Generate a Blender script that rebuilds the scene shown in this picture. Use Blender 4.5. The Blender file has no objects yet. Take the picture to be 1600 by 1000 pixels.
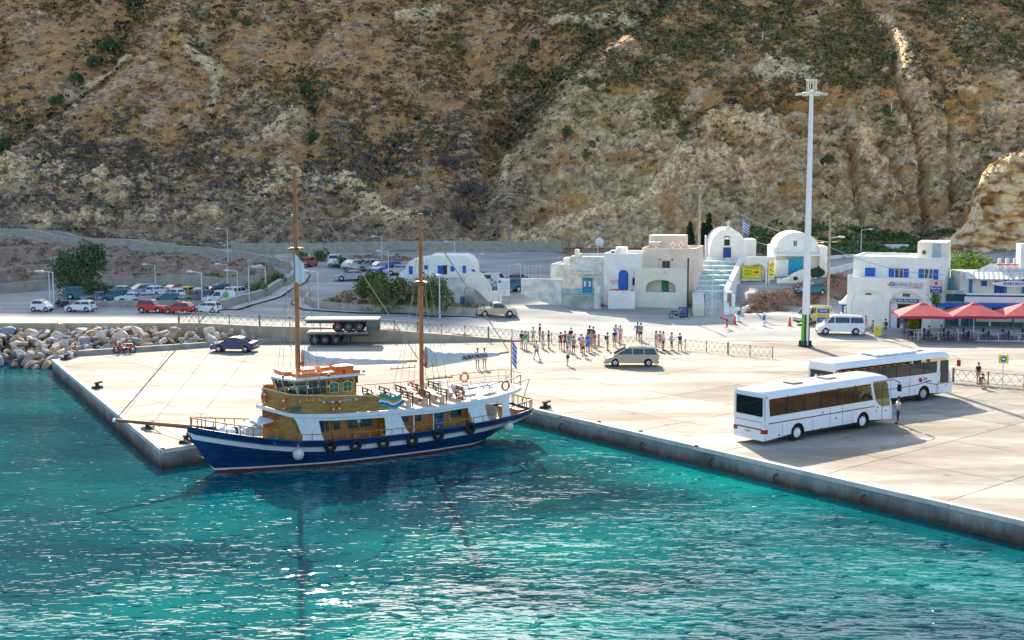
import bpy, math, random
import numpy as np
from mathutils import Vector, Matrix
SC = bpy.context.scene; COL = SC.collection
R = math.radians; PI = math.pi
random.seed(7); RNG = np.random.default_rng(11)
# ------------------------------------------------------------------ camera, sky, sun, exposure
CAM_H = 16.0; PITCH = math.atan(220/2000)
cam = bpy.data.cameras.new('camera'); camo = bpy.data.objects.new('camera', cam); COL.objects.link(camo)
cam.sensor_fit = 'HORIZONTAL'; cam.sensor_width = 36; cam.lens = 45.0          # 2000 px focal length on 1600 px
cam.clip_start = 1; cam.clip_end = 3000
camo.location = (0, 0, CAM_H); camo.rotation_euler = (PI/2-PITCH, 0, 0); SC.camera = camo
SUN_EL = R(29); SUN_AZ = R(-9.5)                                               # azimuth from +Y, negative = left
w = bpy.data.worlds.new('World'); SC.world = w; w.use_nodes = True
nt = w.node_tree; nt.nodes.clear()
sky = nt.nodes.new('ShaderNodeTexSky'); sky.sky_type = 'NISHITA'; sky.sun_disc = False
sky.sun_elevation = SUN_EL; sky.sun_rotation = SUN_AZ; sky.air_density = 1.0; sky.dust_density = 1.6; sky.ozone_density = 2.0
bg = nt.nodes.new('ShaderNodeBackground'); bg.inputs[1].default_value = 0.15
wo = nt.nodes.new('ShaderNodeOutputWorld'); nt.links.new(sky.outputs[0], bg.inputs[0]); nt.links.new(bg.outputs[0], wo.inputs[0])
sl = bpy.data.lights.new('sun', 'SUN'); sl.energy = 4.5; sl.angle = R(0.53); sl.color = (1.0, 0.91, 0.75)
so = bpy.data.objects.new('sun', sl); COL.objects.link(so)
sdir = Vector((math.sin(SUN_AZ)*math.cos(SUN_EL), math.cos(SUN_AZ)*math.cos(SUN_EL), math.sin(SUN_EL)))
so.rotation_euler = sdir.to_track_quat('Z', 'Y').to_euler(); so.location = (-60, 300, 200)
vs = SC.view_settings; vs.view_transform = 'Standard'; vs.look = 'None'; vs.gamma = 1; vs.use_curve_mapping = False
vs.exposure = 1.2
SC.cycles.max_bounces = 6; SC.cycles.sample_clamp_indirect = 4
WATER_Z = -1.12
# ------------------------------------------------------------------ helpers
_cp, _sp = math.cos(PITCH), math.sin(PITCH)
def at(u, v, z=0.0):
    """ground point at height z that a sight line meets (used like a survey of the place)"""
    r = (u-800)/2000; t = (500-v)/2000
    dx, dy, dz = r, _cp+t*_sp, -_sp+t*_cp
    k = (z-CAM_H)/dz
    return (dx*k, dy*k, z)
def atY(u, v, Y):
    r = (u-800)/2000; t = (500-v)/2000
    dx, dy, dz = r, _cp+t*_sp, -_sp+t*_cp
    k = Y/dy
    return (dx*k, Y, CAM_H+dz*k)
def proj(x, y, z):
    f = y*_cp-(z-CAM_H)*_sp; t = y*_sp+(z-CAM_H)*_cp
    return 800+2000*x/f, 500-2000*t/f
def lerp(a, b, t): return a+(b-a)*t
def sm(t): t = min(1, max(0, t)); return t*t*(3-2*t)

MATS = {}
def mat(name, col, rough=.7, metal=0, var=.12, scale=3.0, bump=0.0, bscale=20.0, spec=.4, col2=None, detail=4, stretch=None, alpha=1, coat=0):
    if name in MATS: return MATS[name]
    m = bpy.data.materials.new(name); m.use_nodes = True; t = m.node_tree; n = t.nodes; L = t.links
    b = n['Principled BSDF']; b.inputs['Roughness'].default_value = rough; b.inputs['Metallic'].default_value = metal
    b.inputs['Specular IOR Level'].default_value = spec; b.inputs['Coat Weight'].default_value = coat; b.inputs['Coat Roughness'].default_value = .05
    tc = n.new('ShaderNodeTexCoord'); src = tc.outputs['Object']
    if stretch:
        mp = n.new('ShaderNodeMapping'); mp.inputs['Scale'].default_value = stretch; L.new(src, mp.inputs[0]); src = mp.outputs[0]
    if var > 0 or col2:
        nz = n.new('ShaderNodeTexNoise'); nz.inputs['Scale'].default_value = scale; nz.inputs['Detail'].default_value = detail; nz.inputs['Roughness'].default_value = .6
        L.new(src, nz.inputs['Vector'])
        cr = n.new('ShaderNodeValToRGB'); L.new(nz.outputs[0], cr.inputs[0])
        c2 = col2 or tuple(c*(1-2*var) for c in col); c1 = col if col2 else tuple(min(1, c*(1+var)) for c in col)
        cr.color_ramp.elements[0].position = .35; cr.color_ramp.elements[1].position = .65
        cr.color_ramp.elements[0].color = (*c2, 1); cr.color_ramp.elements[1].color = (*c1, 1)
        L.new(cr.outputs[0], b.inputs['Base Color'])
    else: b.inputs['Base Color'].default_value = (*col, 1)
    if bump > 0:
        bz = n.new('ShaderNodeTexNoise'); bz.inputs['Scale'].default_value = bscale; bz.inputs['Detail'].default_value = 5
        L.new(src, bz.inputs['Vector']); bp = n.new('ShaderNodeBump'); bp.inputs['Strength'].default_value = bump; bp.inputs['Distance'].default_value = .05
        L.new(bz.outputs[0], bp.inputs['Height']); L.new(bp.outputs[0], b.inputs['Normal'])
    MATS[name] = m; return m
def glass(name, col, rough=.04, trans=.0, tint=None):
    """window glass: tinted see-through (trans>0) or dark glossy pane"""
    if name in MATS: return MATS[name]
    m = bpy.data.materials.new(name); m.use_nodes = True; t = m.node_tree; n = t.nodes; L = t.links
    b = n['Principled BSDF']; b.inputs['Base Color'].default_value = (*col, 1); b.inputs['Roughness'].default_value = rough; b.inputs['Specular IOR Level'].default_value = .8
    if trans > 0:
        tr = n.new('ShaderNodeBsdfTransparent'); tr.inputs[0].default_value = (*(tint or [min(1, .35+c*3) for c in col]), 1)
        mx = n.new('ShaderNodeMixShader'); mx.inputs[0].default_value = trans
        L.new(b.outputs[0], mx.inputs[1]); L.new(tr.outputs[0], mx.inputs[2]); L.new(mx.outputs[0], n['Material Output'].inputs[0])
    MATS[name] = m; return m

def mesh_np(name, V, F, mats=None, smooth=False):
    """fast mesh from arrays; F is (n,3) or (n,4)"""
    V = np.asarray(V, np.float32); F = np.asarray(F, np.int32)
    me = bpy.data.meshes.new(name); k = F.shape[1]
    me.vertices.add(len(V)); me.vertices.foreach_set('co', V.ravel())
    me.loops.add(F.size); me.loops.foreach_set('vertex_index', F.ravel())
    me.polygons.add(len(F)); me.polygons.foreach_set('loop_start', np.arange(0, F.size, k, dtype=np.int32))
    me.polygons.foreach_set('loop_total', np.full(len(F), k, np.int32))
    if smooth: me.polygons.foreach_set('use_smooth', np.ones(len(F), bool))
    me.update(calc_edges=True)
    for m in mats or []: me.materials.append(m)
    return me
class MB:
    def __init__(s): s.V = []; s.F = []
    def add(s, vs_, fs): o = len(s.V); s.V += [tuple(v) for v in vs_]; s.F += [tuple(i+o for i in f) for f in fs]; return s
    def box(s, x0, x1, y0, y1, z0, z1, M=None):
        v = [(x, y, z) for z in (z0, z1) for y in (y0, y1) for x in (x0, x1)]
        if M is not None: v = [M @ Vector(p) for p in v]
        return s.add(v, [(0, 2, 3, 1), (4, 5, 7, 6), (0, 1, 5, 4), (2, 6, 7, 3), (0, 4, 6, 2), (1, 3, 7, 5)])
    def cbox(s, c, sz, rz=0, rx=0, ry=0):
        M = Matrix.Translation(c) @ Matrix.Rotation(rz, 4, 'Z') @ Matrix.Rotation(ry, 4, 'Y') @ Matrix.Rotation(rx, 4, 'X')
        a, b, d = sz[0]/2, sz[1]/2, sz[2]/2; return s.box(-a, a, -b, b, -d, d, M)
    def tube(s, p0, p1, r0, r1=None, n=8, cap=True):
        p0, p1 = Vector(p0), Vector(p1); r1 = r0 if r1 is None else r1
        d = (p1-p0); q = d.to_track_quat('Z', 'Y') if d.length > 1e-6 else None
        v = []
        for p, r in ((p0, r0), (p1, r1)):
            for i in range(n):
                a = 2*PI*i/n; v.append(p + (q @ Vector((math.cos(a)*r, math.sin(a)*r, 0))))
        f = [(i, (i+1) % n, n+(i+1) % n, n+i) for i in range(n)]
        if cap: f += [tuple(range(n-1, -1, -1)), tuple(range(n, 2*n))]
        return s.add(v, f)
    def path(s, pts, r, n=6, closed=False):
        L_ = list(pts)+([pts[0]] if closed else [])
        for a, b in zip(L_[:-1], L_[1:]): s.tube(a, b, r if not callable(r) else r(a), None, n)
        return s
    def ball(s, c, rx, ry=None, rz=None, n=10, m=7):
        ry = rx if ry is None else ry; rz = rx if rz is None else rz
        v = [(c[0], c[1], c[2]-rz)]
        for j in range(1, m):
            ph = -PI/2+PI*j/m
            for i in range(n):
                a = 2*PI*i/n; v.append((c[0]+rx*math.cos(a)*math.cos(ph), c[1]+ry*math.sin(a)*math.cos(ph), c[2]+rz*math.sin(ph)))
        v.append((c[0], c[1], c[2]+rz)); f = [(0, 1+(i+1) % n, 1+i) for i in range(n)]
        for j in range(m-2):
            for i in range(n):
                a = 1+j*n; f.append((a+i, a+(i+1) % n, a+n+(i+1) % n, a+n+i))
        t = len(v)-1; a = 1+(m-2)*n; f += [(a+i, a+(i+1) % n, t) for i in range(n)]
        return s.add(v, f)
    def torus(s, c, Rr, r, axis='Y', n=18, m=8, squash=1):
        v = []; f = []
        for i in range(n):
            a = 2*PI*i/n
            for j in range(m):
                b = 2*PI*j/m; q = Rr+r*math.cos(b); h = r*squash*math.sin(b)
                p = {'Y': (q*math.cos(a), h, q*math.sin(a)), 'X': (h, q*math.cos(a), q*math.sin(a)), 'Z': (q*math.cos(a), q*math.sin(a), h)}[axis]
                v.append((c[0]+p[0], c[1]+p[1], c[2]+p[2]))
                f.append((i*m+j, ((i+1) % n)*m+j, ((i+1) % n)*m+(j+1) % m, i*m+(j+1) % m))
        return s.add(v, f)
    def prism(s, pts, f0, f1):
        """extrude polygon: f0(p), f1(p) map 2-D points to the two 3-D faces"""
        n = len(pts); v = [f0(p) for p in pts]+[f1(p) for p in pts]
        return s.add(v, [tuple(range(n-1, -1, -1)), tuple(range(n, 2*n))]+[(i, (i+1) % n, n+(i+1) % n, n+i) for i in range(n)])
    def xz(s, pts, y0, y1): return s.prism(pts, lambda p: (p[0], y0, p[1]), lambda p: (p[0], y1, p[1]))
    def xy(s, pts, z0, z1): return s.prism(pts, lambda p: (p[0], p[1], z0), lambda p: (p[0], p[1], z1))
    def yz(s, pts, x0, x1): return s.prism(pts, lambda p: (x0, p[0], p[1]), lambda p: (x1, p[0], p[1]))
    def grid(s, rows):
        n = len(rows[0]); v = [p for r in rows for p in r]
        return s.add(v, [(j*n+i, j*n+i+1, (j+1)*n+i+1, (j+1)*n+i) for j in range(len(rows)-1) for i in range(n-1)])
    def mesh(s, name, smooth=False):
        me = bpy.data.meshes.new(name); me.from_pydata([tuple(v) for v in s.V], [], s.F); me.update()
        if smooth: me.polygons.foreach_set('use_smooth', [True]*len(me.polygons))
        return me
    def build(s, name, m, parent=None, loc=None, smooth=False, rz=0):
        me = s.mesh(name, smooth); me.materials.append(m)
        return link(name, me, None, parent, loc, rz)
def link(name, me, m=None, parent=None, loc=None, rz=0):
    o = bpy.data.objects.new(name, me); COL.objects.link(o)
    if m is not None:
        if len(me.materials) == 0: me.materials.append(m)
        o.material_slots[0].link = 'OBJECT'; o.material_slots[0].material = m
    if parent is not None: o.parent = parent
    if loc is not None: o.location = loc
    if rz: o.rotation_euler.z = rz
    return o
CACHE = {}
def part(key, name, parent, m, fn, smooth=False, loc=None, rz=0):
    """one part; alike parts share mesh data through the cache, colour is per object"""
    if key not in CACHE:
        b = MB(); fn(b); CACHE[key] = b.mesh(name, smooth)
    return link(name, CACHE[key], m, parent, loc, rz)
def thing(name, label, cat, loc=(0, 0, 0), rz=0, group=None, scale=1):
    o = bpy.data.objects.new(name, None); COL.objects.link(o); o.location = loc; o.rotation_euler.z = rz; o.empty_display_size = .3
    o.scale = (scale,)*3; return tag(o, label, cat, group)
def tag(o, label=None, cat=None, group=None, kind=None):
    if label: o['label'] = label
    if cat: o['category'] = cat
    if group: o['group'] = group
    if kind: o['kind'] = kind
    return o
def struct(o, label=None): o['kind'] = 'structure'; (label and o.__setitem__('label', label)); return o
def text(s, size, m, parent, M, name='lettering', ext=.01, align='CENTER', bold=0.0, sx=1):
    cu = bpy.data.curves.new(name, 'FONT'); cu.body = s; cu.size = size; cu.extrude = ext; cu.align_x = align; cu.align_y = 'CENTER'; cu.offset = bold
    cu.resolution_u = 2
    o = bpy.data.objects.new(name, cu); COL.objects.link(o); dg = bpy.context.evaluated_depsgraph_get()
    me = bpy.data.meshes.new_from_object(o.evaluated_get(dg)); bpy.data.objects.remove(o); me.name = name
    me.materials.clear(); me.materials.append(m)
    o = bpy.data.objects.new(name, me); COL.objects.link(o); o.parent = parent
    o.matrix_local = M @ Matrix.Diagonal((sx, 1, 1, 1)); return o
def FACE(x, y, z, rz=0):
    """matrix for lettering standing upright, read from -Y side"""
    return Matrix.Translation((x, y, z)) @ Matrix.Rotation(rz, 4, 'Z') @ Matrix.Rotation(PI/2, 4, 'X')
# vectorised noise
def _h(ix, iy, seed):
    n = (ix.astype(np.int64)*374761393 + iy.astype(np.int64)*668265263 + seed*1274126177) & 0xffffffff
    n = ((n ^ (n >> 13))*1274126177) & 0xffffffff
    return ((n ^ (n >> 16)) & 0xffff)/65535.0
def vn(x, y, seed=0):
    ix = np.floor(x); iy = np.floor(y); fx = x-ix; fy = y-iy; fx = fx*fx*(3-2*fx); fy = fy*fy*(3-2*fy)
    a = _h(ix, iy, seed); b = _h(ix+1, iy, seed); c = _h(ix, iy+1, seed); d = _h(ix+1, iy+1, seed)
    return (a*(1-fx)+b*fx)*(1-fy)+(c*(1-fx)+d*fx)*fy
def fbm(x, y, seed=0, o=4):
    s = 0; a = .5; t = 0
    for i in range(o): s = s+a*vn(x*2**i+i*17.3, y*2**i-i*9.1, seed+i); t += a; a *= .5
    return s/t
def ridged(x, y, seed=0, o=4):
    s = 0; a = .5; t = 0
    for i in range(o): s = s+a*(1-np.abs(2*vn(x*2**i+i*11.3, y*2**i+i*5.1, seed+i)-1)); t += a; a *= .5
    return s/t
def cell(x, y, seed=0):
    """random value of the nearest feature point, and edge distance"""
    ix = np.floor(x); iy = np.floor(y); d1 = np.full(x.shape, 9.); d2 = np.full(x.shape, 9.); v = np.zeros(x.shape)
    for a in (-1, 0, 1):
        for b in (-1, 0, 1):
            cx, cy = ix+a, iy+b; px = cx+_h(cx, cy, seed+3); py = cy+_h(cx, cy, seed+9); d = np.hypot(x-px, y-py); r = _h(cx, cy, seed+21)
            n_ = d < d1; d2 = np.where(n_, d1, np.minimum(d2, d)); v = np.where(n_, r, v); d1 = np.where(n_, d, d1)
    return v, d2-d1
def nsm(t): t = np.clip(t, 0, 1); return t*t*(3-2*t)
# ------------------------------------------------------------------ terrain heights
CTRL = [(-95,126,1.8),(-80,126,1.8),(-60,126,1.8),(-45,126,1.8),(-31,126,1.8),(-25,126,1.5),(-14,126,1.25),(-7,126,.7),(0,126,.1),(5,126,0),(12,126,0),(20,126,0),(30,126,0),(40,126,0),(55,126,0),(75,126,0),(100,126,0),
 (-80,138,1.75),(-60,138,1.75),(-45,138,1.7),(-31,138,1.7),(-22,138,1.5),(-14,138,1.35),(-7,138,1.0),(0,138,.5),(10,136,.2),(18,136,.15),(28,138,.25),(38,136,.1),(50,138,.1),(70,138,.1),(90,138,.1),
 (-80,150,1.8),(-60,150,1.8),(-45,150,1.8),(-36,150,1.8),(-30,148,1.9),(-22,148,1.8),(-12,148,1.5),(-3,150,1.4),(3,150,1.3),(10,148,.9),(18,144,.6),(21.6,144,.7),(25,147,1.3),(33,148,.6),(40,148,.5),(48,146,.5),(60,148,.6),(80,148,.8),
 (-80,163,1.8),(-65,163,1.8),(-50,163,1.8),(-38,163,1.8),(-29,162,2.6),(-24,163,2.7),(-12,160,1.8),(-3,160,2.0),(4,162,2.2),(10,158,1.4),(18,156,1.2),
 (-28,173,3.1),(-22,175,3.3),(-31,180,3.6),(-34,183,4),(-20,185,4),(-38,184,4.6),(-46.5,187,5.2),(-60,190,6.2),(-77,194,7.5),(-95,198,8.8),(-38,192,4.7),(-46,195,5.3),(-60,199,6.4),(-77,203,7.8),(-95,207,9.2),
 (-70,172,4.2),(-55,171,3.3),(-42,171,2.9),(-36,172,2.7),(-90,172,5),(-75,183,6.6),(-55,180,5),(-42,178,4),
 (-15,195,4.2),(0,195,4.2),(-10,208,4.5),(0,175,3.2),(6,178,3.4),(4,200,4.4),(-25,208,4.6),(-12,175,3.3),
 (12,175,3.6),(18,180,4.6),(24,166,5.85),(31,166,5.85),(28,176,6),(24,158,4.6),(31,158.3,3.3),(28.5,158.3,3.1),(29,155,3.0),(28,162,5.7),(31.5,163,5.4),(26,150,2.6),
 (30,156,3.3),(35,160,3.9),(33,157,3.4),(28.2,147,.6),(31.6,149.4,.6),(35.5,152.2,.7),(41,157,.9),(46,160,1.0),(52,161,1.2),(60,162,1.6),(26.5,148.5,1.7),(28.9,151.5,2.7),(32.1,153.2,2.75),(35.4,156.2,3.1),(40.3,160.8,3.9),(46,164,4.4),(56,169,5),(51,170,5.4),(62,176,5.6),(75,180,6),(37,170,4.8),(44,178,5.2),(60,169,4.6),(75,168,5),(55,190,5.6),(30,190,5.8),(15,195,5),(70,195,7),(95,190,8)]
CT = np.array(CTRL)
def gz(x, y):
    x = np.asarray(x, float); y = np.asarray(y, float); sh = x.shape; x = x.ravel(); y = y.ravel()
    d2 = (x[:, None]-CT[:, 0])**2+(y[:, None]-CT[:, 1])**2+1.2
    wt = d2**-2.2; z = (wt*CT[:, 2]).sum(1)/wt.sum(1)
    return z.reshape(sh)
def gz1(x, y): return float(gz(np.array([x]), np.array([y]))[0])
FX = np.array([-400, -130, -77, -46, -30, -10, 5, 20, 40, 60, 80, 130, 400]); FY = np.array([220, 214, 206, 200, 203, 213, 211, 199, 203, 205, 205, 212, 240]); FZ = np.array([10, 9.5, 7.9, 5.5, 4.8, 4.6, 4.5, 5.4, 5.8, 6.2, 7.5, 9, 10])
def hill_nominal(x, s):
    """x across, s metres behind the foot of the slope -> y, z"""
    y = np.interp(x, FX, FY)+s; zf = np.interp(x, FX, FZ)
    left = s*.72+np.clip(s-6, 0, 12)*.12
    right = np.interp(s, [0, 3, 5, 16, 20, 57, 62, 400], [0, 1.5, 3.5, 25, 27.5, 49.5, 51, 51])
    cap = 49+26*(1-nsm((x-28)/26)); right = np.minimum(np.where(s > 20, 27.5+(s-20)*.595, right), cap); right = np.maximum(right, np.minimum(cap+.50*(s-20-(cap-27.5)/.595), cap+78)*(s > 20+(cap-27.5)/.595))  # unseen upper right ridge, shaped to pass sunlight and darken the water's reflection
    c = nsm((x+.0*s+2-0.10*s)/10)
    tall = 100+60*nsm((-25-x)/35); h = np.minimum(left, tall)  # unseen left crest, height shaped to set where its shadow ends
    return y, zf+h*(1-c)+right*c-.0*s
def hill_at(u, v):
    """where a sight line meets the nominal slope"""
    r = (u-800)/2000; t = (500-v)/2000; dy, dz = _cp+t*_sp, -_sp+t*_cp
    Y = np.linspace(198, 330, 700); k = Y/dy; X = r*k; Z = CAM_H+dz*k
    s = Y-np.interp(X, FX, FY); _, zn = hill_nominal(X, np.maximum(s, 0)); d = zn-Z+(s < 0)*-99
    i = int(np.argmax(d > 0)); return X[i], Y[i], Z[i]
def pdist(U, V_, poly):
    d = np.full(U.shape, 1e9)
    for (a, b), (c, e) in zip(poly[:-1], poly[1:]):
        dx, dy = c-a, e-b; t = np.clip(((U-a)*dx+(V_-b)*dy)/(dx*dx+dy*dy), 0, 1)
        d = np.minimum(d, np.hypot(U-a-t*dx, V_-b-t*dy))
    return d
GULLY = [([(-60, 300), (0, 245), (60, 190), (110, 150), (165, 100), (180, 60), (215, 0), (230, -60)], 20, 3.0),
         ([(752, 420), (738, 340), (762, 270), (795, 200), (850, 130), (905, 75), (1000, 20), (1060, -30)], 22, 4.5),
         ([(330, 200), (330, 130), (345, 60), (372, 0), (380, -40)], 13, 2.0), ([(480, 270), (492, 180), (470, 110), (500, 40)], 10, 1.5),
         ([(1447, 380), (1441, 270), (1432, 200), (1400, 120), (1380, 30)], 6, 3.4), ([(1350, 350), (1342, 300), (1336, 260), (1330, 230)], 5, 3.0),
         ([(1425, 330), (1405, 280), (1375, 220)], 5, 2.6), ([(1490, 330), (1482, 260), (1486, 200)], 5, 2.6), ([(1190, 290), (1150, 240), (1105, 200)], 6, 1.2), ([(620, 330), (600, 260), (640, 190)], 12, 1.2)]
RIDGE = [([(775, 390), (800, 290), (850, 215), (900, 150), (960, 90)], 26, 2.6), ([(1395, 60), (1410, 110), (1430, 140), (1440, 170)], 18, 2.4), ([(1500, 60), (1560, 120), (1600, 200)], 30, 2), ([(500, 320), (540, 300), (575, 330)], 18, 2.0), ([(1060, 250), (1110, 200), (1180, 200), (1250, 290)], 20, 1.8), ([(0, 290), (60, 225), (150, 165), (240, 120)], 16, 1.6)]
PALE = [([(395, 300), (470, 290), (545, 300), (590, 340)], 20, 1), ([(785, 392), (860, 370), (940, 345), (1010, 320), (1060, 255)], 12, 1), ([(1110, 195), (1160, 205), (1200, 215)], 20, 1), ([(1185, 120), (1225, 105), (1262, 125)], 20, 1), ([(1385, 35), (1400, 90), (1425, 140)], 15, 1.1),
        ([(1060, 270), (1130, 250), (1180, 290)], 24, .85), ([(1340, 215), (1370, 260), (1400, 300)], 18, .8), ([(1480, 145), (1520, 150)], 6, 1), ([(1545, 185), (1590, 185)], 6, 1.1), ([(100, 150), (150, 115), (200, 95)], 5, 1.2), ([(300, 90), (345, 110), (330, 160)], 12, .7), ([(0, 290), (90, 270), (200, 300)], 26, .7),
        ([(735, 385), (745, 340)], 12, .9), ([(790, 300), (800, 250)], 9, .9), ([(560, 340), (650, 350)], 16, .7), ([(420, 215), (470, 175)], 20, .55), ([(620, 25), (700, 15)], 8, .9), ([(865, 40), (990, 20)], 8, .8), ([(1180, 365), (1420, 350)], 22, .45), ([(50, 350), (380, 330)], 16, .5)]
def build_hill():
    xs = np.concatenate([np.linspace(-400, -128, 24), np.linspace(-125, 125, 720), np.linspace(128, 400, 24)])
    ss = np.concatenate([np.linspace(0, 4, 22), np.linspace(4.13, 17, 110), np.linspace(17.2, 66, 210), np.linspace(68, 200, 44), np.linspace(205, 330, 12)])
    S, X = np.meshgrid(ss, xs, indexing='ij'); Y, Z = hill_nominal(X, S)
    U = 800+2000*X/(Y*_cp-(Z-CAM_H)*_sp); V_ = 500-2000*(Y*_sp+(Z-CAM_H)*_cp)/(Y*_cp-(Z-CAM_H)*_sp)
    cliff = nsm((X+2-.1*S)/10)
    rockm = np.clip(nsm((fbm(X*.28+Z*.1, Z*.45-X*.08, 5)-.50)*8)*.6 + cliff*nsm((31-Z+9*(fbm(X*.07, Z*.02, 19)-.5))/8)*.85*(.35+.65*nsm((fbm(X*.2, Z*.25, 29)-.38)*5)) + (1-cliff)*nsm((27-Z+22*(fbm(X*.06, Z*.06, 9)-.5))/20)*.62, 0, 1)
    # big relief: ribs and gullies running down the slope
    D = 4.8*(ridged(X*.045+Z*.02, Z*.018, 3, 4)-.55)+2.5*(ridged(X*.16+Z*.06, Z*.07, 8, 4)-.5)
    D += (.9*(ridged(X*.5+Z*.15, Z*.42-X*.12, 12, 3)-.5)+.5*(fbm(X*1.4, Z*1.4, 14, 3)-.5))*(.45+.8*rockm)
    D += rockm*1.0*(np.abs(((Z*.62-X*.10+3*fbm(X*.07, Z*.09, 31, 3)) % 1)-.5)*2-.5)*nsm((fbm(X*.09, Z*.12, 33)-.35)*5)         # tilted ledges
    D += cliff*nsm((32-Z)/6)*2.2*(ridged(X*.32, Z*.03, 21, 3)-.5)                                                              # fluted cliff
    D -= (cliff*nsm((34-Z)/6))*.8*nsm((vn(X*.55, Z*.7, 51)-.80)*9)                                                             # hollows
    c1, e1 = cell(X*.42+Z*.12+.6*fbm(X*.5, Z*.5, 71), Z*.75-X*.16, 5); c2, e2 = cell(X*1.1+Z*.2, Z*1.7-X*.3, 15)
    D += (.25+.75*rockm)*(1.5*(c1-.5)+.6*(c2-.5))
    crack = np.maximum(np.exp(-(e1/.09)**2), .6*np.exp(-(e2/.12)**2))
    gm = np.zeros_like(X)
    wob = 14*(fbm(X*.12, Z*.12, 41)-.5)
    for pl, wd, dp in GULLY:
        d = np.exp(-(pdist(U+wob, V_, pl)/wd)**2); D -= dp*d; gm = np.maximum(gm, d)
    for pl, wd, dp in RIDGE: D += dp*np.exp(-(pdist(U+wob, V_, pl)/wd)**2); rockm = np.maximum(rockm, .8*np.exp(-(pdist(U+wob*1.5, V_, pl)/wd)**2))
    pale = np.zeros_like(X)
    for pl, wd, am in PALE: pale = np.maximum(pale, am*np.exp(-(pdist(U+wob*1.6, V_+.5*wob, pl)/wd)**2))
    pale = nsm((pale+.7*(fbm(X*.5, Z*.6, 55)-.5)-.25)*2.4); rockm = np.maximum(rockm, pale); D += pale*.7
    D *= nsm((S+.5)/4)
    far = nsm((200-S)/60)
    # terrace path across the right side
    tp = nsm((X-30)/20)*np.exp(-((V_-172+8*(fbm(X*.05, X*0, 77)-.5))/5)**2)
    Y2 = Y-D*.75*far+tp*.8; Z2 = Z+D*.55*far-tp*.3
    nr, nc = X.shape; idx = np.arange(nr*nc).reshape(nr, nc)
    F = np.stack([idx[:-1, :-1], idx[:-1, 1:], idx[1:, 1:], idx[1:, :-1]], -1).reshape(-1, 4)
    V3 = np.stack([X, Y2, Z2], -1).reshape(-1, 3)
    me = mesh_np('hillside', V3, F, [hill_material()], smooth=False)
    for nm, arr in (('pale', pale), ('crack', crack*(.35+.65*rockm)), ('cellc', c1*.6+c2*.4), ('rock', rockm), ('cliff', cliff*nsm((36-Z)/8)), ('gully', gm), ('low', nsm((22-Z+8*(fbm(X*.08,Z*.08,91)-.5))/16)*(1-cliff*.8)*.85), ('vv', np.clip(V_/400, 0, 1))):
        a = me.attributes.new(nm, 'FLOAT', 'POINT'); a.data.foreach_set('value', arr.astype(np.float32).ravel())
    o = struct(link('hillside', me)); 
    return X, Y2, Z2, U, V_, rockm, cliff, gm
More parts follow.
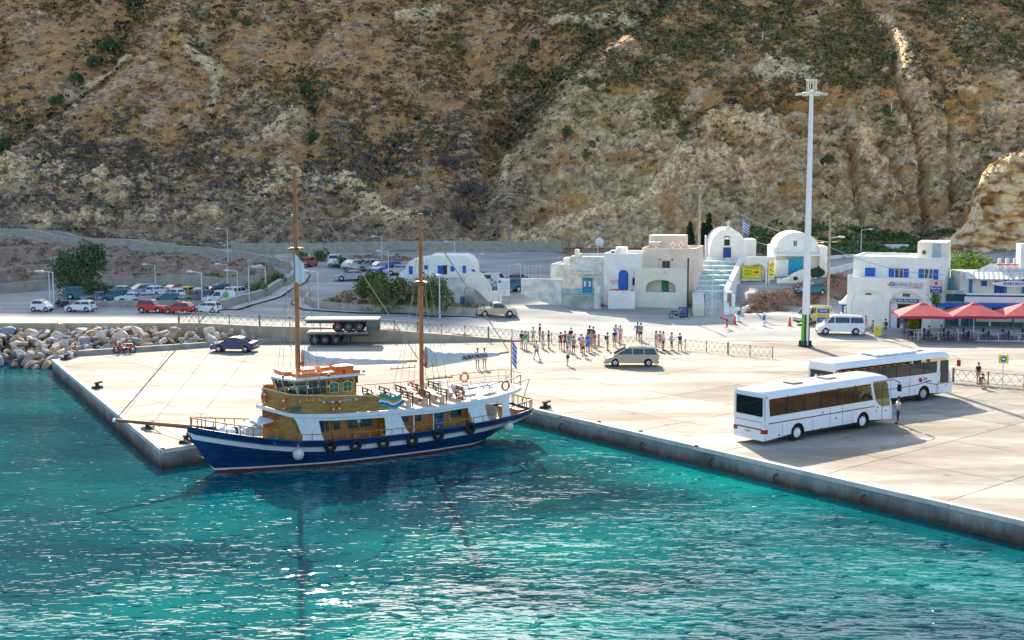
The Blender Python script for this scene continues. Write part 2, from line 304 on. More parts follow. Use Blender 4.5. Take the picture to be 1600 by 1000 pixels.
def hill_material():
    m = bpy.data.materials.new('hillside_ground'); m.use_nodes = True; t = m.node_tree; n = t.nodes; L = t.links; b = n['Principled BSDF']
    b.inputs['Roughness'].default_value = .95; b.inputs['Specular IOR Level'].default_value = .1
    tc = n.new('ShaderNodeTexCoord')
    def nz(sc, det=5, ro=.62, st=None):
        x = n.new('ShaderNodeTexNoise'); x.inputs['Scale'].default_value = sc; x.inputs['Detail'].default_value = det; x.inputs['Roughness'].default_value = ro
        if st:
            mp = n.new('ShaderNodeMapping'); mp.inputs['Scale'].default_value = st[0]; mp.inputs['Rotation'].default_value = st[1]; L.new(tc.outputs['Object'], mp.inputs[0]); L.new(mp.outputs[0], x.inputs[0])
        else: L.new(tc.outputs['Object'], x.inputs[0])
        return x.outputs[0]
    def ramp(src, stops):
        r = n.new('ShaderNodeValToRGB'); L.new(src, r.inputs[0]); e = r.color_ramp.elements
        while len(e) < len(stops): e.new(.5)
        for k, (p, c) in zip(e, stops): k.position = p; k.color = (*c, 1)
        return r.outputs[0]
    def mix(f, a, b_, mode='MIX'):
        x = n.new('ShaderNodeMix'); x.data_type = 'RGBA'; x.blend_type = mode
        (L.new(f, x.inputs[0]) if not isinstance(f, float) else x.inputs[0].__setattr__('default_value', f)); L.new(a, x.inputs[6]); L.new(b_, x.inputs[7]); return x.outputs[2]
    def attr(a): x = n.new('ShaderNodeAttribute'); x.attribute_name = a; return x.outputs['Fac']
    def mul(a, b_):
        x = n.new('ShaderNodeMath'); x.operation = 'MULTIPLY'; L.new(a, x.inputs[0]); (L.new(b_, x.inputs[1]) if not isinstance(b_, float) else x.inputs[1].__setattr__('default_value', b_)); return x.outputs[0]
    soil = ramp(nz(.9, 6, .75), [(.32, (.13, .065, .035)), (.43, (.34, .19, .10)), (.52, (.48, .31, .16)), (.6, (.30, .21, .09)), (.72, (.70, .48, .25))])
    soil2 = ramp(nz(.16, 4), [(.38, (.42, .25, .17)), (.5, (.36, .28, .16)), (.62, (.52, .33, .15))])
    soil = mix(.4, soil, soil2)
    rock = ramp(nz(1.3, 6, .7, ((.5, 1, 1.6), (.0, .35, 0))), [(.3, (.10, .085, .085)), (.44, (.32, .24, .19)), (.55, (.50, .39, .29)), (.7, (.74, .62, .46))])
    slate = ramp(nz(1.5, 6, .75, ((.5, 1, 2.0), (.0, .45, 0))), [(.3, (.07, .065, .075)), (.45, (.20, .185, .19)), (.56, (.32, .29, .28)), (.68, (.60, .56, .50))])
    pale = ramp(nz(.8, 6, .68, ((1, 1, 1.6), (0, .1, 0))), [(.28, (.15, .125, .09)), (.42, (.40, .34, .25)), (.56, (.58, .51, .39)), (.72, (.80, .72, .56))])
    edge = n.new('ShaderNodeMapRange'); edge.inputs[1].default_value = .3; edge.inputs[2].default_value = .62
    ad = n.new('ShaderNodeMath'); ad.operation = 'ADD'; L.new(attr('rock'), ad.inputs[0])
    su = n.new('ShaderNodeMath'); su.operation = 'MULTIPLY_ADD'; L.new(nz(1.1, 4), su.inputs[0]); su.inputs[1].default_value = 1.3; su.inputs[2].default_value = -.65; L.new(su.outputs[0], ad.inputs[1]); L.new(ad.outputs[0], edge.inputs[0])
    c = mix(attr('low'), rock, slate); c = mix(attr('cliff'), c, pale); c = mix(edge.outputs[0], soil, c)
    c = mix(attr('pale'), c, ramp(nz(1.6, 6, .7), [(.3, (.32, .24, .16)), (.48, (.62, .52, .38)), (.65, (.85, .78, .62))]))
    cv = ramp(attr('cellc'), [(.15, (.62, .62, .64)), (.5, (1, 1, 1)), (.85, (1.35, 1.3, 1.2))]); c = mix(.55, c, cv, 'MULTIPLY')
    ck = n.new('ShaderNodeMix'); ck.data_type = 'RGBA'; ck.inputs[7].default_value = (.05, .04, .035, 1); L.new(mul(attr('crack'), .55), ck.inputs[0]); L.new(c, ck.inputs[6]); c = ck.outputs[2]
    fine = ramp(nz(3.2, 6, .8), [(.34, (.35, .34, .36)), (.46, (.9, .9, .9)), (.56, (1.15, 1.15, 1.15)), (.66, (1.8, 1.75, 1.65))])
    c = mix(.62, c, fine, 'MULTIPLY'); wm = n.new('ShaderNodeMix'); wm.data_type = 'RGBA'; wm.blend_type = 'MULTIPLY'; wm.inputs[0].default_value = 1; wm.inputs[7].default_value = (1.50, 1.20, .86, 1); L.new(c, wm.inputs[6]); c = wm.outputs[2]; L.new(c, b.inputs['Base Color'])
    bp = n.new('ShaderNodeBump'); bp.inputs['Strength'].default_value = 1.0; bp.inputs['Distance'].default_value = .35; L.new(nz(1.8, 8, .75), bp.inputs['Height']); L.new(bp.outputs[0], b.inputs['Normal'])
    return m
def clumps(name, P, size, m, kind='stuff', nleaf=16, label=None, flat=.75, leaf=.28, seed=1):
    """one mesh of many small bushes: each a dome of little tilted leaf faces"""
    rg = np.random.default_rng(seed); N = len(P); P = np.repeat(P, nleaf, 0); sz = np.repeat(size, nleaf)
    th = rg.uniform(0, 2*PI, N*nleaf); ph = np.arccos(rg.uniform(-.1, 1, N*nleaf)); rr = rg.uniform(.45, 1, N*nleaf)**.5
    C = P+np.stack([np.cos(th)*np.sin(ph), np.sin(th)*np.sin(ph), np.cos(ph)*flat], -1)*(sz*rr)[:, None]
    return leaves(name, C, leaf*sz, m, rg, kind, label)
def leaves(name, C, ls, m, rg, kind=None, label=None, parent=None):
    M_ = len(C); a = rg.normal(size=(M_, 3)); a /= np.linalg.norm(a, axis=1)[:, None]; b = np.cross(a, rg.normal(size=(M_, 3))); b /= np.linalg.norm(b, axis=1)[:, None]
    ls = (ls*rg.uniform(.6, 1.3, M_))[:, None]
    V = np.stack([C-a*ls, C-b*ls*.7, C+a*ls, C+b*ls*.7], 1).reshape(-1, 3); F = np.arange(M_*4).reshape(-1, 4)
    o = link(name, mesh_np(name, V, F, [m]), None, parent)
    if kind: o['kind'] = kind
    if label: o['label'] = label
    return o
def foliage(name, c1, c2, sc=1.2):
    return mat(name, c1, rough=.8, var=.2, scale=sc, col2=c2, spec=.2, detail=3)
HX, HY, HZ, HU, HV, HROCK, HCLIFF, HG = build_hill()
# low scrub and loose stones scattered over the slope
def scatter():
    vis = (HU > -40) & (HU < 1640) & (HV > -25) & (HV < 395) & (HY < 300)
    idx = np.flatnonzero(vis.ravel()); X = HX.ravel()[idx]; Y = HY.ravel()[idx]; Z = HZ.ravel()[idx]; U = HU.ravel()[idx]; V_ = HV.ravel()[idx]; rk = HROCK.ravel()[idx]
    cl = HCLIFF.ravel()[idx]; gm = HG.ravel()[idx]
    dens = (.15+.85*nsm((fbm(X*.15, Z*.2, 61)-.35)*4))*(1-.72*rk)*(1-.8*cl*nsm((26-Z)/6)); dens *= .5+.5*nsm((Z-8)/14)
    sets = [('olive_scrub', foliage('olive_scrub_leaf', (.25, .215, .09), (.11, .10, .045)), 8200, (.35, 1.0)), ('russet_scrub', foliage('russet_scrub_leaf', (.34, .19, .09), (.17, .09, .05)), 5200, (.3, .8)),
            ('dry_grass_tufts', foliage('straw_leaf', (.50, .31, .09), (.25, .15, .045)), 4600, (.25, .65)), ('dark_scrub', foliage('dark_scrub_leaf', (.055, .07, .03), (.022, .032, .015)), 1600, (.35, .9)),
            ('purple_scrub', foliage('purple_scrub_leaf', (.24, .185, .165), (.12, .095, .09)), 2800, (.35, .8))]
    for i, (nm, m, N, (s0, s1)) in enumerate(sets):
        w_ = dens.copy()
        if nm == 'olive_scrub': w_ *= .4+nsm((U-500)/500)
        if nm == 'dry_grass_tufts': w_ *= .15+nsm((U-700)/600)*nsm((300-V_)/150)
        if nm == 'dark_scrub': w_ *= .3+2.5*gm
        if nm == 'purple_scrub': w_ = w_*nsm((V_-120)/150)*nsm((900-U)/200)+1e-5
        k = RNG.choice(len(idx), N, p=w_/w_.sum()); sz = RNG.uniform(s0, s1, N)
        clumps(nm, np.stack([X[k], Y[k], Z[k]-.05], -1), sz, m, nleaf=11, seed=20+i, leaf=.38, flat=.6)
    # stones
    N = 4600; w_ = (.15+rk)*(.3+nsm((V_-200)/100)); k = RNG.choice(len(idx), N, p=w_/w_.sum()); sz = RNG.exponential(.14, N)+.10
    base = np.array([(1, 0, 0), (-1, 0, 0), (0, 1, 0), (0, -1, 0), (0, 0, 1), (0, 0, -1)], float); Fo = np.array([(0, 2, 4), (2, 1, 4), (1, 3, 4), (3, 0, 4), (2, 0, 5), (1, 2, 5), (3, 1, 5), (0, 3, 5)])
    B = base[None]*RNG.uniform(.5, 1.3, (N, 6, 1))*sz[:, None, None]*np.array([1.3, 1, .7]); a = RNG.uniform(0, 6.28, N); ca, sa = np.cos(a)[:, None], np.sin(a)[:, None]
    Bx = B[:, :, 0]*ca-B[:, :, 1]*sa; By = B[:, :, 0]*sa+B[:, :, 1]*ca; V3 = np.stack([Bx+X[k][:, None], By+Y[k][:, None], B[:, :, 2]+Z[k][:, None]+.05], -1).reshape(-1, 3)
    F = (Fo[None]+(np.arange(N)*6)[:, None, None]).reshape(-1, 3)
    tag(link('scree_stones', mesh_np('scree_stones', V3, F, [mat('scree_stone', (.66, .52, .36), .9, var=.25, scale=.4, col2=(.28, .21, .16))])), kind='stuff')
scatter()
# ------------------------------------------------------------------ ground behind the quay
ROADC = [(-31.0, 141), (-27.6, 150), (-25.3, 162), (-25.5, 172), (-28, 179.5), (-33, 185.5), (-40, 188.5), (-50, 191.5), (-62, 194.5), (-80, 198.5), (-100, 203)]
def inpoly(x, y, P):
    c = np.zeros(x.shape, bool); n = len(P)
    for i in range(n):
        (x1, y1), (x2, y2) = P[i], P[(i+1) % n]
        with np.errstate(divide='ignore', invalid='ignore'): c ^= ((y1 > y) != (y2 > y)) & (x < (x2-x1)*(y-y1)/(y2-y1+1e-12)+x1)
    return c
SOIL = [[(-130, 166), (-38, 166.5), (-34, 164), (-32.5, 150), (-31.3, 158), (-30.3, 166), (-31, 174), (-34.5, 180.5), (-40, 183), (-52, 186.5), (-65, 189.5), (-82, 193.5), (-130, 204)],
        [(-22, 141.5), (-15, 140.2), (-3.6, 141), (-3.6, 149), (-12, 160), (-17, 163.5), (-21, 156), (-23, 147)],
        [(-24, 190), (-14, 186), (-13, 191), (-18, 197), (-26, 198)], [(-130, 211), (-80, 205), (-46, 197.5), (-32, 199), (-10, 209), (6, 206), (12, 182), (22, 172), (40, 174), (130, 190), (130, 300), (-130, 300)],
        [(26.2, 147.4), (28.9, 151.2), (32.1, 153.0), (35.4, 156.0), (40.3, 160.6), (46, 163.8), (56, 168.5), (130, 178), (130, 160), (60, 163), (52, 161.5), (46, 160.2), (41, 156.9), (35.5, 152.2), (31.5, 149.2), (28.2, 146.4)], [(8, 170), (20, 165), (22, 185), (8, 195)], [(5, 152.5), (22, 149), (23, 166), (6, 172)]]
def build_ground():
    xs = np.linspace(-130, 130, 420); ys = np.concatenate([np.linspace(126.15, 166, 110), np.linspace(166.5, 222, 90)])
    X, Y = np.meshgrid(xs, ys); Z = gz(X, Y); soil = np.zeros(X.shape)
    for k in range(9):
        ox, oy = RNG.uniform(-.4, .4, 2); s_ = np.zeros(X.shape, bool)
        for P in SOIL: s_ |= inpoly(X+ox, Y+oy, P)
        soil += s_/9
    st = (X > 20.3) & (X < 27.6) & (Y > 143.2) & (Y < 164.5); Z = np.where(st, np.minimum(Z, np.interp(Y, [143, 149.4, 163.4], [.2, 1.6, 4.9])-.5), Z)
    Z = Z+soil*(.7*(fbm(X*.4, Y*.4, 3)-.45)+.3*(fbm(X*1.7, Y*1.7, 5)-.5))
    nr, nc = X.shape; idx = np.arange(nr*nc).reshape(nr, nc); F = np.stack([idx[:-1, :-1], idx[:-1, 1:], idx[1:, 1:], idx[1:, :-1]], -1).reshape(-1, 4)
    m = bpy.data.materials.new('ground'); m.use_nodes = True; t = m.node_tree; n = t.nodes; L = t.links; b = n['Principled BSDF']; b.inputs['Roughness'].default_value = .9; b.inputs['Specular IOR Level'].default_value = .15
    tc = n.new('ShaderNodeTexCoord')
    def nzr(sc, stops, st=(1, 1, 1), det=5):
        mp = n.new('ShaderNodeMapping'); mp.inputs['Scale'].default_value = st; L.new(tc.outputs['Object'], mp.inputs[0])
        x = n.new('ShaderNodeTexNoise'); x.inputs['Scale'].default_value = sc; x.inputs['Detail'].default_value = det; L.new(mp.outputs[0], x.inputs[0])
        r = n.new('ShaderNodeValToRGB'); L.new(x.outputs[0], r.inputs[0]); e = r.color_ramp.elements
        while len(e) < len(stops): e.new(.5)
        for k, (p, c) in zip(e, stops): k.position = p; k.color = (*c, 1)
        return r.outputs[0]
    pave = nzr(.12, [(.3, (.27, .26, .24)), (.5, (.37, .355, .32)), (.7, (.48, .46, .41))], (1, 2.4, 1)); soilc = nzr(.9, [(.3, (.11, .075, .055)), (.45, (.30, .18, .115)), (.55, (.23, .185, .15)), (.7, (.38, .31, .25))], (1, 1, 1), 8)
    at_ = n.new('ShaderNodeAttribute'); at_.attribute_name = 'soil'
    mx = n.new('ShaderNodeMix'); mx.data_type = 'RGBA'; L.new(at_.outputs['Fac'], mx.inputs[0]); L.new(pave, mx.inputs[6]); L.new(soilc, mx.inputs[7]); L.new(mx.outputs[2], b.inputs['Base Color'])
    me = mesh_np('square_and_roads', np.stack([X, Y, Z], -1).reshape(-1, 3), F, [m], smooth=True)
    a = me.attributes.new('soil', 'FLOAT', 'POINT'); a.data.foreach_set('value', soil.astype(np.float32).ravel()); struct(link('road', me))
    # dry brush and grass on the banks
    for i, (nm, m_, N, sl_, s0) in enumerate([('bank_brush', foliage('bank_brush_leaf', (.55, .36, .24), (.32, .20, .13)), 2200, soil, .4), ('bank_shrubs', foliage('bank_shrub_leaf', (.17, .19, .085), (.08, .095, .05)), 1400, soil, .5), ('bank_stones', None, 700, soil, .3)]):
        vis = (soil > .8) & (np.abs(X) < 90) & (Y < 206); vis &= ~((X > -3) & (X < 24) & (Y > 150)); k = RNG.choice(np.flatnonzero(vis.ravel()), N); P = np.stack([X.ravel()[k]+RNG.uniform(-.3, .3, N), Y.ravel()[k]+RNG.uniform(-.2, .2, N), Z.ravel()[k]], -1)
        if m_: clumps(nm, P, RNG.uniform(.5, 1.3, N)*s0, m_, nleaf=14, seed=70+i, leaf=.3)
    vis = inpoly(X, Y, SOIL[4]) & (X < 60); k = RNG.choice(np.flatnonzero(vis.ravel()), 900); n_ = len(k)
    clumps('bank_brush', np.stack([X.ravel()[k]+RNG.uniform(-.3, .3, n_), Y.ravel()[k]+RNG.uniform(-.3, .3, n_), Z.ravel()[k]], -1), RNG.uniform(.25, .55, n_), MATS['bank_brush_leaf'], nleaf=16, seed=79, leaf=.24)
    q = np.flatnonzero(((HV > 362) & (HV < 398) & (HU > 1165) & (HU < 1490) & (fbm(HX*.15, HZ*.4, 8) > .40)).ravel()); k = RNG.choice(q, 150)
    clumps('cliff_foot_shrubs', np.stack([HX.ravel()[k], HY.ravel()[k]-.3, HZ.ravel()[k]], -1), RNG.uniform(.5, 1.3, len(k)), foliage('cliff_foot_leaf', (.14, .22, .06), (.06, .11, .03)), nleaf=24, seed=91, leaf=.25)
    k = RNG.choice(np.flatnonzero(((X > 32) & (X < 62) & (Y > 178) & (Y < 200)).ravel()), 150)
    clumps('cliff_foot_shrubs', np.stack([X.ravel()[k], Y.ravel()[k], Z.ravel()[k]+.1], -1), RNG.uniform(.5, 1.3, len(k)), foliage('cliff_foot_leaf', (.14, .22, .06), (.06, .11, .03)), nleaf=26, seed=90, leaf=.25)
build_ground()
struct(MB().box(-400, 400, 100, 420, -12, -6).build('bedrock', mat('bedrock', (.2, .17, .13))))
# ------------------------------------------------------------------ pier
A_, B_, C_, D_ = (-20.9, 74.8), (-41.0, 113.0), (-1.43, 92.2), (23.7, 59.26)
D2 = (C_[0]+(D_[0]-C_[0])*2.6, C_[1]+(D_[1]-C_[1])*2.6)
K1 = (-40.2, 115.4); K2 = (-22.5, 126.0)
def clip(P, Q):
    """clip convex P by convex counter-clockwise Q"""
    out = P
    for i in range(len(Q)):
        a, b = Q[i], Q[(i+1) % len(Q)]; inp = out; out = []
        f = lambda p: (b[0]-a[0])*(p[1]-a[1])-(b[1]-a[1])*(p[0]-a[0])
        for j in range(len(inp)):
            p, q = inp[j], inp[(j+1) % len(inp)]; fp, fq = f(p), f(q)
            if fp >= 0: out.append(p)
            if fp*fq < 0: t = fp/(fp-fq); out.append((p[0]+t*(q[0]-p[0]), p[1]+t*(q[1]-p[1])))
        if len(out) < 3: return []
    return out
def inset(P, d):
    cx = sum(p[0] for p in P)/len(P); cy = sum(p[1] for p in P)/len(P); o = []
    for p in P: l = math.hypot(p[0]-cx, p[1]-cy) or 1; o.append((p[0]-(p[0]-cx)/l*d*1.4, p[1]-(p[1]-cy)/l*d*1.4))
    return o
def concrete(name, lo, mid, hi, streak=True, rust=False):
    m = bpy.data.materials.new(name); m.use_nodes = True; t = m.node_tree; n = t.nodes; L = t.links; b = n['Principled BSDF']; b.inputs['Roughness'].default_value = .85; b.inputs['Specular IOR Level'].default_value = .25
    g = n.new('ShaderNodeNewGeometry')
    def nz(sc, st, det=6, ro=.65, rot=0):
        mp = n.new('ShaderNodeMapping'); mp.inputs['Scale'].default_value = st; mp.inputs['Rotation'].default_value = (0, 0, rot); L.new(g.outputs['Position'], mp.inputs[0])
        x = n.new('ShaderNodeTexNoise'); x.inputs['Scale'].default_value = sc; x.inputs['Detail'].default_value = det; x.inputs['Roughness'].default_value = ro; L.new(mp.outputs[0], x.inputs[0]); return x.outputs[0]
    def ramp(src, stops):
        r = n.new('ShaderNodeValToRGB'); L.new(src, r.inputs[0]); e = r.color_ramp.elements
        while len(e) < len(stops): e.new(.5)
        for k, (p, c) in zip(e, stops): k.position = p; k.color = (*c, 1)
        return r.outputs[0]
    c = ramp(nz(.16, (.42, 1.5, 1) if streak else (1, 1, 1), 7, .68, .12), [(.35, lo), (.48, mid), (.62, hi)])
    s = ramp(nz(2.0, (.35, 1.4, 1) if streak else (1.5, 1.5, .35), 6, .7), [(.3, (.72, .72, .72)), (.5, (1, 1, 1)), (.7, (1.1, 1.1, 1.1))])
    x = n.new('ShaderNodeMix'); x.data_type = 'RGBA'; x.blend_type = 'MULTIPLY'; x.inputs[0].default_value = .75; L.new(c, x.inputs[6]); L.new(s, x.inputs[7]); out = x.outputs[2]
    if rust:
        sp = n.new('ShaderNodeSeparateXYZ'); L.new(g.outputs['Position'], sp.inputs[0]); mr = n.new('ShaderNodeMapRange'); mr.inputs[1].default_value = -.35; mr.inputs[2].default_value = -1.0
        ad = n.new('ShaderNodeMath'); ad.operation = 'MULTIPLY_ADD'; L.new(nz(.9, (1, 1, .4)), ad.inputs[0]); ad.inputs[1].default_value = .9; L.new(sp.outputs[2], ad.inputs[2]); su = n.new('ShaderNodeMath'); su.operation = 'SUBTRACT'; L.new(ad.outputs[0], su.inputs[0]); su.inputs[1].default_value = .45
        L.new(su.outputs[0], mr.inputs[0]); rs = ramp(nz(1.4, (1, 1, .3)), [(.4, (.05, .07, .05)), (.55, (.10, .055, .03)), (.7, (.2, .10, .05))])
        y = n.new('ShaderNodeMix'); y.data_type = 'RGBA'; L.new(mr.outputs[0], y.inputs[0]); L.new(out, y.inputs[6]); L.new(rs, y.inputs[7]); out = y.outputs[2]
    if streak:
        oi = n.new('ShaderNodeObjectInfo'); out2 = ramp(oi.outputs['Random'], [(.0, (.90, .89, .87)), (.8, (1.03, 1.03, 1.03)), (.97, (.80, .79, .78))])
        z = n.new('ShaderNodeMix'); z.data_type = 'RGBA'; z.blend_type = 'MULTIPLY'; z.inputs[0].default_value = 1; L.new(out, z.inputs[6]); L.new(out2, z.inputs[7]); out = z.outputs[2]
        vo = n.new('ShaderNodeTexVoronoi'); vo.inputs['Scale'].default_value = .30; L.new(g.outputs['Position'], vo.inputs[0]); sp_ = ramp(vo.outputs['Distance'], [(.05, (.45, .42, .38)), (.11, (1, 1, 1))])
        z = n.new('ShaderNodeMix'); z.data_type = 'RGBA'; z.blend_type = 'MULTIPLY'; z.inputs[0].default_value = .6; L.new(out, z.inputs[6]); L.new(sp_, z.inputs[7]); out = z.outputs[2]
        wv = n.new('ShaderNodeTexWave'); wv.wave_type = 'RINGS'; wv.inputs['Scale'].default_value = .035; wv.inputs['Distortion'].default_value = 9; wv.inputs['Detail'].default_value = 2; wv.inputs['Detail Scale'].default_value = .5; L.new(g.outputs['Position'], wv.inputs[0]); ty = ramp(wv.outputs[0], [(.955, (1, 1, 1)), (.985, (.70, .68, .66))])
        z = n.new('ShaderNodeMix'); z.data_type = 'RGBA'; z.blend_type = 'MULTIPLY'; L.new(mt_ := ramp(nz(.08, (1, 1, 1)), [(.45, (0, 0, 0)), (.6, (.7, .7, .7))]), z.inputs[0]); L.new(out, z.inputs[6]); L.new(ty, z.inputs[7]); out = z.outputs[2]
    L.new(out, b.inputs['Base Color']); bp = n.new('ShaderNodeBump'); bp.inputs['Strength'].default_value = .5; bp.inputs['Distance'].default_value = .04; L.new(nz(3, (1, 1, 1)), bp.inputs['Height']); L.new(bp.outputs[0], b.inputs['Normal'])
    return m
CONC = concrete('pier_concrete', (.25, .205, .15), (.34, .295, .23), (.47, .43, .36)); QUAY = concrete('quay_face_concrete', (.13, .14, .14), (.25, .26, .25), (.36, .36, .34), False, True)
def build_pier():
    root = bpy.data.objects.new('pier', None); COL.objects.link(root); struct(root, 'wide concrete ferry pier')
    left = [A_, C_, (2.0, 126.0), K2, K1, B_]; right = [C_, D2, (140, D2[1]), (140, 126.1), (2.0, 126.0)]
    M = MB(); full = [A_, C_, D2, (140, D2[1]), (140, 126.1), K2, K1, B_]
    M.add([(x, y, z) for z in (-4, -.06) for x, y in full], [tuple(range(8, 16))]+[(i, (i+1) % 8, 8+(i+1) % 8, 8+i) for i in range(8)]); M.build('quay_wall', QUAY, root)
    ang = math.atan2(C_[1]-A_[1], C_[0]-A_[0]); ca, sa = math.cos(ang), math.sin(ang); n = 0
    for poly, sz in ((left, 7.5), (right, 7.5)):
        P = poly
        for i in range(-8, 24):
            for j in range(-14, 14):
                q = [(i*sz, j*sz), ((i+1)*sz, j*sz), ((i+1)*sz, (j+1)*sz), (i*sz, (j+1)*sz)]
                q = [(A_[0]+x*ca-y*sa, A_[1]+x*sa+y*ca) for x, y in q]
                if all(abs(x)/max(y, 1) > .47 or y < 45 for x, y in q): continue
                c = clip(q, P)
                if len(c) < 3: continue
                ar = abs(sum(c[k][0]*c[(k+1) % len(c)][1]-c[(k+1) % len(c)][0]*c[k][1] for k in range(len(c))))/2
                if ar < .3: continue
                MB().xy(inset(c, .03), -.055, 0.0).build('slab', CONC, root); n += 1
    cop = mat('coping_concrete', (.62, .56, .5), .85, var=.12, scale=.8); ln = [B_, A_, C_, D2]
    M = MB()
    for a, b in zip(ln[:-1], ln[1:]):
        d = Vector((b[0]-a[0], b[1]-a[1])); l = d.length; d /= l; nn = Vector((d.y, -d.x)); k = max(1, int(l/6))
        for i in range(k):
            p = Vector(a)+d*(l*i/k+.02); q = Vector(a)+d*(l*(i+1)/k-.02); w1, w2 = nn*.04, -nn*.30
            MB().xy([tuple(p+w1), tuple(q+w1), tuple(q+w2), tuple(p+w2)], -.22, .035).build('coping', cop, root)
    rt = mat('pipe_iron', (.05, .05, .05), .6)
    M = MB()
    d = Vector((D_[0]-C_[0], D_[1]-C_[1])).normalized()
    for s_ in (8, 16, 22, 27, 33): 
        p = Vector(C_)+d*s_; M.torus((p.x-.0, p.y, -.75), .22, .05, 'Y')
    M.build('mooring_rings', rt, root)
    return root
build_pier()
# kerb wall behind the pier's left side, sea wall with upstand
SW = concrete('sea_wall_concrete', (.26, .21, .15), (.40, .33, .24), (.50, .42, .31), False)
def wallstrip(name, pts, th, h, m, label, cat='wall', base=-.3, capm=None, caph=.0):
    """a standing wall along pts (x, y, z of its foot)"""
    r = thing(name, label, cat, pts[0]); O = Vector(pts[0]); M = MB(); T = MB(); n = len(pts)
    for k in range(n-1):
        a, b = Vector(pts[k])-O, Vector(pts[k+1])-O; d = (b-a).xy.normalized(); nn = Vector((-d.y, d.x, 0))*th/2; h0 = h if not callable(h) else h(k); h1 = h if not callable(h) else h(k+1)
        v = [a-nn, b-nn, b+nn, a+nn]; hh = [h0, h1, h1, h0]
        M.add([(p.x, p.y, p.z+base) for p in v]+[(p.x, p.y, p.z+q) for p, q in zip(v, hh)], [(3, 2, 1, 0), (4, 5, 6, 7), (0, 1, 5, 4), (1, 2, 6, 5), (2, 3, 7, 6), (3, 0, 4, 7)])
        if capm:
            v = [a-nn*1.25, b-nn*1.25, b+nn*1.25, a+nn*1.25]
            T.add([(p.x, p.y, p.z+q+.003) for p, q in zip(v, hh)]+[(p.x, p.y, p.z+q+caph) for p, q in zip(v, hh)], [(3, 2, 1, 0), (4, 5, 6, 7), (0, 1, 5, 4), (1, 2, 6, 5), (2, 3, 7, 6), (3, 0, 4, 7)])
    M.build('wall', m, r)
    if capm: T.build('cap', capm, r)
    return r
def wz(x): return float(np.interp(x, [-100, -31, -25, -14, -7, 0, 3], [1.8, 1.8, 1.5, 1.25, .7, .12, .02]))
wallstrip('kerb_wall', [(-40.6, 115.2, -.1), (-31, 120.9, -.1), (-22.6, 125.9, -.1)], .5, .55, mat('kerb_concrete', (.36, .34, .3), .9, scale=.6), 'low concrete kerb wall between the pier and the heap of boulders')
px_ = [-110, -90, -70, -50, -40, -31, -25, -19, -14, -10, -7, -3, 0, 2.6]
wallstrip('sea_wall', [(x, 126.0, 0) for x in px_], .45, lambda k: wz(px_[k])+.06, SW, 'long tan retaining wall tapering down to the pier below the quay fence', base=-3)
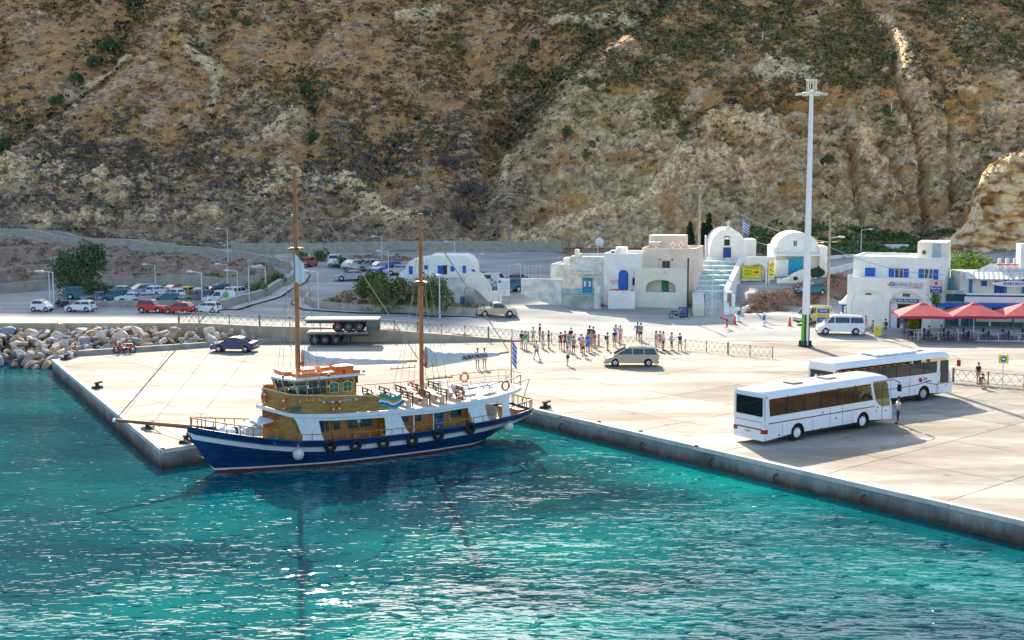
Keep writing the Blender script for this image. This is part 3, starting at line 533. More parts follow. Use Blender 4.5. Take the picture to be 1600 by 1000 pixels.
# ------------------------------------------------------------------ sea
def build_sea():
    xs = np.concatenate([np.linspace(-900, -72, 30), np.linspace(-70, 60, 520), np.linspace(62, 500, 20)]); ys = np.concatenate([np.linspace(-600, 30, 30), np.linspace(31, 128, 400), np.linspace(129, 132, 2)])
    X, Y = np.meshgrid(xs, ys); Z = WATER_Z+.05*(fbm(X*.35, Y*.6, 3, 4)-.5)
    nr, nc = X.shape; idx = np.arange(nr*nc).reshape(nr, nc); F = np.stack([idx[:-1, :-1], idx[:-1, 1:], idx[1:, 1:], idx[1:, :-1]], -1).reshape(-1, 4)
    m = bpy.data.materials.new('sea_water'); m.use_nodes = True; t = m.node_tree; n = t.nodes; L = t.links; b = n['Principled BSDF']; b.inputs['Roughness'].default_value = .02; b.inputs['IOR'].default_value = 1.33; b.inputs['Specular IOR Level'].default_value = .30
    tc = n.new('ShaderNodeTexCoord')
    def nz(sc, st, det, ro=.55, rot=0, typ=None):
        mp = n.new('ShaderNodeMapping'); mp.inputs['Scale'].default_value = st; mp.inputs['Rotation'].default_value = (0, 0, rot); L.new(tc.outputs['Object'], mp.inputs[0])
        x = n.new('ShaderNodeTexNoise'); x.inputs['Scale'].default_value = sc; x.inputs['Detail'].default_value = det; x.inputs['Roughness'].default_value = ro; x.inputs['Distortion'].default_value = .25; L.new(mp.outputs[0], x.inputs[0]); return x.outputs[0]
    r = n.new('ShaderNodeValToRGB'); L.new(nz(.05, (1, 1.6, 1), 4), r.inputs[0]); e = r.color_ramp.elements; e.new(.5)
    for k, (p, c) in zip(e, [(.36, (.0, .045, .06)), (.50, (.0, .115, .12)), (.64, (.0, .21, .185))]): k.position = p; k.color = (*c, 1)
    sp = n.new('ShaderNodeSeparateXYZ'); L.new(tc.outputs['Object'], sp.inputs[0]); mr = n.new('ShaderNodeMapRange'); mr.inputs[1].default_value = -22; mr.inputs[2].default_value = 6; L.new(sp.outputs[0], mr.inputs[0])
    cc = n.new('ShaderNodeMix'); cc.data_type = 'RGBA'; cc.inputs[6].default_value = (0, .055, .08, 1); L.new(mr.outputs[0], cc.inputs[0]); L.new(r.outputs[0], cc.inputs[7])
    c2 = n.new('ShaderNodeMix'); c2.data_type = 'RGBA'; c2.inputs[0].default_value = .6; L.new(r.outputs[0], c2.inputs[6]); L.new(cc.outputs[2], c2.inputs[7]); L.new(c2.outputs[2], b.inputs['Base Color'])
    def mth(op, a, b_, c_=None):
        x = n.new('ShaderNodeMath'); x.operation = op
        for q, k in zip((a, b_, c_), range(3)):
            if q is None: continue
            if isinstance(q, (int, float)): x.inputs[k].default_value = q
            else: L.new(q, x.inputs[k])
        return x.outputs[0]
    act = n.new('ShaderNodeMapRange'); act.inputs[1].default_value = .35; act.inputs[2].default_value = .68; act.inputs[3].default_value = .55; act.inputs[4].default_value = 1.35; L.new(nz(.10, (1, 1.8, 1), 3), act.inputs[0])
    w1 = mth('MULTIPLY', nz(1.1, (.6, 1.2, 1), 1, .4, .22), .054); w2 = mth('MULTIPLY', nz(3.0, (.6, 1.2, 1), 1, .4, -.12), .017); w3 = mth('MULTIPLY', nz(6.0, (.45, 1.1, 1), 0, .4, .1), .011)
    mr3 = n.new('ShaderNodeMapRange'); mr3.inputs[1].default_value = .61; mr3.inputs[2].default_value = .9; L.new(nz(1.7, (.6, 1.3, 1), 1, .4, .3), mr3.inputs[0])
    w4 = mth('MULTIPLY', mr3.outputs[0], .42)
    hgt = mth('ADD', mth('MULTIPLY', mth('ADD', mth('ADD', w1, w2), w3), act.outputs[0]), w4)
    b1 = n.new('ShaderNodeBump'); b1.inputs['Distance'].default_value = 1.0; b1.inputs['Strength'].default_value = 1.0; L.new(hgt, b1.inputs['Height']); L.new(b1.outputs[0], b.inputs['Normal'])
    struct(link('sea', mesh_np('sea', np.stack([X, Y, Z], -1).reshape(-1, 3), F, [m], smooth=True)))
    struct(MB().box(-900, 500, -600, 200, -14, -11).build('seabed', mat('seabed', (.1, .12, .1))))
build_sea()
# ------------------------------------------------------------------ boulders of the revetment
ROCKM = [mat('boulder_tan', (.52, .36, .22), .9, var=.2, scale=.9, col2=(.33, .22, .14), bump=.4, bscale=4), mat('boulder_grey', (.34, .33, .32), .9, var=.2, scale=.9, col2=(.19, .19, .2), bump=.4, bscale=4), mat('boulder_dark', (.13, .125, .13), .85, var=.2, scale=.9, col2=(.06, .06, .065), bump=.4, bscale=4), mat('boulder_pale', (.74, .62, .50), .9, var=.15, scale=.9, col2=(.52, .42, .33), bump=.4, bscale=4)]
def boulder_mesh(i):
    k = ('boulder', i)
    if k not in CACHE:
        import bmesh
        bm = bmesh.new(); rg = random.Random(i); pts = []
        for _ in range(16):
            v = Vector((rg.gauss(0, 1), rg.gauss(0, 1), rg.gauss(0, 1))).normalized(); pts.append(bm.verts.new((v.x*rg.uniform(.8, 1.1), v.y*rg.uniform(.7, .95), v.z*rg.uniform(.55, .8))))
        bmesh.ops.convex_hull(bm, input=pts); bmesh.ops.bevel(bm, geom=bm.edges[:], offset=.06, segments=1, affect='EDGES')
        me = bpy.data.meshes.new('boulder'); bm.to_mesh(me); bm.free(); CACHE[k] = me
    return CACHE[k]
def build_rocks():
    r = thing('rock_revetment', 'heap of tan and grey boulders between the sea wall and the pier kerb', 'rocks', (-48, 121, -1)); rg = random.Random(5); placed = []
    def put(x, y, z, s, m):
        o = link('boulder', boulder_mesh(rg.randrange(12)), m, r, (x+48, y-121, z+1)); o.rotation_euler = (rg.uniform(-.7, .7), rg.uniform(-.7, .7), rg.uniform(0, 6.28)); o.scale = (s*rg.uniform(.9, 1.35), s, s*rg.uniform(.75, 1.1))
    tries = 0
    while len(placed) < 296 and tries < 9000:
        tries += 1; x = rg.uniform(-60, -22.5); y = rg.uniform(114.5, 125.6)
        kerb = np.interp(x, [-41, -22.5], [115.6, 126.2]) if x > -41 else 114.0+.35*max(0, (-41-x))**.7
        s = rg.choice([.4, .5, .6, .75, 1.0]) if x < -28 else rg.choice([.3, .4, .55])
        if y < kerb+s*.8+.2 or y > 125.4-s*.5: continue
        if any((x-a)**2+(y-b)**2 < (.50*(s+c))**2 for a, b, c in placed): continue
        placed.append((x, y, s)); t = (y-kerb)/(126-kerb+.01); z = -1.1+2.2*min(1, t*1.2) if x < -41 else -.2+1.45*min(1, t*1.3)
        dk = x < -48 or t < .25; m = ROCKM[rg.choice([2, 1, 2, 1, 0])] if dk else ROCKM[rg.choice([0, 0, 1, 3, 3, 0])]
        put(x, y, z, s, m)
    o = link('rubble', None) if False else None
    M = MB(); n = 26; xs = [(-75+i*53/n) for i in range(n+1)]; rows = []
    for j, t in enumerate((0, .25, .5, .75, 1)): rows.append([(x+48, lerp(np.interp(x, [-75, -41, -22.3], [117.5, 114.6, 126]), 126.1, t)-121, (lerp(-2.2, .35, min(1, t*1.4)) if x < -40 else lerp(-.3, .5, t))+1+rg.uniform(-.15, .15)) for x in xs])
    M.grid(rows); M.build('rubble_bed', mat('rubble_bed', (.2, .17, .14), .95, var=.3, scale=1.2, bump=1, bscale=3), r)
build_rocks()
# ------------------------------------------------------------------ parapet walls, kerbs, pavements of the road
STONEW = mat('masonry_wall', (.44, .39, .30), .9, var=.25, scale=1.3, col2=(.32, .29, .23), bump=.7, bscale=5); WPLAST = mat('whitewash', (.86, .83, .74), .85, var=.05, scale=.8, bump=.15, bscale=6)
OLDWASH = mat('weathered_whitewash', (.78, .76, .68), .9, scale=1.3, col2=(.52, .50, .43), detail=6, bump=.4, bscale=6); PAVE = mat('pavement_concrete', (.50, .48, .45), .9, var=.1, scale=.7)
BLACKK = mat('black_kerb', (.03, .03, .03), .8, var=.1); 
def gpts(pts, dz=0): return [(x, y, gz1(x, y)+dz) for x, y in pts]
def resample(pts, d):
    out = [pts[0]]
    for a, b in zip(pts[:-1], pts[1:]):
        k = max(1, int(math.hypot(b[0]-a[0], b[1]-a[1])/d)); out += [(lerp(a[0], b[0], i/k), lerp(a[1], b[1], i/k)) for i in range(1, k+1)]
    return out
def offset(pts, d):
    o = []
    for i, p in enumerate(pts):
        a = Vector(pts[max(0, i-1)]); b = Vector(pts[min(len(pts)-1, i+1)]); t = (b-a).normalized(); o.append((p[0]-t.y*d, p[1]+t.x*d))
    return o
RW = resample([(-32.0, 140.3), (-30.4, 147.5), (-29.2, 156), (-28.6, 163), (-29.0, 171), (-30.6, 177.5), (-33.6, 181.8), (-38.5, 184), (-46.5, 187), (-60, 190), (-77, 194), (-100, 199.2)], 2.5)
wallstrip('road_parapet', gpts(RW), .4, .95, STONEW, 'curving masonry parapet beside the road that climbs above the lower car park', base=-.8, capm=mat('parapet_cap', (.45, .42, .36), .9), caph=.08)
def pavement(name, edge, wid, label, black=True):
    r = thing(name, label, 'pavement', (edge[0][0], edge[0][1], 0)); r['kind'] = 'structure'; O = edge[0]; inner = edge; outer = offset(edge, -wid)
    top = MB(); n = len(edge); rows = [[(p[0]-O[0], p[1]-O[1], gz1(*p)+h) for p, h in zip(pp, [hh]*n)] for pp, hh in ((outer, -.15), (outer, .13), (inner, .13), (inner, -.15))]
    top.grid(rows[1:]); top.build('paving', PAVE, r); k = MB(); o2 = offset(edge, -wid-.12)
    rr = [[(p[0]-O[0], p[1]-O[1], gz1(*p)+hh) for p in pp] for pp, hh in ((o2, -.15), (o2, .15), (outer, .15))]
    k.grid(rr); k.build('kerb', BLACKK if black else PAVE, r); return r
pavement('pavement', offset(RW, -.3), 1.6, 'curved pavement with a dark kerb along the climbing road')
ISL = resample([(-24.2, 152), (-23.6, 146), (-22, 142.6), (-19, 141.2), (-14, 140.9), (-9, 141.0), (-4, 141.4)], 1.6)
wallstrip('island_wall', gpts(ISL), .4, .85, STONEW, 'low masonry wall edging the planted island before the blue shuttered house', base=-.5)
pavement('pavement', offset(ISL, -.3), 1.3, 'pavement with a dark kerb round the planted island')
wallstrip('car_park_wall', gpts(resample([(-50.8, 141.6), (-39.6, 141.6), (-33.5, 141.4)], 2)), .35, .85, STONEW, 'low masonry wall between the lower road and the left car park', base=-.4)
pavement('pavement', [(-33.5, 141.2), (-42, 141.3), (-56, 141.3)][::-1], .9, 'narrow pavement in front of the left car park wall', False)
wallstrip('bank_wall', gpts(resample([(-110, 158), (-66, 157.5), (-60, 163), (-52, 166), (-38, 166.4), (-32.5, 165)], 3)), .4, 1.25, STONEW, 'masonry wall at the foot of the brown bank behind the left car park', base=-.5)
wallstrip('upper_wall', gpts(resample([(-42, 192.5), (-30, 199), (-16, 207), (0, 207.5), (8, 203)], 3)), .4, 1.6, STONEW, 'long stone wall at the foot of the hill behind the upper parked cars', base=-.5)
wallstrip('hill_road_wall', gpts(resample([(-100, 205.5), (-77, 200.5), (-60, 197), (-46, 193.8)], 3)), .4, .5, STONEW, 'low stone wall along the hill side of the upper road at left', base=-.5)
# sunlit rock outcrop at the right edge
def build_outcrop():
    us = np.linspace(0, 1, 330); vs_ = np.linspace(0, 1, 260); Uu, Vv = np.meshgrid(us, vs_)
    X0 = 60+Uu*50
    top = np.interp(X0, [60.4, 63.4, 65.2, 66.2, 66.8, 67.6, 68.9, 70.3, 75, 82, 92, 130], [.2, 1.6, 3.2, 4.8, 8.4, 10.8, 12.4, 13.4, 15.2, 17, 19, 20])+.9*(fbm(X0*.5, X0*0, 4)-.5)
    y = np.interp(Vv, [0, .10, .50, .60, .72, 1], [-6, -4, -1.4, .2, 3, 20]); z = np.interp(Vv, [0, .10, .50, .60, .72, 1], [0, .10, .72, .86, .98, .9])*top
    cc_, ce_ = cell(X0*.7, z*.9, 7); D = 2.0*(ridged(X0*.16, z*.10, 5, 4)-.5)+.9*(cc_-.5)+1.6*(ridged(X0*.5, z*.4, 9, 4)-.5)+.5*(ridged(X0*1.6, z*1.5+y, 2, 3)-.5)+.9*nsm((np.abs(((z*.30+X0*.04+.8*fbm(X0*.2, z*.2, 6)) % 1)-.5)-.2)*6)
    cav = nsm((vn(X0*.35, z*.14, 51)-.48)*5)*nsm((z-2)/2)*nsm((.84*top-z)/2)*nsm((.50-Vv)*12)
    Yy = 187+y-D+cav*3.2; Z = 5.6+z+D*.45*(Vv > .5)+.5*(fbm(X0*1.2, y*1.2, 8, 3)-.5)*(Vv > .45); X0 = X0+np.maximum(y, 0)*.42
    nr, nc = X0.shape; idx = np.arange(nr*nc).reshape(nr, nc); F = np.stack([idx[:-1, :-1], idx[:-1, 1:], idx[1:, 1:], idx[1:, :-1]], -1).reshape(-1, 4)
    m = mat('outcrop_tuff', (.88, .60, .30), .95, scale=.45, col2=(.52, .26, .13), detail=9, stretch=(.8, .8, 1.9), bump=1, bscale=2.5); cr_ = [q for q in m.node_tree.nodes if q.type == 'VALTORGB'][0].color_ramp.elements
    cr_[0].position, cr_[0].color = .33, (.16, .08, .06, 1); cr_[1].position, cr_[1].color = .70, (.50, .42, .30, 1)
    for p_, c_ in ((.43, (.50, .26, .12)), (.50, (.85, .54, .24)), (.58, (.90, .70, .42))): q = cr_.new(p_); q.color = (*c_, 1)
    struct(link('rock_outcrop', mesh_np('rock_outcrop', np.stack([X0, Yy, Z], -1).reshape(-1, 3), F, [m])))
    N = 260; i = RNG.integers(0, nr, N); j = RNG.integers(0, nc, N); k = (Vv[i, j] > .45) | (RNG.random(N) < .22); i, j = i[k], j[k]
    clumps('outcrop_scrub', np.stack([X0[i, j], Yy[i, j]-.1, Z[i, j]], -1), RNG.uniform(.25, .6, len(i)), MATS['olive_scrub_leaf'], nleaf=12, seed=95)
build_outcrop()
# ------------------------------------------------------------------ paints
def paint(name, c, rough=.3): return mat('paint_'+name, c, rough, var=.04, scale=1.5, coat=.6)
WHITE = paint('white', (.80, .80, .79)); RED = paint('red', (.55, .02, .02)); SILVER = paint('silver', (.45, .46, .47)); GREYC = paint('grey', (.16, .17, .18)); BLACKC = paint('black', (.02, .022, .025)); NAVY = paint('navy', (.012, .035, .13)); BLUEC = paint('blue', (.02, .12, .45)); YELLOWC = paint('yellow', (.55, .62, .02)); CHAMP = paint('champagne', (.50, .42, .28)); TEALC = paint('teal', (.03, .16, .2)); BRICKC = paint('brick_red', (.42, .05, .03)); BEIGEC = paint('beige', (.6, .5, .33))
GLASSD = glass('car_glass', (.015, .03, .035)); RUB = mat('tyre_rubber', (.018, .018, .018), .9, var=.1); RIMM = mat('rim_alloy', (.5, .5, .52), .35, .6, var=.05); LAMPR = mat('tail_lamp', (.45, .01, .01), .25, var=0); LAMPW = mat('head_lamp', (.75, .77, .8), .15, var=0); PLASB = mat('black_plastic', (.03, .03, .03), .6, var=.05); PLATE = mat('number_plate', (.7, .7, .65), .5, var=0)
# kind: L, W, body upper outline rear->front (x, z), cabin quad (rear base, rear top, front top, front base), wheel x's, radius, window splits
KINDS = {
 'hatchback': dict(W=1.68, up=[(-1.84, .38), (-1.88, .62), (-1.80, .96), (.72, .98), (1.45, .80), (1.78, .66), (1.84, .40)], cab=[(-1.78, .95), (-1.42, 1.43), (.05, 1.49), (.92, .95)], wx=(-1.17, 1.17), r=.31, sp=[-.35]),
 'small_car': dict(W=1.52, up=[(-1.26, .38), (-1.28, .62), (-1.22, .98), (.60, 1.0), (1.05, .84), (1.24, .66), (1.27, .40)], cab=[(-1.20, .98), (-.98, 1.50), (.12, 1.54), (.82, .98)], wx=(-.85, .88), r=.29, sp=[]),
 'sedan': dict(W=1.74, up=[(-2.14, .40), (-2.19, .66), (-2.12, .96), (-1.3, 1.02), (.85, .98), (1.72, .82), (2.10, .64), (2.17, .40)], cab=[(-1.72, 1.0), (-.98, 1.38), (.30, 1.42), (1.12, .96)], wx=(-1.3, 1.32), r=.32, sp=[-.35]),
 'jeep': dict(W=1.62, up=[(-1.70, .48), (-1.74, .75), (-1.70, 1.08), (.52, 1.08), (.60, 1.02), (1.55, .98), (1.70, .85), (1.75, .48)], cab=[(-1.70, 1.06), (-1.62, 1.66), (.25, 1.68), (.70, 1.05)], wx=(-1.1, 1.15), r=.35, sp=[-.55]),
 'suv': dict(W=1.86, up=[(-2.22, .48), (-2.27, .8), (-2.22, 1.14), (.9, 1.12), (1.9, 1.02), (2.2, .85), (2.26, .48)], cab=[(-2.2, 1.12), (-2.0, 1.78), (.35, 1.80), (1.05, 1.1)], wx=(-1.38, 1.38), r=.38, sp=[-1.2, -.3]),
 'minivan': dict(W=1.81, up=[(-2.28, .42), (-2.33, .7), (-2.27, 1.04), (1.25, .98), (1.95, .80), (2.28, .64), (2.33, .42)], cab=[(-2.27, 1.02), (-1.95, 1.66), (.30, 1.71), (1.62, .95)], wx=(-1.42, 1.42), r=.33, sp=[-1.05, -.05]),
 'passenger_van': dict(W=1.90, up=[(-2.36, .42), (-2.4, .8), (-2.38, 1.2), (1.35, 1.15), (2.05, .95), (2.32, .75), (2.38, .42)], cab=[(-2.38, 1.18), (-2.27, 1.90), (.95, 1.95), (1.72, 1.08)], wx=(-1.5, 1.55), r=.34, sp=[-.9, .62]),
 'cargo_van': dict(W=1.82, up=[(-2.1, .42), (-2.15, .8), (-2.12, 1.1), (1.0, 1.1), (1.8, .92), (2.1, .72), (2.16, .42)], cab=[(-2.12, 1.08), (-2.05, 1.78), (.45, 1.83), (1.35, 1.05)], wx=(-1.3, 1.4), r=.32, sp=['solid', -.1]),
 'pickup': dict(W=1.72, up=[(-2.4, .5), (-2.46, .75), (-2.44, 1.02), (1.05, 1.04), (1.95, .98), (2.32, .8), (2.4, .5)], cab=[(-.55, 1.0), (-.45, 1.62), (.55, 1.65), (1.25, 1.02)], wx=(-1.45, 1.5), r=.36, sp=[]),
}
def car(kind, paintm, x, y, rz, label, cat='car', group=None, scale=1.0, z=None, name='parked_car', roofm=None, extras=None, glassm=None):
    K = KINDS[kind]; W = K['W']; hw = W/2; r = K['r']; g = .24; z = gz1(x, y) if z is None and y > 126.3 else (z or 0)
    t = thing(name, label, cat, (x, y, z), rz, group, scale); k = ('car', kind); glassm = glassm or GLASSD
    up = K['up']; ar = r+.07
    lower = [(up[-1][0]-.06, g)]
    for wx in sorted(K['wx'], reverse=True): lower += [(wx+ar*math.cos(a), max(g, r+ar*math.sin(a))) for a in np.linspace(0, PI, 9)]
    lower += [(up[0][0]+.06, g)]; out = list(up)+lower; cx = 0; cz = .65
    def body(b):
        rings = []
        for yy, s in ((-hw, .972), (-hw+.035, .992), (-hw+.12, 1), (hw-.12, 1), (hw-.035, .992), (hw, .972)): rings.append([(p[0]*s, yy, cz+(p[1]-cz)*(s if p[1] > g+.3 else 1)) for p in out])
        n = len(out); b.add([p for q in rings for p in q], [tuple(range(n-1, -1, -1)), tuple(range(5*n, 6*n))]+[(j*n+i, j*n+(i+1) % n, (j+1)*n+(i+1) % n, (j+1)*n+i) for j in range(5) for i in range(n)])
    part(k+('body',), 'body', t, paintm, body)
    (rbx, bz0), (rtx, rtz), (ftx, ftz), (fbx, fbz) = K['cab']; bz = min(bz0, fbz)
    H = lambda zz: hw-.05-(zz-bz)*.26
    def sect(b, pts, d0=0.0): b.add([(px, -H(pz)-d0, pz) for px, pz in pts]+[(px, H(pz)+d0, pz) for px, pz in pts], [tuple(range(len(pts)-1, -1, -1)), tuple(range(len(pts), 2*len(pts)))]+[(i, (i+1) % len(pts), len(pts)+(i+1) % len(pts), len(pts)+i) for i in range(len(pts))])
    def cabin(b): sect(b, [(rbx, bz0), (rtx-.02, rtz-.07), (rtx+.06, rtz), ((rtx+ftx)/2, max(rtz, ftz)+.03), (ftx-.06, ftz), (ftx+.03, ftz-.06), (fbx, fbz)][::-1])
    part(k+('cabin',), 'cabin', t, roofm or paintm, cabin)
    if kind == 'pickup':
        def bed(b): b.box(-2.35, -.6, -hw+.1, hw-.1, 1.0, 1.055)
        part(k+('bed',), 'load_bed', t, PLASB, bed)
        def rack(b):
            for xx in (-2.3, -1.5, -.7):
                for s in (-1, 1): b.tube((xx, s*(hw-.08), 1.0), (xx, s*(hw-.12), 1.55), .03, n=5)
                b.tube((xx, -hw+.12, 1.55), (xx, hw-.12, 1.55), .03, n=5)
            for s in (-1, 1): b.tube((-2.35, s*(hw-.12), 1.55), (-.5, s*(hw-.12), 1.6), .03, n=5)
        part(k+('rack',), 'rack', t, PLASB, rack)
    # side windows
    top = min(rtz, ftz)-.10; bot = max(bz0, fbz)+.05
    lx = lambda zz: rbx+(rtx-rbx)*(zz-bz0)/(rtz-bz0)+.10; rx_ = lambda zz: fbx+(ftx-fbx)*(zz-fbz)/(ftz-fbz)-.12
    sp = [s for s in K['sp'] if s != 'solid']; ed = [None]+sp+[None]
    for i in range(len(ed)-1):
        if 'solid' in K['sp'] and i == 0: continue
        for s in (-1, 1):
            def win(b, i=i, s=s):
                l0, l1 = (lx(bot), lx(top)) if ed[i] is None else (ed[i]+.04, ed[i]+.04); r0, r1 = (rx_(bot), rx_(top)) if ed[i+1] is None else (ed[i+1]-.04, ed[i+1]-.04)
                q = [(l0, bot), (r0, bot), (r1, top), (l1, top)]; b.add([(a, s*(H(c)+.008), c) for a, c in q]+[(a, s*(H(c)-.01), c) for a, c in q], [(0, 1, 2, 3), (7, 6, 5, 4), (0, 4, 5, 1), (1, 5, 6, 2), (2, 6, 7, 3), (3, 7, 4, 0)])
            part(k+('w', i, s), 'window', t, glassm, win)
    def slant(b, x0, z0, x1, z1, d, m0=.1, m1=.1):
        zz0, zz1 = lerp(z0, z1, .12), lerp(z0, z1, .9); xx0, xx1 = lerp(x0, x1, .12)+d, lerp(x0, x1, .9)+d; e = -.02 if d > 0 else .02
        b.add([(xx0, -H(zz0)+m0, zz0), (xx0, H(zz0)-m0, zz0), (xx1, H(zz1)-m1, zz1), (xx1, -H(zz1)+m1, zz1)]+[(xx0+e, -H(zz0)+m0, zz0), (xx0+e, H(zz0)-m0, zz0), (xx1+e, H(zz1)-m1, zz1), (xx1+e, -H(zz1)+m1, zz1)], [(0, 1, 2, 3), (7, 6, 5, 4), (0, 4, 5, 1), (1, 5, 6, 2), (2, 6, 7, 3), (3, 7, 4, 0)])
    part(k+('ws',), 'windscreen', t, glassm, lambda b: slant(b, fbx, fbz, ftx+.03, ftz-.04, .025))
    part(k+('rw',), 'rear_window', t, glassm, lambda b: slant(b, rbx, bz0, rtx-.01, rtz-.06, -.02))
    for wx in K['wx']:
        for s in (-1, 1):
            wl = part(k+('wheel', r), 'wheel', t, RUB, lambda b: b.tube((0, -.1, 0), (0, .1, 0), r, n=16).torus((0, 0, 0), r-.04, .07, 'Y', 16, 6, 1.4), loc=(wx, s*(hw-.13), r+.01))
            part(k+('rim', r, s), 'rim', wl, RIMM, lambda b, s=s: b.tube((0, s*.10, 0), (0, s*.125, 0), r*.62, r*.5, n=12))
    fx, rx0 = up[-2][0], up[1][0]
    for s in (-1, 1):
        part(k+('hl', s), 'headlight', t, LAMPW, lambda b, s=s: b.cbox((fx-.06, s*(hw-.26), up[-2][1]+.03), (.16, .32, .14)))
        part(k+('tl', s), 'tail_light', t, LAMPR, lambda b, s=s: b.cbox((rx0+.05, s*(hw-.12), up[1][1]+.2), (.12, .17, .26)))
        part(k+('mir', s), 'mirror', t, paintm, lambda b, s=s: b.cbox((fbx-.35, s*(hw+.07), fbz+.1), (.1, .2, .13)))
    part(k+('np',), 'number_plate', t, PLATE, lambda b: b.cbox((rx0-.012, 0, .62), (.02, .5, .11)).cbox((up[-1][0]+.012, 0, .45), (.02, .5, .11)))
    part(k+('bum',), 'bumper', t, PLASB, lambda b: b.cbox((up[-1][0]-.0, 0, .33), (.12, W*.8, .12)).cbox((up[0][0], 0, .36), (.12, W*.84, .12)))
    if extras: extras(t, K)
    return t
LS = .84
# street level, left: three cars and a small one facing sideways
def pc(kind, p, u, v, deg, label, z=1.75, sc=LS, group='cars parked in the left car park', **k):
    x, y, zz = at(u, v, z); return car(kind, p, x, y, R(deg), label, group=group, scale=sc, **k)
gS = 'cars parked along the left lower road'
pc('small_car', WHITE, 66, 486, 0-8, 'tiny white two seater car parked alone at the far left of the road', group=gS)
pc('hatchback', WHITE, 126, 486, 172, 'white hatchback parked before the low wall, second from left on the road', group=gS)
pc('jeep', RED, 238, 488, -12, 'small red off road car parked left of the red hatchback', group=gS)
pc('hatchback', RED, 280, 489, 168, 'bright red hatchback between the red off road car and a white hatchback', group=gS)
pc('hatchback', WHITE, 323, 488, 168, 'white hatchback parked at the foot of the climbing road', group=gS)
pc('suv', TEALC, 127, 468, 10, 'dark teal box shaped off road car at the left end of the car park')
pc('sedan', GREYC, 153, 472, 215, 'grey saloon parked just behind the low wall beside the dark off road car')
pc('minivan', TEALC, 176, 472, 220, 'dark teal people carrier behind the low wall, third from left')
pc('sedan', WHITE, 204, 473, 205, 'white saloon with low red lamps behind the low wall')
pc('sedan', SILVER, 224, 474, 215, 'silver saloon behind the low wall left of the red off road car')
pc('sedan', TEALC, 262, 474, 190, 'long dark teal saloon behind the red hatchback')
pc('suv', GREYC, 306, 474, 215, 'dark grey off road car right behind the white hatchback')
pc('sedan', SILVER, 168, 462, 40, 'silver saloon in the back row behind the dark off road car')
pc('hatchback', WHITE, 198, 463, 20, 'white hatchback in the back row of the car park left part')
pc('minivan', SILVER, 221, 463, 225, 'silver people carrier facing front in the back row')
pc('hatchback', WHITE, 247, 463, 60, 'white hatchback seen from behind in the back row near a lamp post')
pc('hatchback', WHITE, 270, 467, 150, 'white hatchback in the middle row in front of the dark red roofed car')
pc('sedan', BRICKC, 277, 460, 55, 'dark red car half hidden in the back row left of the yellow one')
pc('hatchback', YELLOWC, 297, 464, 70, 'yellow green small car seen from behind in the back row', roofm=YELLOWC)
pc('sedan', NAVY, 318, 464, 65, 'navy saloon seen from behind right of the yellow car')
pc('sedan', BLACKC, 337, 463, 50, 'black saloon in the back row behind the white van')
pc('hatchback', TEALC, 352, 461, 40, 'dark teal hatchback at the far right of the back row')
pc('suv', WHITE, 372, 468, 65, 'white estate car parked at the right end of the car park by the wall')
def greenlogo(t, K):
    o = MB().tube((-.6, -.93, 1.25), (-.6, -.915, 1.25), .42, n=14); o.build('logo_spot', mat('leaf_green', (.15, .5, .03), .5, var=0), t)
    MB().tube((-.75, .915, 1.25), (-.75, .93, 1.25), .42, n=14).build('logo_spot', MATS['leaf_green'], t)
pc('cargo_van', WHITE, 342, 476, 205, 'white delivery van with green round logo in the left car park', cat='van', name='delivery_van', extras=greenlogo)
# on the pier and square
x, y, _ = at(366, 549); car('sedan', NAVY, x, y, R(176), 'dark blue saloon parked on the pier beside the kerb wall left of the ship masts', z=0, scale=.96)
x, y, _ = at(986, 571); car('minivan', CHAMP, x, y, R(179), 'champagne people carrier standing on the pier right of the crowd', cat='car', z=0, name='people_carrier', scale=1.0)
def wboard(t, K):
    MB().box(-1.6, .6, -.72, .72, 1.98, 2.03).build('roof_panel', mat('roof_white', (.85, .84, .8), .5), t)
x, y, _ = at(1312, 522, .12); car('passenger_van', WHITE, x, y, R(174), 'white passenger minibus standing before the travel office', cat='van', name='minibus')
x, y, _ = at(776, 492, .9); car('pickup', CHAMP, x, y, R(4), 'beige pickup truck with a load rack by the information board', cat='pickup truck', name='pickup_truck', scale=.95)
x, y, _ = at(1266, 476, .9); car('hatchback', TEALC, x, y, R(205), 'blue grey hatchback by the dry bank behind the tall light mast')
x, y, _ = at(1270, 503, .5); car('passenger_van', BEIGEC, x, y, R(215), 'dark nosed van with a sunlit beige roof half hidden by the tall light mast', cat='van', name='van', roofm=BEIGEC, scale=.95)
# upper car park
gU = 'cars parked along the upper wall under the hill'
for kd, p, u, v, deg, lb in [('hatchback', BRICKC, 483, 410, 80, 'dark red car at the left end of the upper row'), ('suv', WHITE, 525, 410, 88, 'white off road car with dark rear window in the upper row'), ('sedan', WHITE, 553, 412, 60, 'white saloon in the upper row under the tall lamp'),
        ('minivan', SILVER, 574, 413, 215, 'silver people carrier in the upper row'), ('hatchback', GREYC, 591, 414, 220, 'grey car squeezed in the upper row left of the blue one'), ('suv', BLUEC, 604, 417, 225, 'bright blue car in the upper row near the arched white house'), ('sedan', SILVER, 621, 418, 205, 'pale blue grey saloon beside the arched white house'),
        ('hatchback', RED, 752, 433, 60, 'red car right of the arched white house'), ('sedan', NAVY, 812, 434, 20, 'navy car under the thin poles left of the white yard wall'), ('suv', TEALC, 792, 441, 200, 'dark teal car behind the street lamp near the white van')]:
    pc(kd, p, u, v, deg, lb, z=4.2 if u < 640 else 3.2, sc=.93, group=gU)
pc('cargo_van', WHITE, 773, 435, 60, 'white panel van seen from behind right of the arched white house', z=3.2, sc=1.0, group=None, cat='van', name='panel_van')
pc('sedan', SILVER, 548, 431, 190, 'pale saloon parked alone on the climbing road above the bushes', z=3.4, sc=.95, group=None)
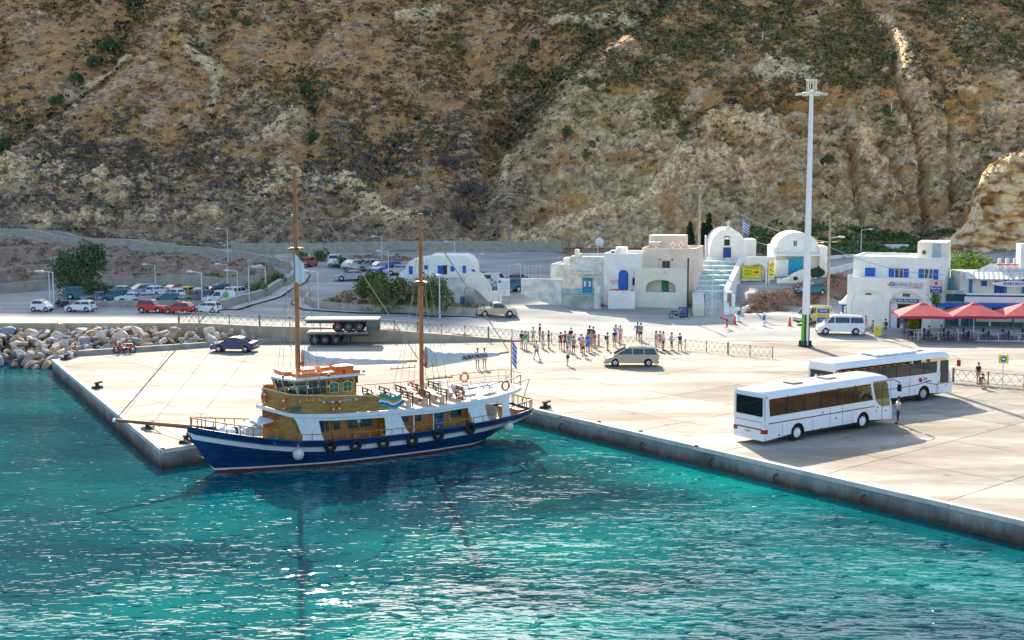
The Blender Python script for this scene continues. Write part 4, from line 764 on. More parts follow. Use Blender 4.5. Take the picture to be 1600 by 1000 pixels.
pc('sedan', TEALC, 893, 415, 185, 'teal car half hidden behind the weathered house left roof', z=4.3, group=None, sc=.9)
# ------------------------------------------------------------------ coaches
BWIN = glass('coach_glass', (.03, .03, .02), .02, .72, (.80, .72, .50)); BWIN2 = glass('coach_glass_dark', (.015, .02, .02), .03, .12); SEAT = mat('coach_seat', (.75, .36, .10), .9, var=.2); SEATH = mat('seat_headrest', (.6, .5, .2), .9); TRIM = mat('black_trim', (.012, .012, .014), .4, var=0); CWH = mat('coach_white', (.80, .81, .82), .28, var=.03, scale=.5, coat=.5); ORREF = mat('amber_lamp', (.7, .25, .02), .4, var=0); NAVYT = mat('navy_print', (.02, .04, .2), .5, var=0); REDT = mat('red_print', (.6, .02, .04), .5, var=0); WHT = mat('white_print', (.8, .8, .8), .5, var=0)
def coach(x, y, rz, label, model, z=0):
    """local x forward (0 rear .. 12.3 front), right-hand side at -y (towards the camera)"""
    t = thing('coach', label, 'bus', (x, y, z), rz, 'coaches parked on the pier'); L = 12.3; W = 2.5; hw = W/2; H = 3.35 if model == 1 else 3.5; g = .32; fl = 1.35; wb = 1.78 if model == 1 else 1.95; wt = 2.86 if model == 1 else 2.75
    ax = (3.0, 9.3) if model == 1 else (3.2, 9.2); r = .50
    def side(b, s):
        # lower side panel with wheel arches
        out = [(0.03, g+.12), (0, wb), (L-.30, wb), (L-.05, 1.2), (L-.02, g+.1), (L-.1, g)]
        for a in sorted(ax, reverse=True): out += [(a+.62*math.cos(q), max(g, .5+.62*math.sin(q))) for q in np.linspace(0, PI, 11)]
        out += [(.12, g)]
        b.xz(out if s > 0 else out, s*hw-.05*(s > 0), s*hw+.05*(s < 0))
    for s in (-1, 1): MBs = MB(); side(MBs, s); MBs.build('side_panel', CWH, t)
    MB().box(.05, L-.12, -hw+.055, hw-.055, fl-.12, fl).build('floor', TRIM, t)
    M = MB(); M.box(.06, L-.1, -hw+.06, hw-.06, g+.02, g+.12)
    for a in ax: M.box(a-.66, a+.66, -hw+.35, hw-.35, g, 1.2)
    M.build('chassis', TRIM, t)
    # rear wall with window
    M = MB(); M.yz([(-hw, g+.12), (hw, g+.12), (hw, wb-.02), (-hw, wb-.02)], -.0, .05); M.yz([(-hw, wt-.02), (hw, wt-.02), (hw-.1, H-.14), (-hw+.1, H-.14)], .0, .06)
    for s in (-1, 1): M.yz([(s*hw, wb-.02), (s*(hw-.22), wb-.02), (s*(hw-.22), wt), (s*hw, wt)], 0, .06)
    M.build('rear_panel', CWH, t)
    MB().box(-.015, .0, -hw+.18, hw-.18, wb+.02, wt+.06).build('rear_window', BWIN2, t)
    # front mask: curved windscreen
    rows = []
    for zz, xo in ((g+.05, L-.08), (.8, L), (1.25, L-.01)): rows.append([(xo-.34*(abs(q)**3), q*hw, zz) for q in np.linspace(-1, 1, 11)])
    MB().grid(rows).build('front_panel', CWH, t, smooth=True)
    rows = []
    for zz, xo in ((1.25, L), (1.8, L-.06), (2.4, L-.2), (H-.35, L-.42)): rows.append([(xo-.34*(abs(q)**3), q*(hw-.01), zz) for q in np.linspace(-1, 1, 11)])
    MB().grid(rows).build('windscreen', BWIN, t, smooth=True)
    # roof with rounded shoulders
    rows = []
    for xx, dz in ((0, -.18), (.12, -.04), (.6, 0), (L-1.7, .03), (L-.9, 0), (L-.5, -.12), (L-.42, -.34)):
        rows.append([(xx, yy*hw, H+dz-hh) for yy, hh in ((-1, .50 if dz > -.3 else .3), (-.985, .30), (-.93, .14), (-.8, .05), (-.4, .005), (0, 0), (.4, .005), (.8, .05), (.93, .14), (.985, .30), (1, .5 if dz > -.3 else .3))])
    MB().grid(rows).build('roof', CWH, t, smooth=True)
    MB().box(.1, L-.5, -hw+.06, hw-.06, H-.34, H-.31).build('ceiling_lining', mat('coach_lining', (.45, .4, .33), .9), t)
    fr = L-2.2
    for s in (-1, 1):
        M = MB(); M.xz([(.0, wb-.01), (.45, wb-.01), (.32, wt+.08), (.0, wt+.08)], s*hw-.05*(s > 0), s*hw+.05*(s < 0)); M.build('rear_pillar', CWH, t)
        if model == 1:   # slanted white pillar before the driver's window
            MB().xz([(L-1.95, wb-.1), (L-1.78, wb-.1), (L-2.18, wt+.1), (L-2.36, wt+.1)], s*hw-.045*(s > 0), s*hw+.045*(s < 0)).build('front_pillar', CWH, t)
            MB().xz([(L-1.76, wb-.05), (L-1.5, 1.45), (L-1.12, 1.25), (L-.28, 1.25), (L-.38, 1.9), (L-.55, 2.5), (L-.72, wt+.12), (L-2.1, wt+.12)], s*(hw+.004), s*(hw-.02)).build('driver_window', BWIN, t)
            MB().xz([(L-1.12, g+.1), (L-1.09, g+.1), (L-1.09, wt+.05), (L-1.12, wt+.05)], s*(hw+.012), s*hw).build('door_seam', TRIM, t)
        else:
            MB().xz([(L-1.75, g+.1), (L-1.5, g+.1), (L-1.5, wt+.1), (L-1.75, wt+.1)], s*(hw-.0), s*(hw-.05)).build('front_pillar', CWH, t)
            MB().xz([(L-1.38, 1.15), (L-.42, 1.15), (L-.5, wt+.05), (L-1.38, wt+.05)], s*(hw+.006), s*(hw-.02)).build('door_window', BWIN2, t)
            MB().xz([(L-1.52, g+.1), (L-.15, g+.1), (L-.3, 1.15), (L-1.52, 1.15)], s*(hw+.002), s*(hw-.03)).build('door_panel', CWH, t)
        x0, x1 = .42, (fr-.12 if model == 1 else L-1.75); n = 6 if model == 1 else 7
        ws = x1-x0
        for i in range(n):
            a, b_ = x0+ws*i/n+.02, x0+ws*(i+1)/n-.02; aa = a+(.0 if i else .06)
            MB().xz([(a+(.08 if i == 0 else 0), wb), (b_+(.12 if (i == n-1 and model == 1) else 0), wb), (b_, wt+.05), (aa-(.06 if i == 0 else 0), wt+.05)], s*(hw-.012), s*(hw-.03)).build('window', BWIN if model == 1 else BWIN2, t)
            if i: MB().box(a-.06, a+.01, s*hw-.05 if s > 0 else -hw+.0, s*hw if s > 0 else -hw+.05, wb, wt+.08).build('pillar', TRIM, t)
        M = MB()
        if model == 1: M.box(.35, L-1.85, s*(hw+.006) if s > 0 else -hw-.006, s*hw if s > 0 else -hw, 1.32, 1.38)
        else: M.path([(3.5, s*(hw+.0), 1.12), (8.1, s*hw, 1.22), (9.3, s*hw, 1.34), (10.4, s*hw, 1.1), (L-.2, s*hw, 1.1)], .025, 4)
        M.build('side_stripe', TRIM, t)
        M = MB()
        for xx in ((6.0, 7.2) if model == 1 else (5.6, 7.6)): M.box(xx, xx+.025, s*hw-.004*(s < 0)-.0, s*hw+.004, g+.05, wb-.05)
        for xx in (1.6, 4.4, 8.2): M.box(xx, xx+.015, s*hw-.003, s*hw+.003, g+.05, 1.25)
        M.build('panel_seam', TRIM, t)
        M = MB()
        for xx, zz in ((1.3, .55), (5.2, .5), (5.3, 1.5), (6.6, 1.0), (8.3, .5), (10.6, 1.05), (11.6, .95), (2.2, .45), (10.75, 1.25)): M.cbox((xx, s*(hw+.004), zz), (.12, .012, .09))
        M.build('hatch_handle', TRIM, t)
        for a in ax:
            wl = part(('cw',), 'wheel', t, RUB, lambda b: b.tube((0, -.14, 0), (0, .14, 0), .5, n=24).torus((0, 0, 0), .42, .09, 'Y', 24, 6, 1.5), loc=(a, s*(hw-.2), .5))
            part(('cr', s, model), 'rim', wl, mat('hub_cap', (.8, .8, .8), .4) if model == 1 else RIMM, lambda b, s=s: b.tube((0, s*.14, 0), (0, s*.17, 0), .31, .29, n=18).tube((0, s*.17, 0), (0, s*.2, 0), .1, .07, n=10))
            MB().torus((a, s*(hw-.03), .5), .64, .03, 'Y', 26, 5).build('wheel_arch', TRIM, t)
    # mirrors reaching forward
    for s in (-1, 1):
        mr = MB().path([(L-.75, s*(hw-.08), H-.42), (L-.1, s*(hw+.12), H-.40), (L+.45, s*(hw+.16), H-.62), (L+.5, s*(hw+.16), H-.8)], .03, 6).build('mirror_arm', TRIM if model == 1 else CWH, t)
        MB().cbox((L+.48, s*(hw+.14), H-1.0), (.12, .26, .46)).build('mirror', TRIM if model == 1 else REDT, mr)
    # rear lamps, bumper, plate
    for s in (-1, 1):
        MB().box(-.02, .30, s*hw-.30*(s > 0)-.006*(s < 0), s*hw+.30*(s < 0)+.006*(s > 0), .74, 1.0).build('tail_light', LAMPR, t)
        MB().cbox((.12, s*(hw+.004), wt+.1), (.16, .012, .14)).build('marker_light', ORREF, t)
        MB().cbox((L-.02, s*(hw-.42), .78), (.14, .5, .2)).build('headlight', LAMPW, t)
    MB().box(-.03, .0, -hw+.28, hw-.28, .95, 1.02).build('rear_strip', mat('dark_red_strip', (.2, .01, .02), .4, var=0), t)
    MB().box(-.06, .06, -hw+.03, hw-.03, g, .52).build('bumper', CWH, t)
    MB().cbox((-.035, .1, .78), (.02, .55, .13)).build('number_plate', PLATE, t)
    MB().box(-.012, .0, -hw+.1, hw-.1, 1.42, 1.44).build('boot_seam', TRIM, t)
    for xx in (3.4, 6.6) if model == 1 else (4.6, 9.0): MB().box(xx, xx+.9, -.45, .4, H+.03, H+.10).build('roof_hatch', mat('hatch_tan', (.35, .3, .2), .7), t)
    if model == 2: MB().box(4.6, 8.8, -.85, .85, H+.025, H+.16).build('air_conditioner', mat('roof_white', (.85, .84, .8), .5), t)
    # seats inside
    for i in range(11):
        for s in (-1, 1):
            xx = 1.0+i*.82
            if xx > L-2.3: continue
            st = part(('cseat',), 'seat', t, SEAT, lambda b: b.cbox((0, 0, .42), (.45, .9, .14)).cbox((-.24, 0, .78), (.12, .9, .72), ry=.12), loc=(xx, s*.68, fl))
    MB().torus((L-1.15, .6, fl+.75), .22, .025, 'X').build('steering_wheel', TRIM, t)
    if model == 2:
        f = Matrix.Translation((L-3.0, -hw-.008, 1.62)) @ Matrix.Rotation(PI/2, 4, 'X')
        text('Elite', .26, REDT, t, f); text('Coaches', .24, NAVYT, t, Matrix.Translation((L-2.75, -hw-.008, 1.42)) @ Matrix.Rotation(PI/2, 4, 'X'))
        MB().tube((L-3.55, -hw-.012, 1.58), (L-3.55, -hw, 1.58), .2, n=5).build('logo', REDT, t); MB().tube((L-3.45, -hw-.014, 1.5), (L-3.45, -hw, 1.5), .12, n=12).build('logo', NAVYT, t)
        Mr = lambda yy, zz: Matrix.Translation((-.02, yy, zz)) @ Matrix.Rotation(-PI/2, 4, 'Z') @ Matrix.Rotation(PI/2, 4, 'X')
        text('Elite', .26, WHT, t, Mr(-.1, 2.45)); text('Coaches', .24, WHT, t, Mr(-.1, 2.2)); MB().tube((-.024, .5, 2.35), (-.015, .5, 2.35), .18, n=5).build('logo', WHT, t)
    else:
        text('KH 4521', .1, TRIM, t, Matrix.Translation((-.048, .1, .78)) @ Matrix.Rotation(-PI/2, 4, 'Z') @ Matrix.Rotation(PI/2, 4, 'X'))
    return t
p0 = Vector(at(1194, 698)[:2]); p1 = Vector(at(1398, 661)[:2]); d = (p1-p0).normalized(); nn = Vector((-d.y, d.x)); q = p0+nn*1.25; ANG = math.atan2(d.y, d.x)
coach(q.x, q.y, ANG, 'white coach nearest the water with brown tinted windows and seats showing', 1)
p1 = Vector(at(1487, 620)[:2]); d2 = (Vector(at(1487, 622)[:2])-Vector(at(1300, 662)[:2])).normalized(); a2 = ANG-.07; d2 = Vector((math.cos(a2), math.sin(a2))); n2 = Vector((-d2.y, d2.x)); q = p1-d2*12.3+n2*1.25
coach(q.x, q.y, a2, 'white coach parked behind the nearer one with logo lettering on rear window', 2)
# ------------------------------------------------------------------ two wheelers, trailers
def moped(x, y, z, rz, m, label, sc=1.0):
    t = thing('moped', label, 'motorbike', (x, y, z), rz, scale=sc)
    for xx in (-.62, .62):
        w_ = MB().torus((xx, 0, .28), .25, .045, 'Y', 18, 6).build('wheel', RUB, t); MB().torus((xx, 0, .28), .19, .012, 'Y', 14, 4).tube((xx, -.04, .28), (xx, .04, .28), .05).build('rim', RIMM, w_)
    MB().path([(.6, 0, .3), (.45, 0, .62), (.36, 0, .95)], .035).path([(.42, 0, .62), (.1, 0, .38), (-.3, 0, .42), (-.6, 0, .3)], .05).tube((-.15, -.06, .35), (.15, .06, .3), .12).build('frame', PLASB, t)
    MB().cbox((.32, 0, .62), (.16, .34, .46), ry=.3).cbox((-.4, 0, .58), (.62, .2, .16)).cbox((.66, 0, .56), (.4, .1, .05)).build('fairing', m, t)
    MB().cbox((-.3, 0, .72), (.7, .24, .1)).build('seat', PLASB, t); MB().tube((.34, -.32, .98), (.34, .32, .98), .02).build('handlebar', PLASB, t); MB().ball((.47, 0, .86), .09, .1, .09, 8, 6).build('headlight', LAMPW, t)
    MB().tube((-.3, -.12, .3), (-.8, -.14, .34), .04).build('exhaust', RIMM, t); MB().tube((0, .05, .3), (.05, .3, .0), .015).build('stand', PLASB, t)
    return t
x, y, _ = at(195, 552); moped(x, y, 0, R(195), RED, 'red moped parked on the pier against the kerb wall', 1.15)
x, y, z = at(97, 482, 1.78); moped(x, y, z, R(170), BLACKC, 'black motorbike by the end of the low wall left of the white hatchback', 1.1)
x, y, _ = at(1057, 497, .6); moped(x, y, gz1(x, y), R(20), GREYC, 'dark scooter standing by the blue bin at the cream house corner', 1.05)
def trailer(x, y, z, rz, label, L=8.0, wheels=(1.0, 2.05, 3.1), box=False, flip=False):
    t = thing('flatbed_trailer', label, 'trailer', (x, y, z), rz); dk = mat('trailer_deck', (.50, .42, .30), .8, var=.1); fr = mat('trailer_frame', (.06, .07, .07), .7, var=.15)
    n = 10
    for i in range(n): MB().box(L*i/n+.008, L*(i+1)/n-.008, -1.2, 1.2, 1.18, 1.26).build('deck_plank', dk, t)
    MB().box(0, L, -1.25, -1.2, 1.08, 1.27).box(0, L, 1.2, 1.25, 1.08, 1.27).build('side_rail', mat('trailer_side', (.20, .21, .20), .6), t)
    MB().box(.1, L-.1, -.55, -.4, .8, 1.17).box(.1, L-.1, .4, .55, .8, 1.17).box(.2, .35, -1.1, 1.1, .95, 1.17).box(L-.4, L-.2, -1.1, 1.1, .95, 1.17).build('chassis', fr, t)
    for wx in wheels:
        MB().tube((wx, -.9, .5), (wx, .9, .5), .07).build('axle', fr, t)
        for s in (-1, 1):
            w_ = part(('tw',), 'wheel', t, RUB, lambda b: b.tube((0, -.15, 0), (0, .15, 0), .48, n=22).torus((0, 0, 0), .41, .085, 'Y', 22, 6, 1.6), loc=(wx, s*1.0, .5)); part(('tr', s), 'rim', w_, mat('grey_rim', (.25, .27, .28), .6), lambda b, s=s: b.torus((0, s*.15, 0), .25, .03, 'Y', 18, 5).tube((0, s*.13, 0), (0, s*.17, 0), .12, n=10))
    M = MB()
    for s in (-1, 1): M.box(L*.66, L*.66+.12, s*.9-.06, s*.9+.06, 0.0, .95)
    M.build('landing_leg', fr, t)
    M = MB()
    for xx in (0.06, L*.40, L*.44): M.box(xx, xx+.06, -1.27, -1.21, .75, 1.2)
    M.build('red_marker', REDT, t)
    if box: MB().box(L-1.25, L-.05, -1.2, 1.2, .05, 1.05).build('locker', mat('trailer_locker', (.09, .13, .13), .7, var=.2), t)
    return t
x, y, _ = at(471, 546); trailer(x, 124.2, 0, R(1), 'flatbed trailer on its wheels on the pier, lower one of the stacked pair', 6.0, (.75, 1.75, 2.8))
trailer(x-.2, 124.15, 1.28, R(1), 'flatbed trailer stacked on the deck of another, with a dark locker at its right end', 7.2, (3.2, 4.25, 5.3), True)
# ------------------------------------------------------------------ people
def skin_mesh(key, verts, edges, radii, root=0, sub=1):
    if key in CACHE: return CACHE[key]
    me = bpy.data.meshes.new('body'); me.from_pydata(verts, edges, []); o = bpy.data.objects.new('tmp', me); COL.objects.link(o)
    o.modifiers.new('s', 'SKIN'); sv = me.skin_vertices[0].data
    for i, r in enumerate(radii): sv[i].radius = (r, r) if not isinstance(r, tuple) else r
    sv[root].use_root = True
    if sub: o.modifiers.new('u', 'SUBSURF').levels = sub
    dg = bpy.context.evaluated_depsgraph_get(); m = bpy.data.meshes.new_from_object(o.evaluated_get(dg)); bpy.data.objects.remove(o); bpy.data.meshes.remove(me)
    m.polygons.foreach_set('use_smooth', [True]*len(m.polygons)); m.materials.clear(); CACHE[key] = m; m.name = str(key[0])
    return m
def joints(pose):
    """joint positions, +x = facing direction; y = left"""
    J = {}; hip = .92; lean = pose.get('lean', 0); zh = hip+pose.get('dz', 0)
    up = lambda d, y=0, f=0: (math.sin(lean)*d+f*math.cos(lean), y, zh+math.cos(lean)*d-f*math.sin(lean))
    J['pelvis'] = (0, 0, zh); J['waist'] = up(.16); J['chest'] = up(.36); J['neck'] = up(.52); J['nk2'] = up(.60, 0, .01); J['head'] = up(.71, 0, .03); J['crown'] = up(.79, 0, .02)
    for s, n in ((1, 'l'), (-1, 'r')):
        J['sh'+n] = up(.475, s*.175); arm = pose.get('arm'+n, 'down')
        el, wr, hd = {'down': ((.0, .06, -.28), (.05, .06, -.52), (.07, .05, -.60)), 'hip': ((-.06, .20, -.22), (.04, .06, -.38), (.09, .0, -.40)), 'up': ((.16, .12, -.10), (.26, .04, .14), (.26, .01, .22)), 'fwd': ((.08, .04, -.25), (.32, .0, -.22), (.40, -.02, -.20)),
                      'fold': ((.04, .08, -.26), (.22, -.10, -.20), (.24, -.19, -.18)), 'out': ((.0, .26, -.08), (.02, .50, -.05), (.02, .58, -.04)), 'reach': ((.22, .04, -.2), (.42, .0, -.38), (.48, .0, -.46))}[arm]
        a = J['sh'+n]
        for q, k in ((el, 'el'), (wr, 'wr'), (hd, 'hd')): J[k+n] = (a[0]+q[0], a[1]+s*q[1], a[2]+q[2])
        leg = pose.get('leg'+n, 0); J['hp'+n] = (0, s*.095, zh-.05)
        if pose.get('sit'):
            J['kn'+n] = (.42, s*.13, zh-.02+pose.get('kz', 0)); J['an'+n] = (.44+pose.get('kx', 0), s*.12, .08); J['to'+n] = (.60+pose.get('kx', 0), s*.13, .04)
        else:
            J['kn'+n] = (math.sin(leg)*.44+.02, s*.10, zh-.05-.42*math.cos(leg)); J['an'+n] = (math.sin(leg)*.80-.0, s*.10, .08+max(0, -leg)*.12); J['to'+n] = (math.sin(leg)*.80+.15, s*.12, .035+max(0, -leg)*.05)
    return J
RAD = dict(pelvis=.125, waist=.11, chest=.135, neck=.05, nk2=.048, head=.088, crown=.07, sh=.062, el=.042, wr=.03, hd=.032, hp=.085, kn=.056, an=.038, to=.034)
POSES = {'stand': {}, 'stride': dict(legl=.35, legr=-.3, arml='down', armr='fwd'), 'hips': dict(arml='hip', armr='hip', legl=.1), 'photo': dict(arml='up', armr='up', legr=-.1), 'fold': dict(arml='fold', armr='fold', legl=.08, legr=-.06), 'point': dict(arml='down', armr='out', legl=.2, legr=-.15),
         'bend': dict(lean=1.35, arml='reach', armr='down', dz=-.04, legl=.12, legr=-.12), 'squat': dict(sit=True, dz=-.5, lean=.35, arml='fwd', armr='fwd', kz=.12, kx=-.12), 'chair': dict(sit=True, dz=-.42, lean=.1, arml='fwd', armr='fwd')}
def body(pose):
    J = joints(POSES[pose]); names = list(J); ix = {n: i for i, n in enumerate(names)}; rad = [RAD.get(n, RAD.get(n[:2], .05)) for n in names]
    E_ = [('pelvis', 'waist'), ('waist', 'chest'), ('chest', 'neck'), ('neck', 'nk2'), ('nk2', 'head'), ('head', 'crown')]
    for n in 'lr': E_ += [('chest', 'sh'+n), ('sh'+n, 'el'+n), ('el'+n, 'wr'+n), ('wr'+n, 'hd'+n), ('pelvis', 'hp'+n), ('hp'+n, 'kn'+n), ('kn'+n, 'an'+n), ('an'+n, 'to'+n)]
    m = skin_mesh(('body', pose), [J[n] for n in names], [(ix[a], ix[b]) for a, b in E_], rad)
    return m, J
def person(x, y, z, rz, pose, shirt, legs, hair, label, group=None, scale=1.0, skirt=False, longp=False, hat=None, bag=None, skin=None, name='person'):
    t = thing(name, label, 'person', (x, y, z), rz, group, scale); m, J = body(pose); skin = skin or mat('skin', (.50, .28, .18), .6, var=.05)
    b = link('body', m, skin, t)
    # shirt: shell over torso and upper arms
    K = {k: Vector(v) for k, v in J.items()}
    def shell(key, pts, edges, rr): return link(key[0], skin_mesh(key, [tuple(p) for p in pts], edges, rr), None, t)
    P = [K['pelvis'].lerp(K['waist'], .3), K['waist'], K['chest'], K['chest'].lerp(K['neck'], .75), K['shl'], K['shl'].lerp(K['ell'], .6), K['shr'], K['shr'].lerp(K['elr'], .6)]
    o = shell(('shirt', pose), P, [(0, 1), (1, 2), (2, 3), (2, 4), (4, 5), (2, 6), (6, 7)], [.138, .127, .152, .075, .077, .064, .077, .064]); setm(o, shirt)
    if skirt:
        def sk(bm):
            a = K['pelvis']; rows = []
            for q, r in ((.06, .12), (-.06, .155), (-.25, .19), (-.42, .23)): rows.append([(a.x+math.cos(w_)*r*.9, a.y+math.sin(w_)*r, a.z+q) for w_ in np.linspace(0, 2*PI, 13)])
            bm.grid(rows)
        part(('skirt', pose), 'skirt', t, legs, sk, True)
    else:
        f = .92 if longp else .62
        P = [K['waist'].lerp(K['pelvis'], .5), K['pelvis']]; E_ = [(0, 1)]; rr = [.122, .137]
        for n in 'lr':
            i = len(P); P += [K['hp'+n], K['hp'+n].lerp(K['kn'+n], f if not longp else 1.0)]; E_ += [(1, i), (i, i+1)]; rr += [.098, .076 if not longp else .069]
            if longp: P.append(K['kn'+n].lerp(K['an'+n], .9)); E_.append((i+1, i+2)); rr.append(.055)
        o = shell(('trousers' if longp else 'shorts', pose), P, E_, rr); setm(o, legs)
    hx = K['head']
    part(('hair', pose, bool(skirt)), 'hair', t, hair, lambda q: (q.ball((hx.x-.025, hx.y, hx.z+.045), .105, .098, .105, 12, 8), q.ball((hx.x-.075, hx.y, hx.z-.06), .05, .085, .13, 10, 6) if skirt else None), True)
    fc = part(('face', pose), 'face', t, skin, lambda q: (q.ball((hx.x+.098, hx.y, hx.z-.005), .02, .013, .025, 6, 5), q.ball((hx.x, hx.y+.088, hx.z-.01), .02, .012, .03, 6, 5), q.ball((hx.x, hx.y-.088, hx.z-.01), .02, .012, .03, 6, 5)), True)
    fc['kind'] = 'stuff'
    part(('eyes', pose), 'eyes', t, PLASB, lambda q: (q.ball((hx.x+.082, hx.y+.032, hx.z+.012), .012, .012, .008, 6, 4), q.ball((hx.x+.082, hx.y-.032, hx.z+.012), .012, .012, .008, 6, 4), q.cbox((hx.x+.083, hx.y, hx.z-.045), (.012, .045, .008))))
    def hands(q):
        for n, s in (('l', 1), ('r', -1)):
            w_, h = K['wr'+n], K['hd'+n]; d = (h-w_).normalized(); sd = d.cross(Vector((1, 0, .2))).normalized() if abs(d.x) < .9 else Vector((0, 1, 0)); 
            for k, l in enumerate((.055, .07, .075, .062)):
                a = h+sd*(.018*(k-1.5)); q.tube(a, a+d*l*.6, .009, .008, 5); q.tube(a+d*l*.6, a+d*l+d.cross(sd)*.015, .008, .006, 5)
            a = w_.lerp(h, .4)+sd*.03; q.tube(a, a+d*.05+sd*.02, .010, .007, 5)
    part(('fingers', pose), 'fingers', t, skin, hands)['kind'] = 'stuff'
    part(('shoes', pose), 'shoes', t, PLASB, lambda q: [q.ball(((K['an'+n].x+K['to'+n].x)/2+.01, K['to'+n].y, .045+K['to'+n].z-.035), .13, .05, .045, 10, 6) for n in 'lr'], True)
    if hat: part(('hat', pose), 'hat', t, hat, lambda q: q.ball((hx.x, hx.y, hx.z+.07), .11, .11, .08, 12, 6).tube((hx.x+.03, hx.y, hx.z+.065), (hx.x+.03, hx.y, hx.z+.075), .16, n=12), True)
    if bag: part(('bag', pose), 'backpack', t, bag, lambda q: q.ball((K['chest'].x-.2, 0, K['chest'].z-.03), .1, .15, .22, 10, 8), True)
    return t
def setm(o, m):
    if not o.data.materials: o.data.materials.append(m)
    o.material_slots[0].link = 'OBJECT'; o.material_slots[0].material = m
def cloth(n, c): return mat('cloth_'+n, c, .9, var=.1, scale=9)
CL = {'white': cloth('white', (.75, .75, .74)), 'black': cloth('black', (.02, .02, .025)), 'green': cloth('green', (.02, .35, .12)), 'red': cloth('red', (.6, .03, .05)), 'navy': cloth('navy', (.02, .04, .14)), 'blue': cloth('blue', (.04, .2, .6)), 'grey': cloth('grey', (.25, .26, .28)), 'pink': cloth('pink', (.65, .3, .32)), 'denim': cloth('denim', (.08, .16, .32)), 'khaki': cloth('khaki', (.4, .32, .2)), 'teal': cloth('teal', (.03, .35, .35)), 'purple': cloth('purple', (.25, .1, .35)), 'olive': cloth('olive', (.12, .14, .06)), 'yellow': cloth('yellow', (.7, .55, .08)), 'pale blue': cloth('pale_blue', (.35, .55, .75))}
HAIR = {'dark': mat('hair_dark', (.03, .02, .012), .8), 'brown': mat('hair_brown', (.12, .06, .03), .8), 'fair': mat('hair_fair', (.42, .28, .12), .8)}
CROWD = [ # u, v of the feet, pose, shirt, legs, hair, skirt, extra, label
 (815.5, 545, 'stand', 'black', 'khaki', 'dark', 0, '', 'person in black top and khaki shorts at the left end of the crowd'),
 (821.5, 546, 'hips', 'green', 'white', 'brown', 1, '', 'person in green top and white skirt at the left end of the crowd'),
 (833, 537, 'fold', 'white', 'green', 'dark', 0, '', 'person in white top and green shorts by the fence post'),
 (843.5, 534, 'stand', 'black', 'navy', 'dark', 0, '', 'person in black top by the fence behind the one in pink'),
 (848, 545, 'photo', 'pink', 'white', 'brown', 1, '', 'person in pink top and white skirt in the left part of the crowd'),
 (857, 545, 'stand', 'black', 'denim', 'dark', 0, '', 'person in black vest and denim shorts between two crowd clusters'),
 (838, 562, 'stride', 'white', 'denim', 'brown', 0, 'bag', 'person in white shirt walking alone in front of the left cluster'),
 (876, 546, 'stand', 'black', 'black', 'dark', 0, '', 'person all in black at the left of the main cluster'),
 (883, 547, 'hips', 'red', 'black', 'brown', 0, '', 'person in bright red top within the main cluster'),
 (889, 549, 'photo', 'teal', 'grey', 'dark', 0, '', 'person in teal top behind the one with white vest'),
 (892, 538, 'stand', 'navy', 'khaki', 'brown', 0, 'hat', 'person in navy top and hat at the fence behind the red top'),
 (896, 555, 'fold', 'grey', 'navy', 'dark', 0, '', 'person in grey top and navy shorts right of the walker in white vest'),
 (887, 571, 'stride', 'white', 'black', 'dark', 0, '', 'person in white vest and black shorts walking towards the ship'),
 (908, 551, 'stand', 'pale blue', 'black', 'brown', 0, 'bag', 'person in pale blue shirt with a backpack in the main cluster'),
 (911, 557, 'hips', 'pink', 'black', 'fair', 0, '', 'person in pink top and black shorts standing forward in the main cluster'),
 (918, 550, 'stand', 'blue', 'blue', 'brown', 1, '', 'person in a bright blue dress in the main cluster'),
 (923, 548, 'photo', 'khaki', 'khaki', 'fair', 0, '', 'person in khaki clothes right of the blue dress'),
 (921, 538, 'stand', 'black', 'navy', 'dark', 0, '', 'person in black top at the fence behind the khaki clothes'),
 (929, 545, 'fold', 'purple', 'khaki', 'brown', 0, '', 'person in purple top at the right of the main cluster'),
 (927, 537, 'stand', 'navy', 'grey', 'dark', 0, '', 'person in navy top at the fence at the right of the main cluster'),
 (949, 548, 'stand', 'olive', 'denim', 'dark', 0, 'bag', 'person in olive top with a backpack left of the people carrier'),
 (960, 542, 'stand', 'navy', 'khaki', 'brown', 0, '', 'person in navy top and khaki shorts just left of the people carrier'),
 (962, 534, 'photo', 'pale blue', 'white', 'dark', 0, '', 'person in pale blue top at the fence above the people carrier bonnet'),
 (969, 536, 'stand', 'pink', 'pink', 'fair', 1, '', 'person in a pink dress at the fence beside the people carrier'),
 (996, 532, 'hips', 'blue', 'navy', 'brown', 0, '', 'person in blue top behind the people carrier roof'),
 (1001, 533, 'stand', 'grey', 'black', 'dark', 0, '', 'person in grey top behind the people carrier, right of the blue top'),
 (1025, 547, 'stand', 'pink', 'white', 'brown', 1, '', 'person in pink top and long white skirt right of the people carrier'),
 (1031, 544, 'fold', 'khaki', 'grey', 'dark', 0, '', 'person in khaki top behind the white skirt right of the people carrier'),
 (1036, 548, 'stand', 'white', 'black', 'brown', 0, '', 'person in white vest and black shorts beside the long white skirt'),
 (1049, 548, 'hips', 'pale blue', 'navy', 'brown', 0, '', 'person in pale shirt and navy shorts near the right end of the crowd'),
 (1062, 548, 'point', 'navy', 'grey', 'dark', 0, '', 'person in navy top leaning on the fence at the right end of the crowd'),
]
rg_ = random.Random(3)
for u, v, ps, sh, lg, hr, skt, ex, lb in CROWD:
    x, y, z = at(u, v); person(x, y, z, R(-90+rg_.uniform(-75, 75)), ps, CL[sh], CL[lg], HAIR[hr], lb, 'people waiting on the pier beside the fence', rg_.uniform(.93, 1.05), skirt=bool(skt), hat=CL['khaki'] if 'hat' in ex else None, bag=CL['navy'] if 'bag' in ex else None)
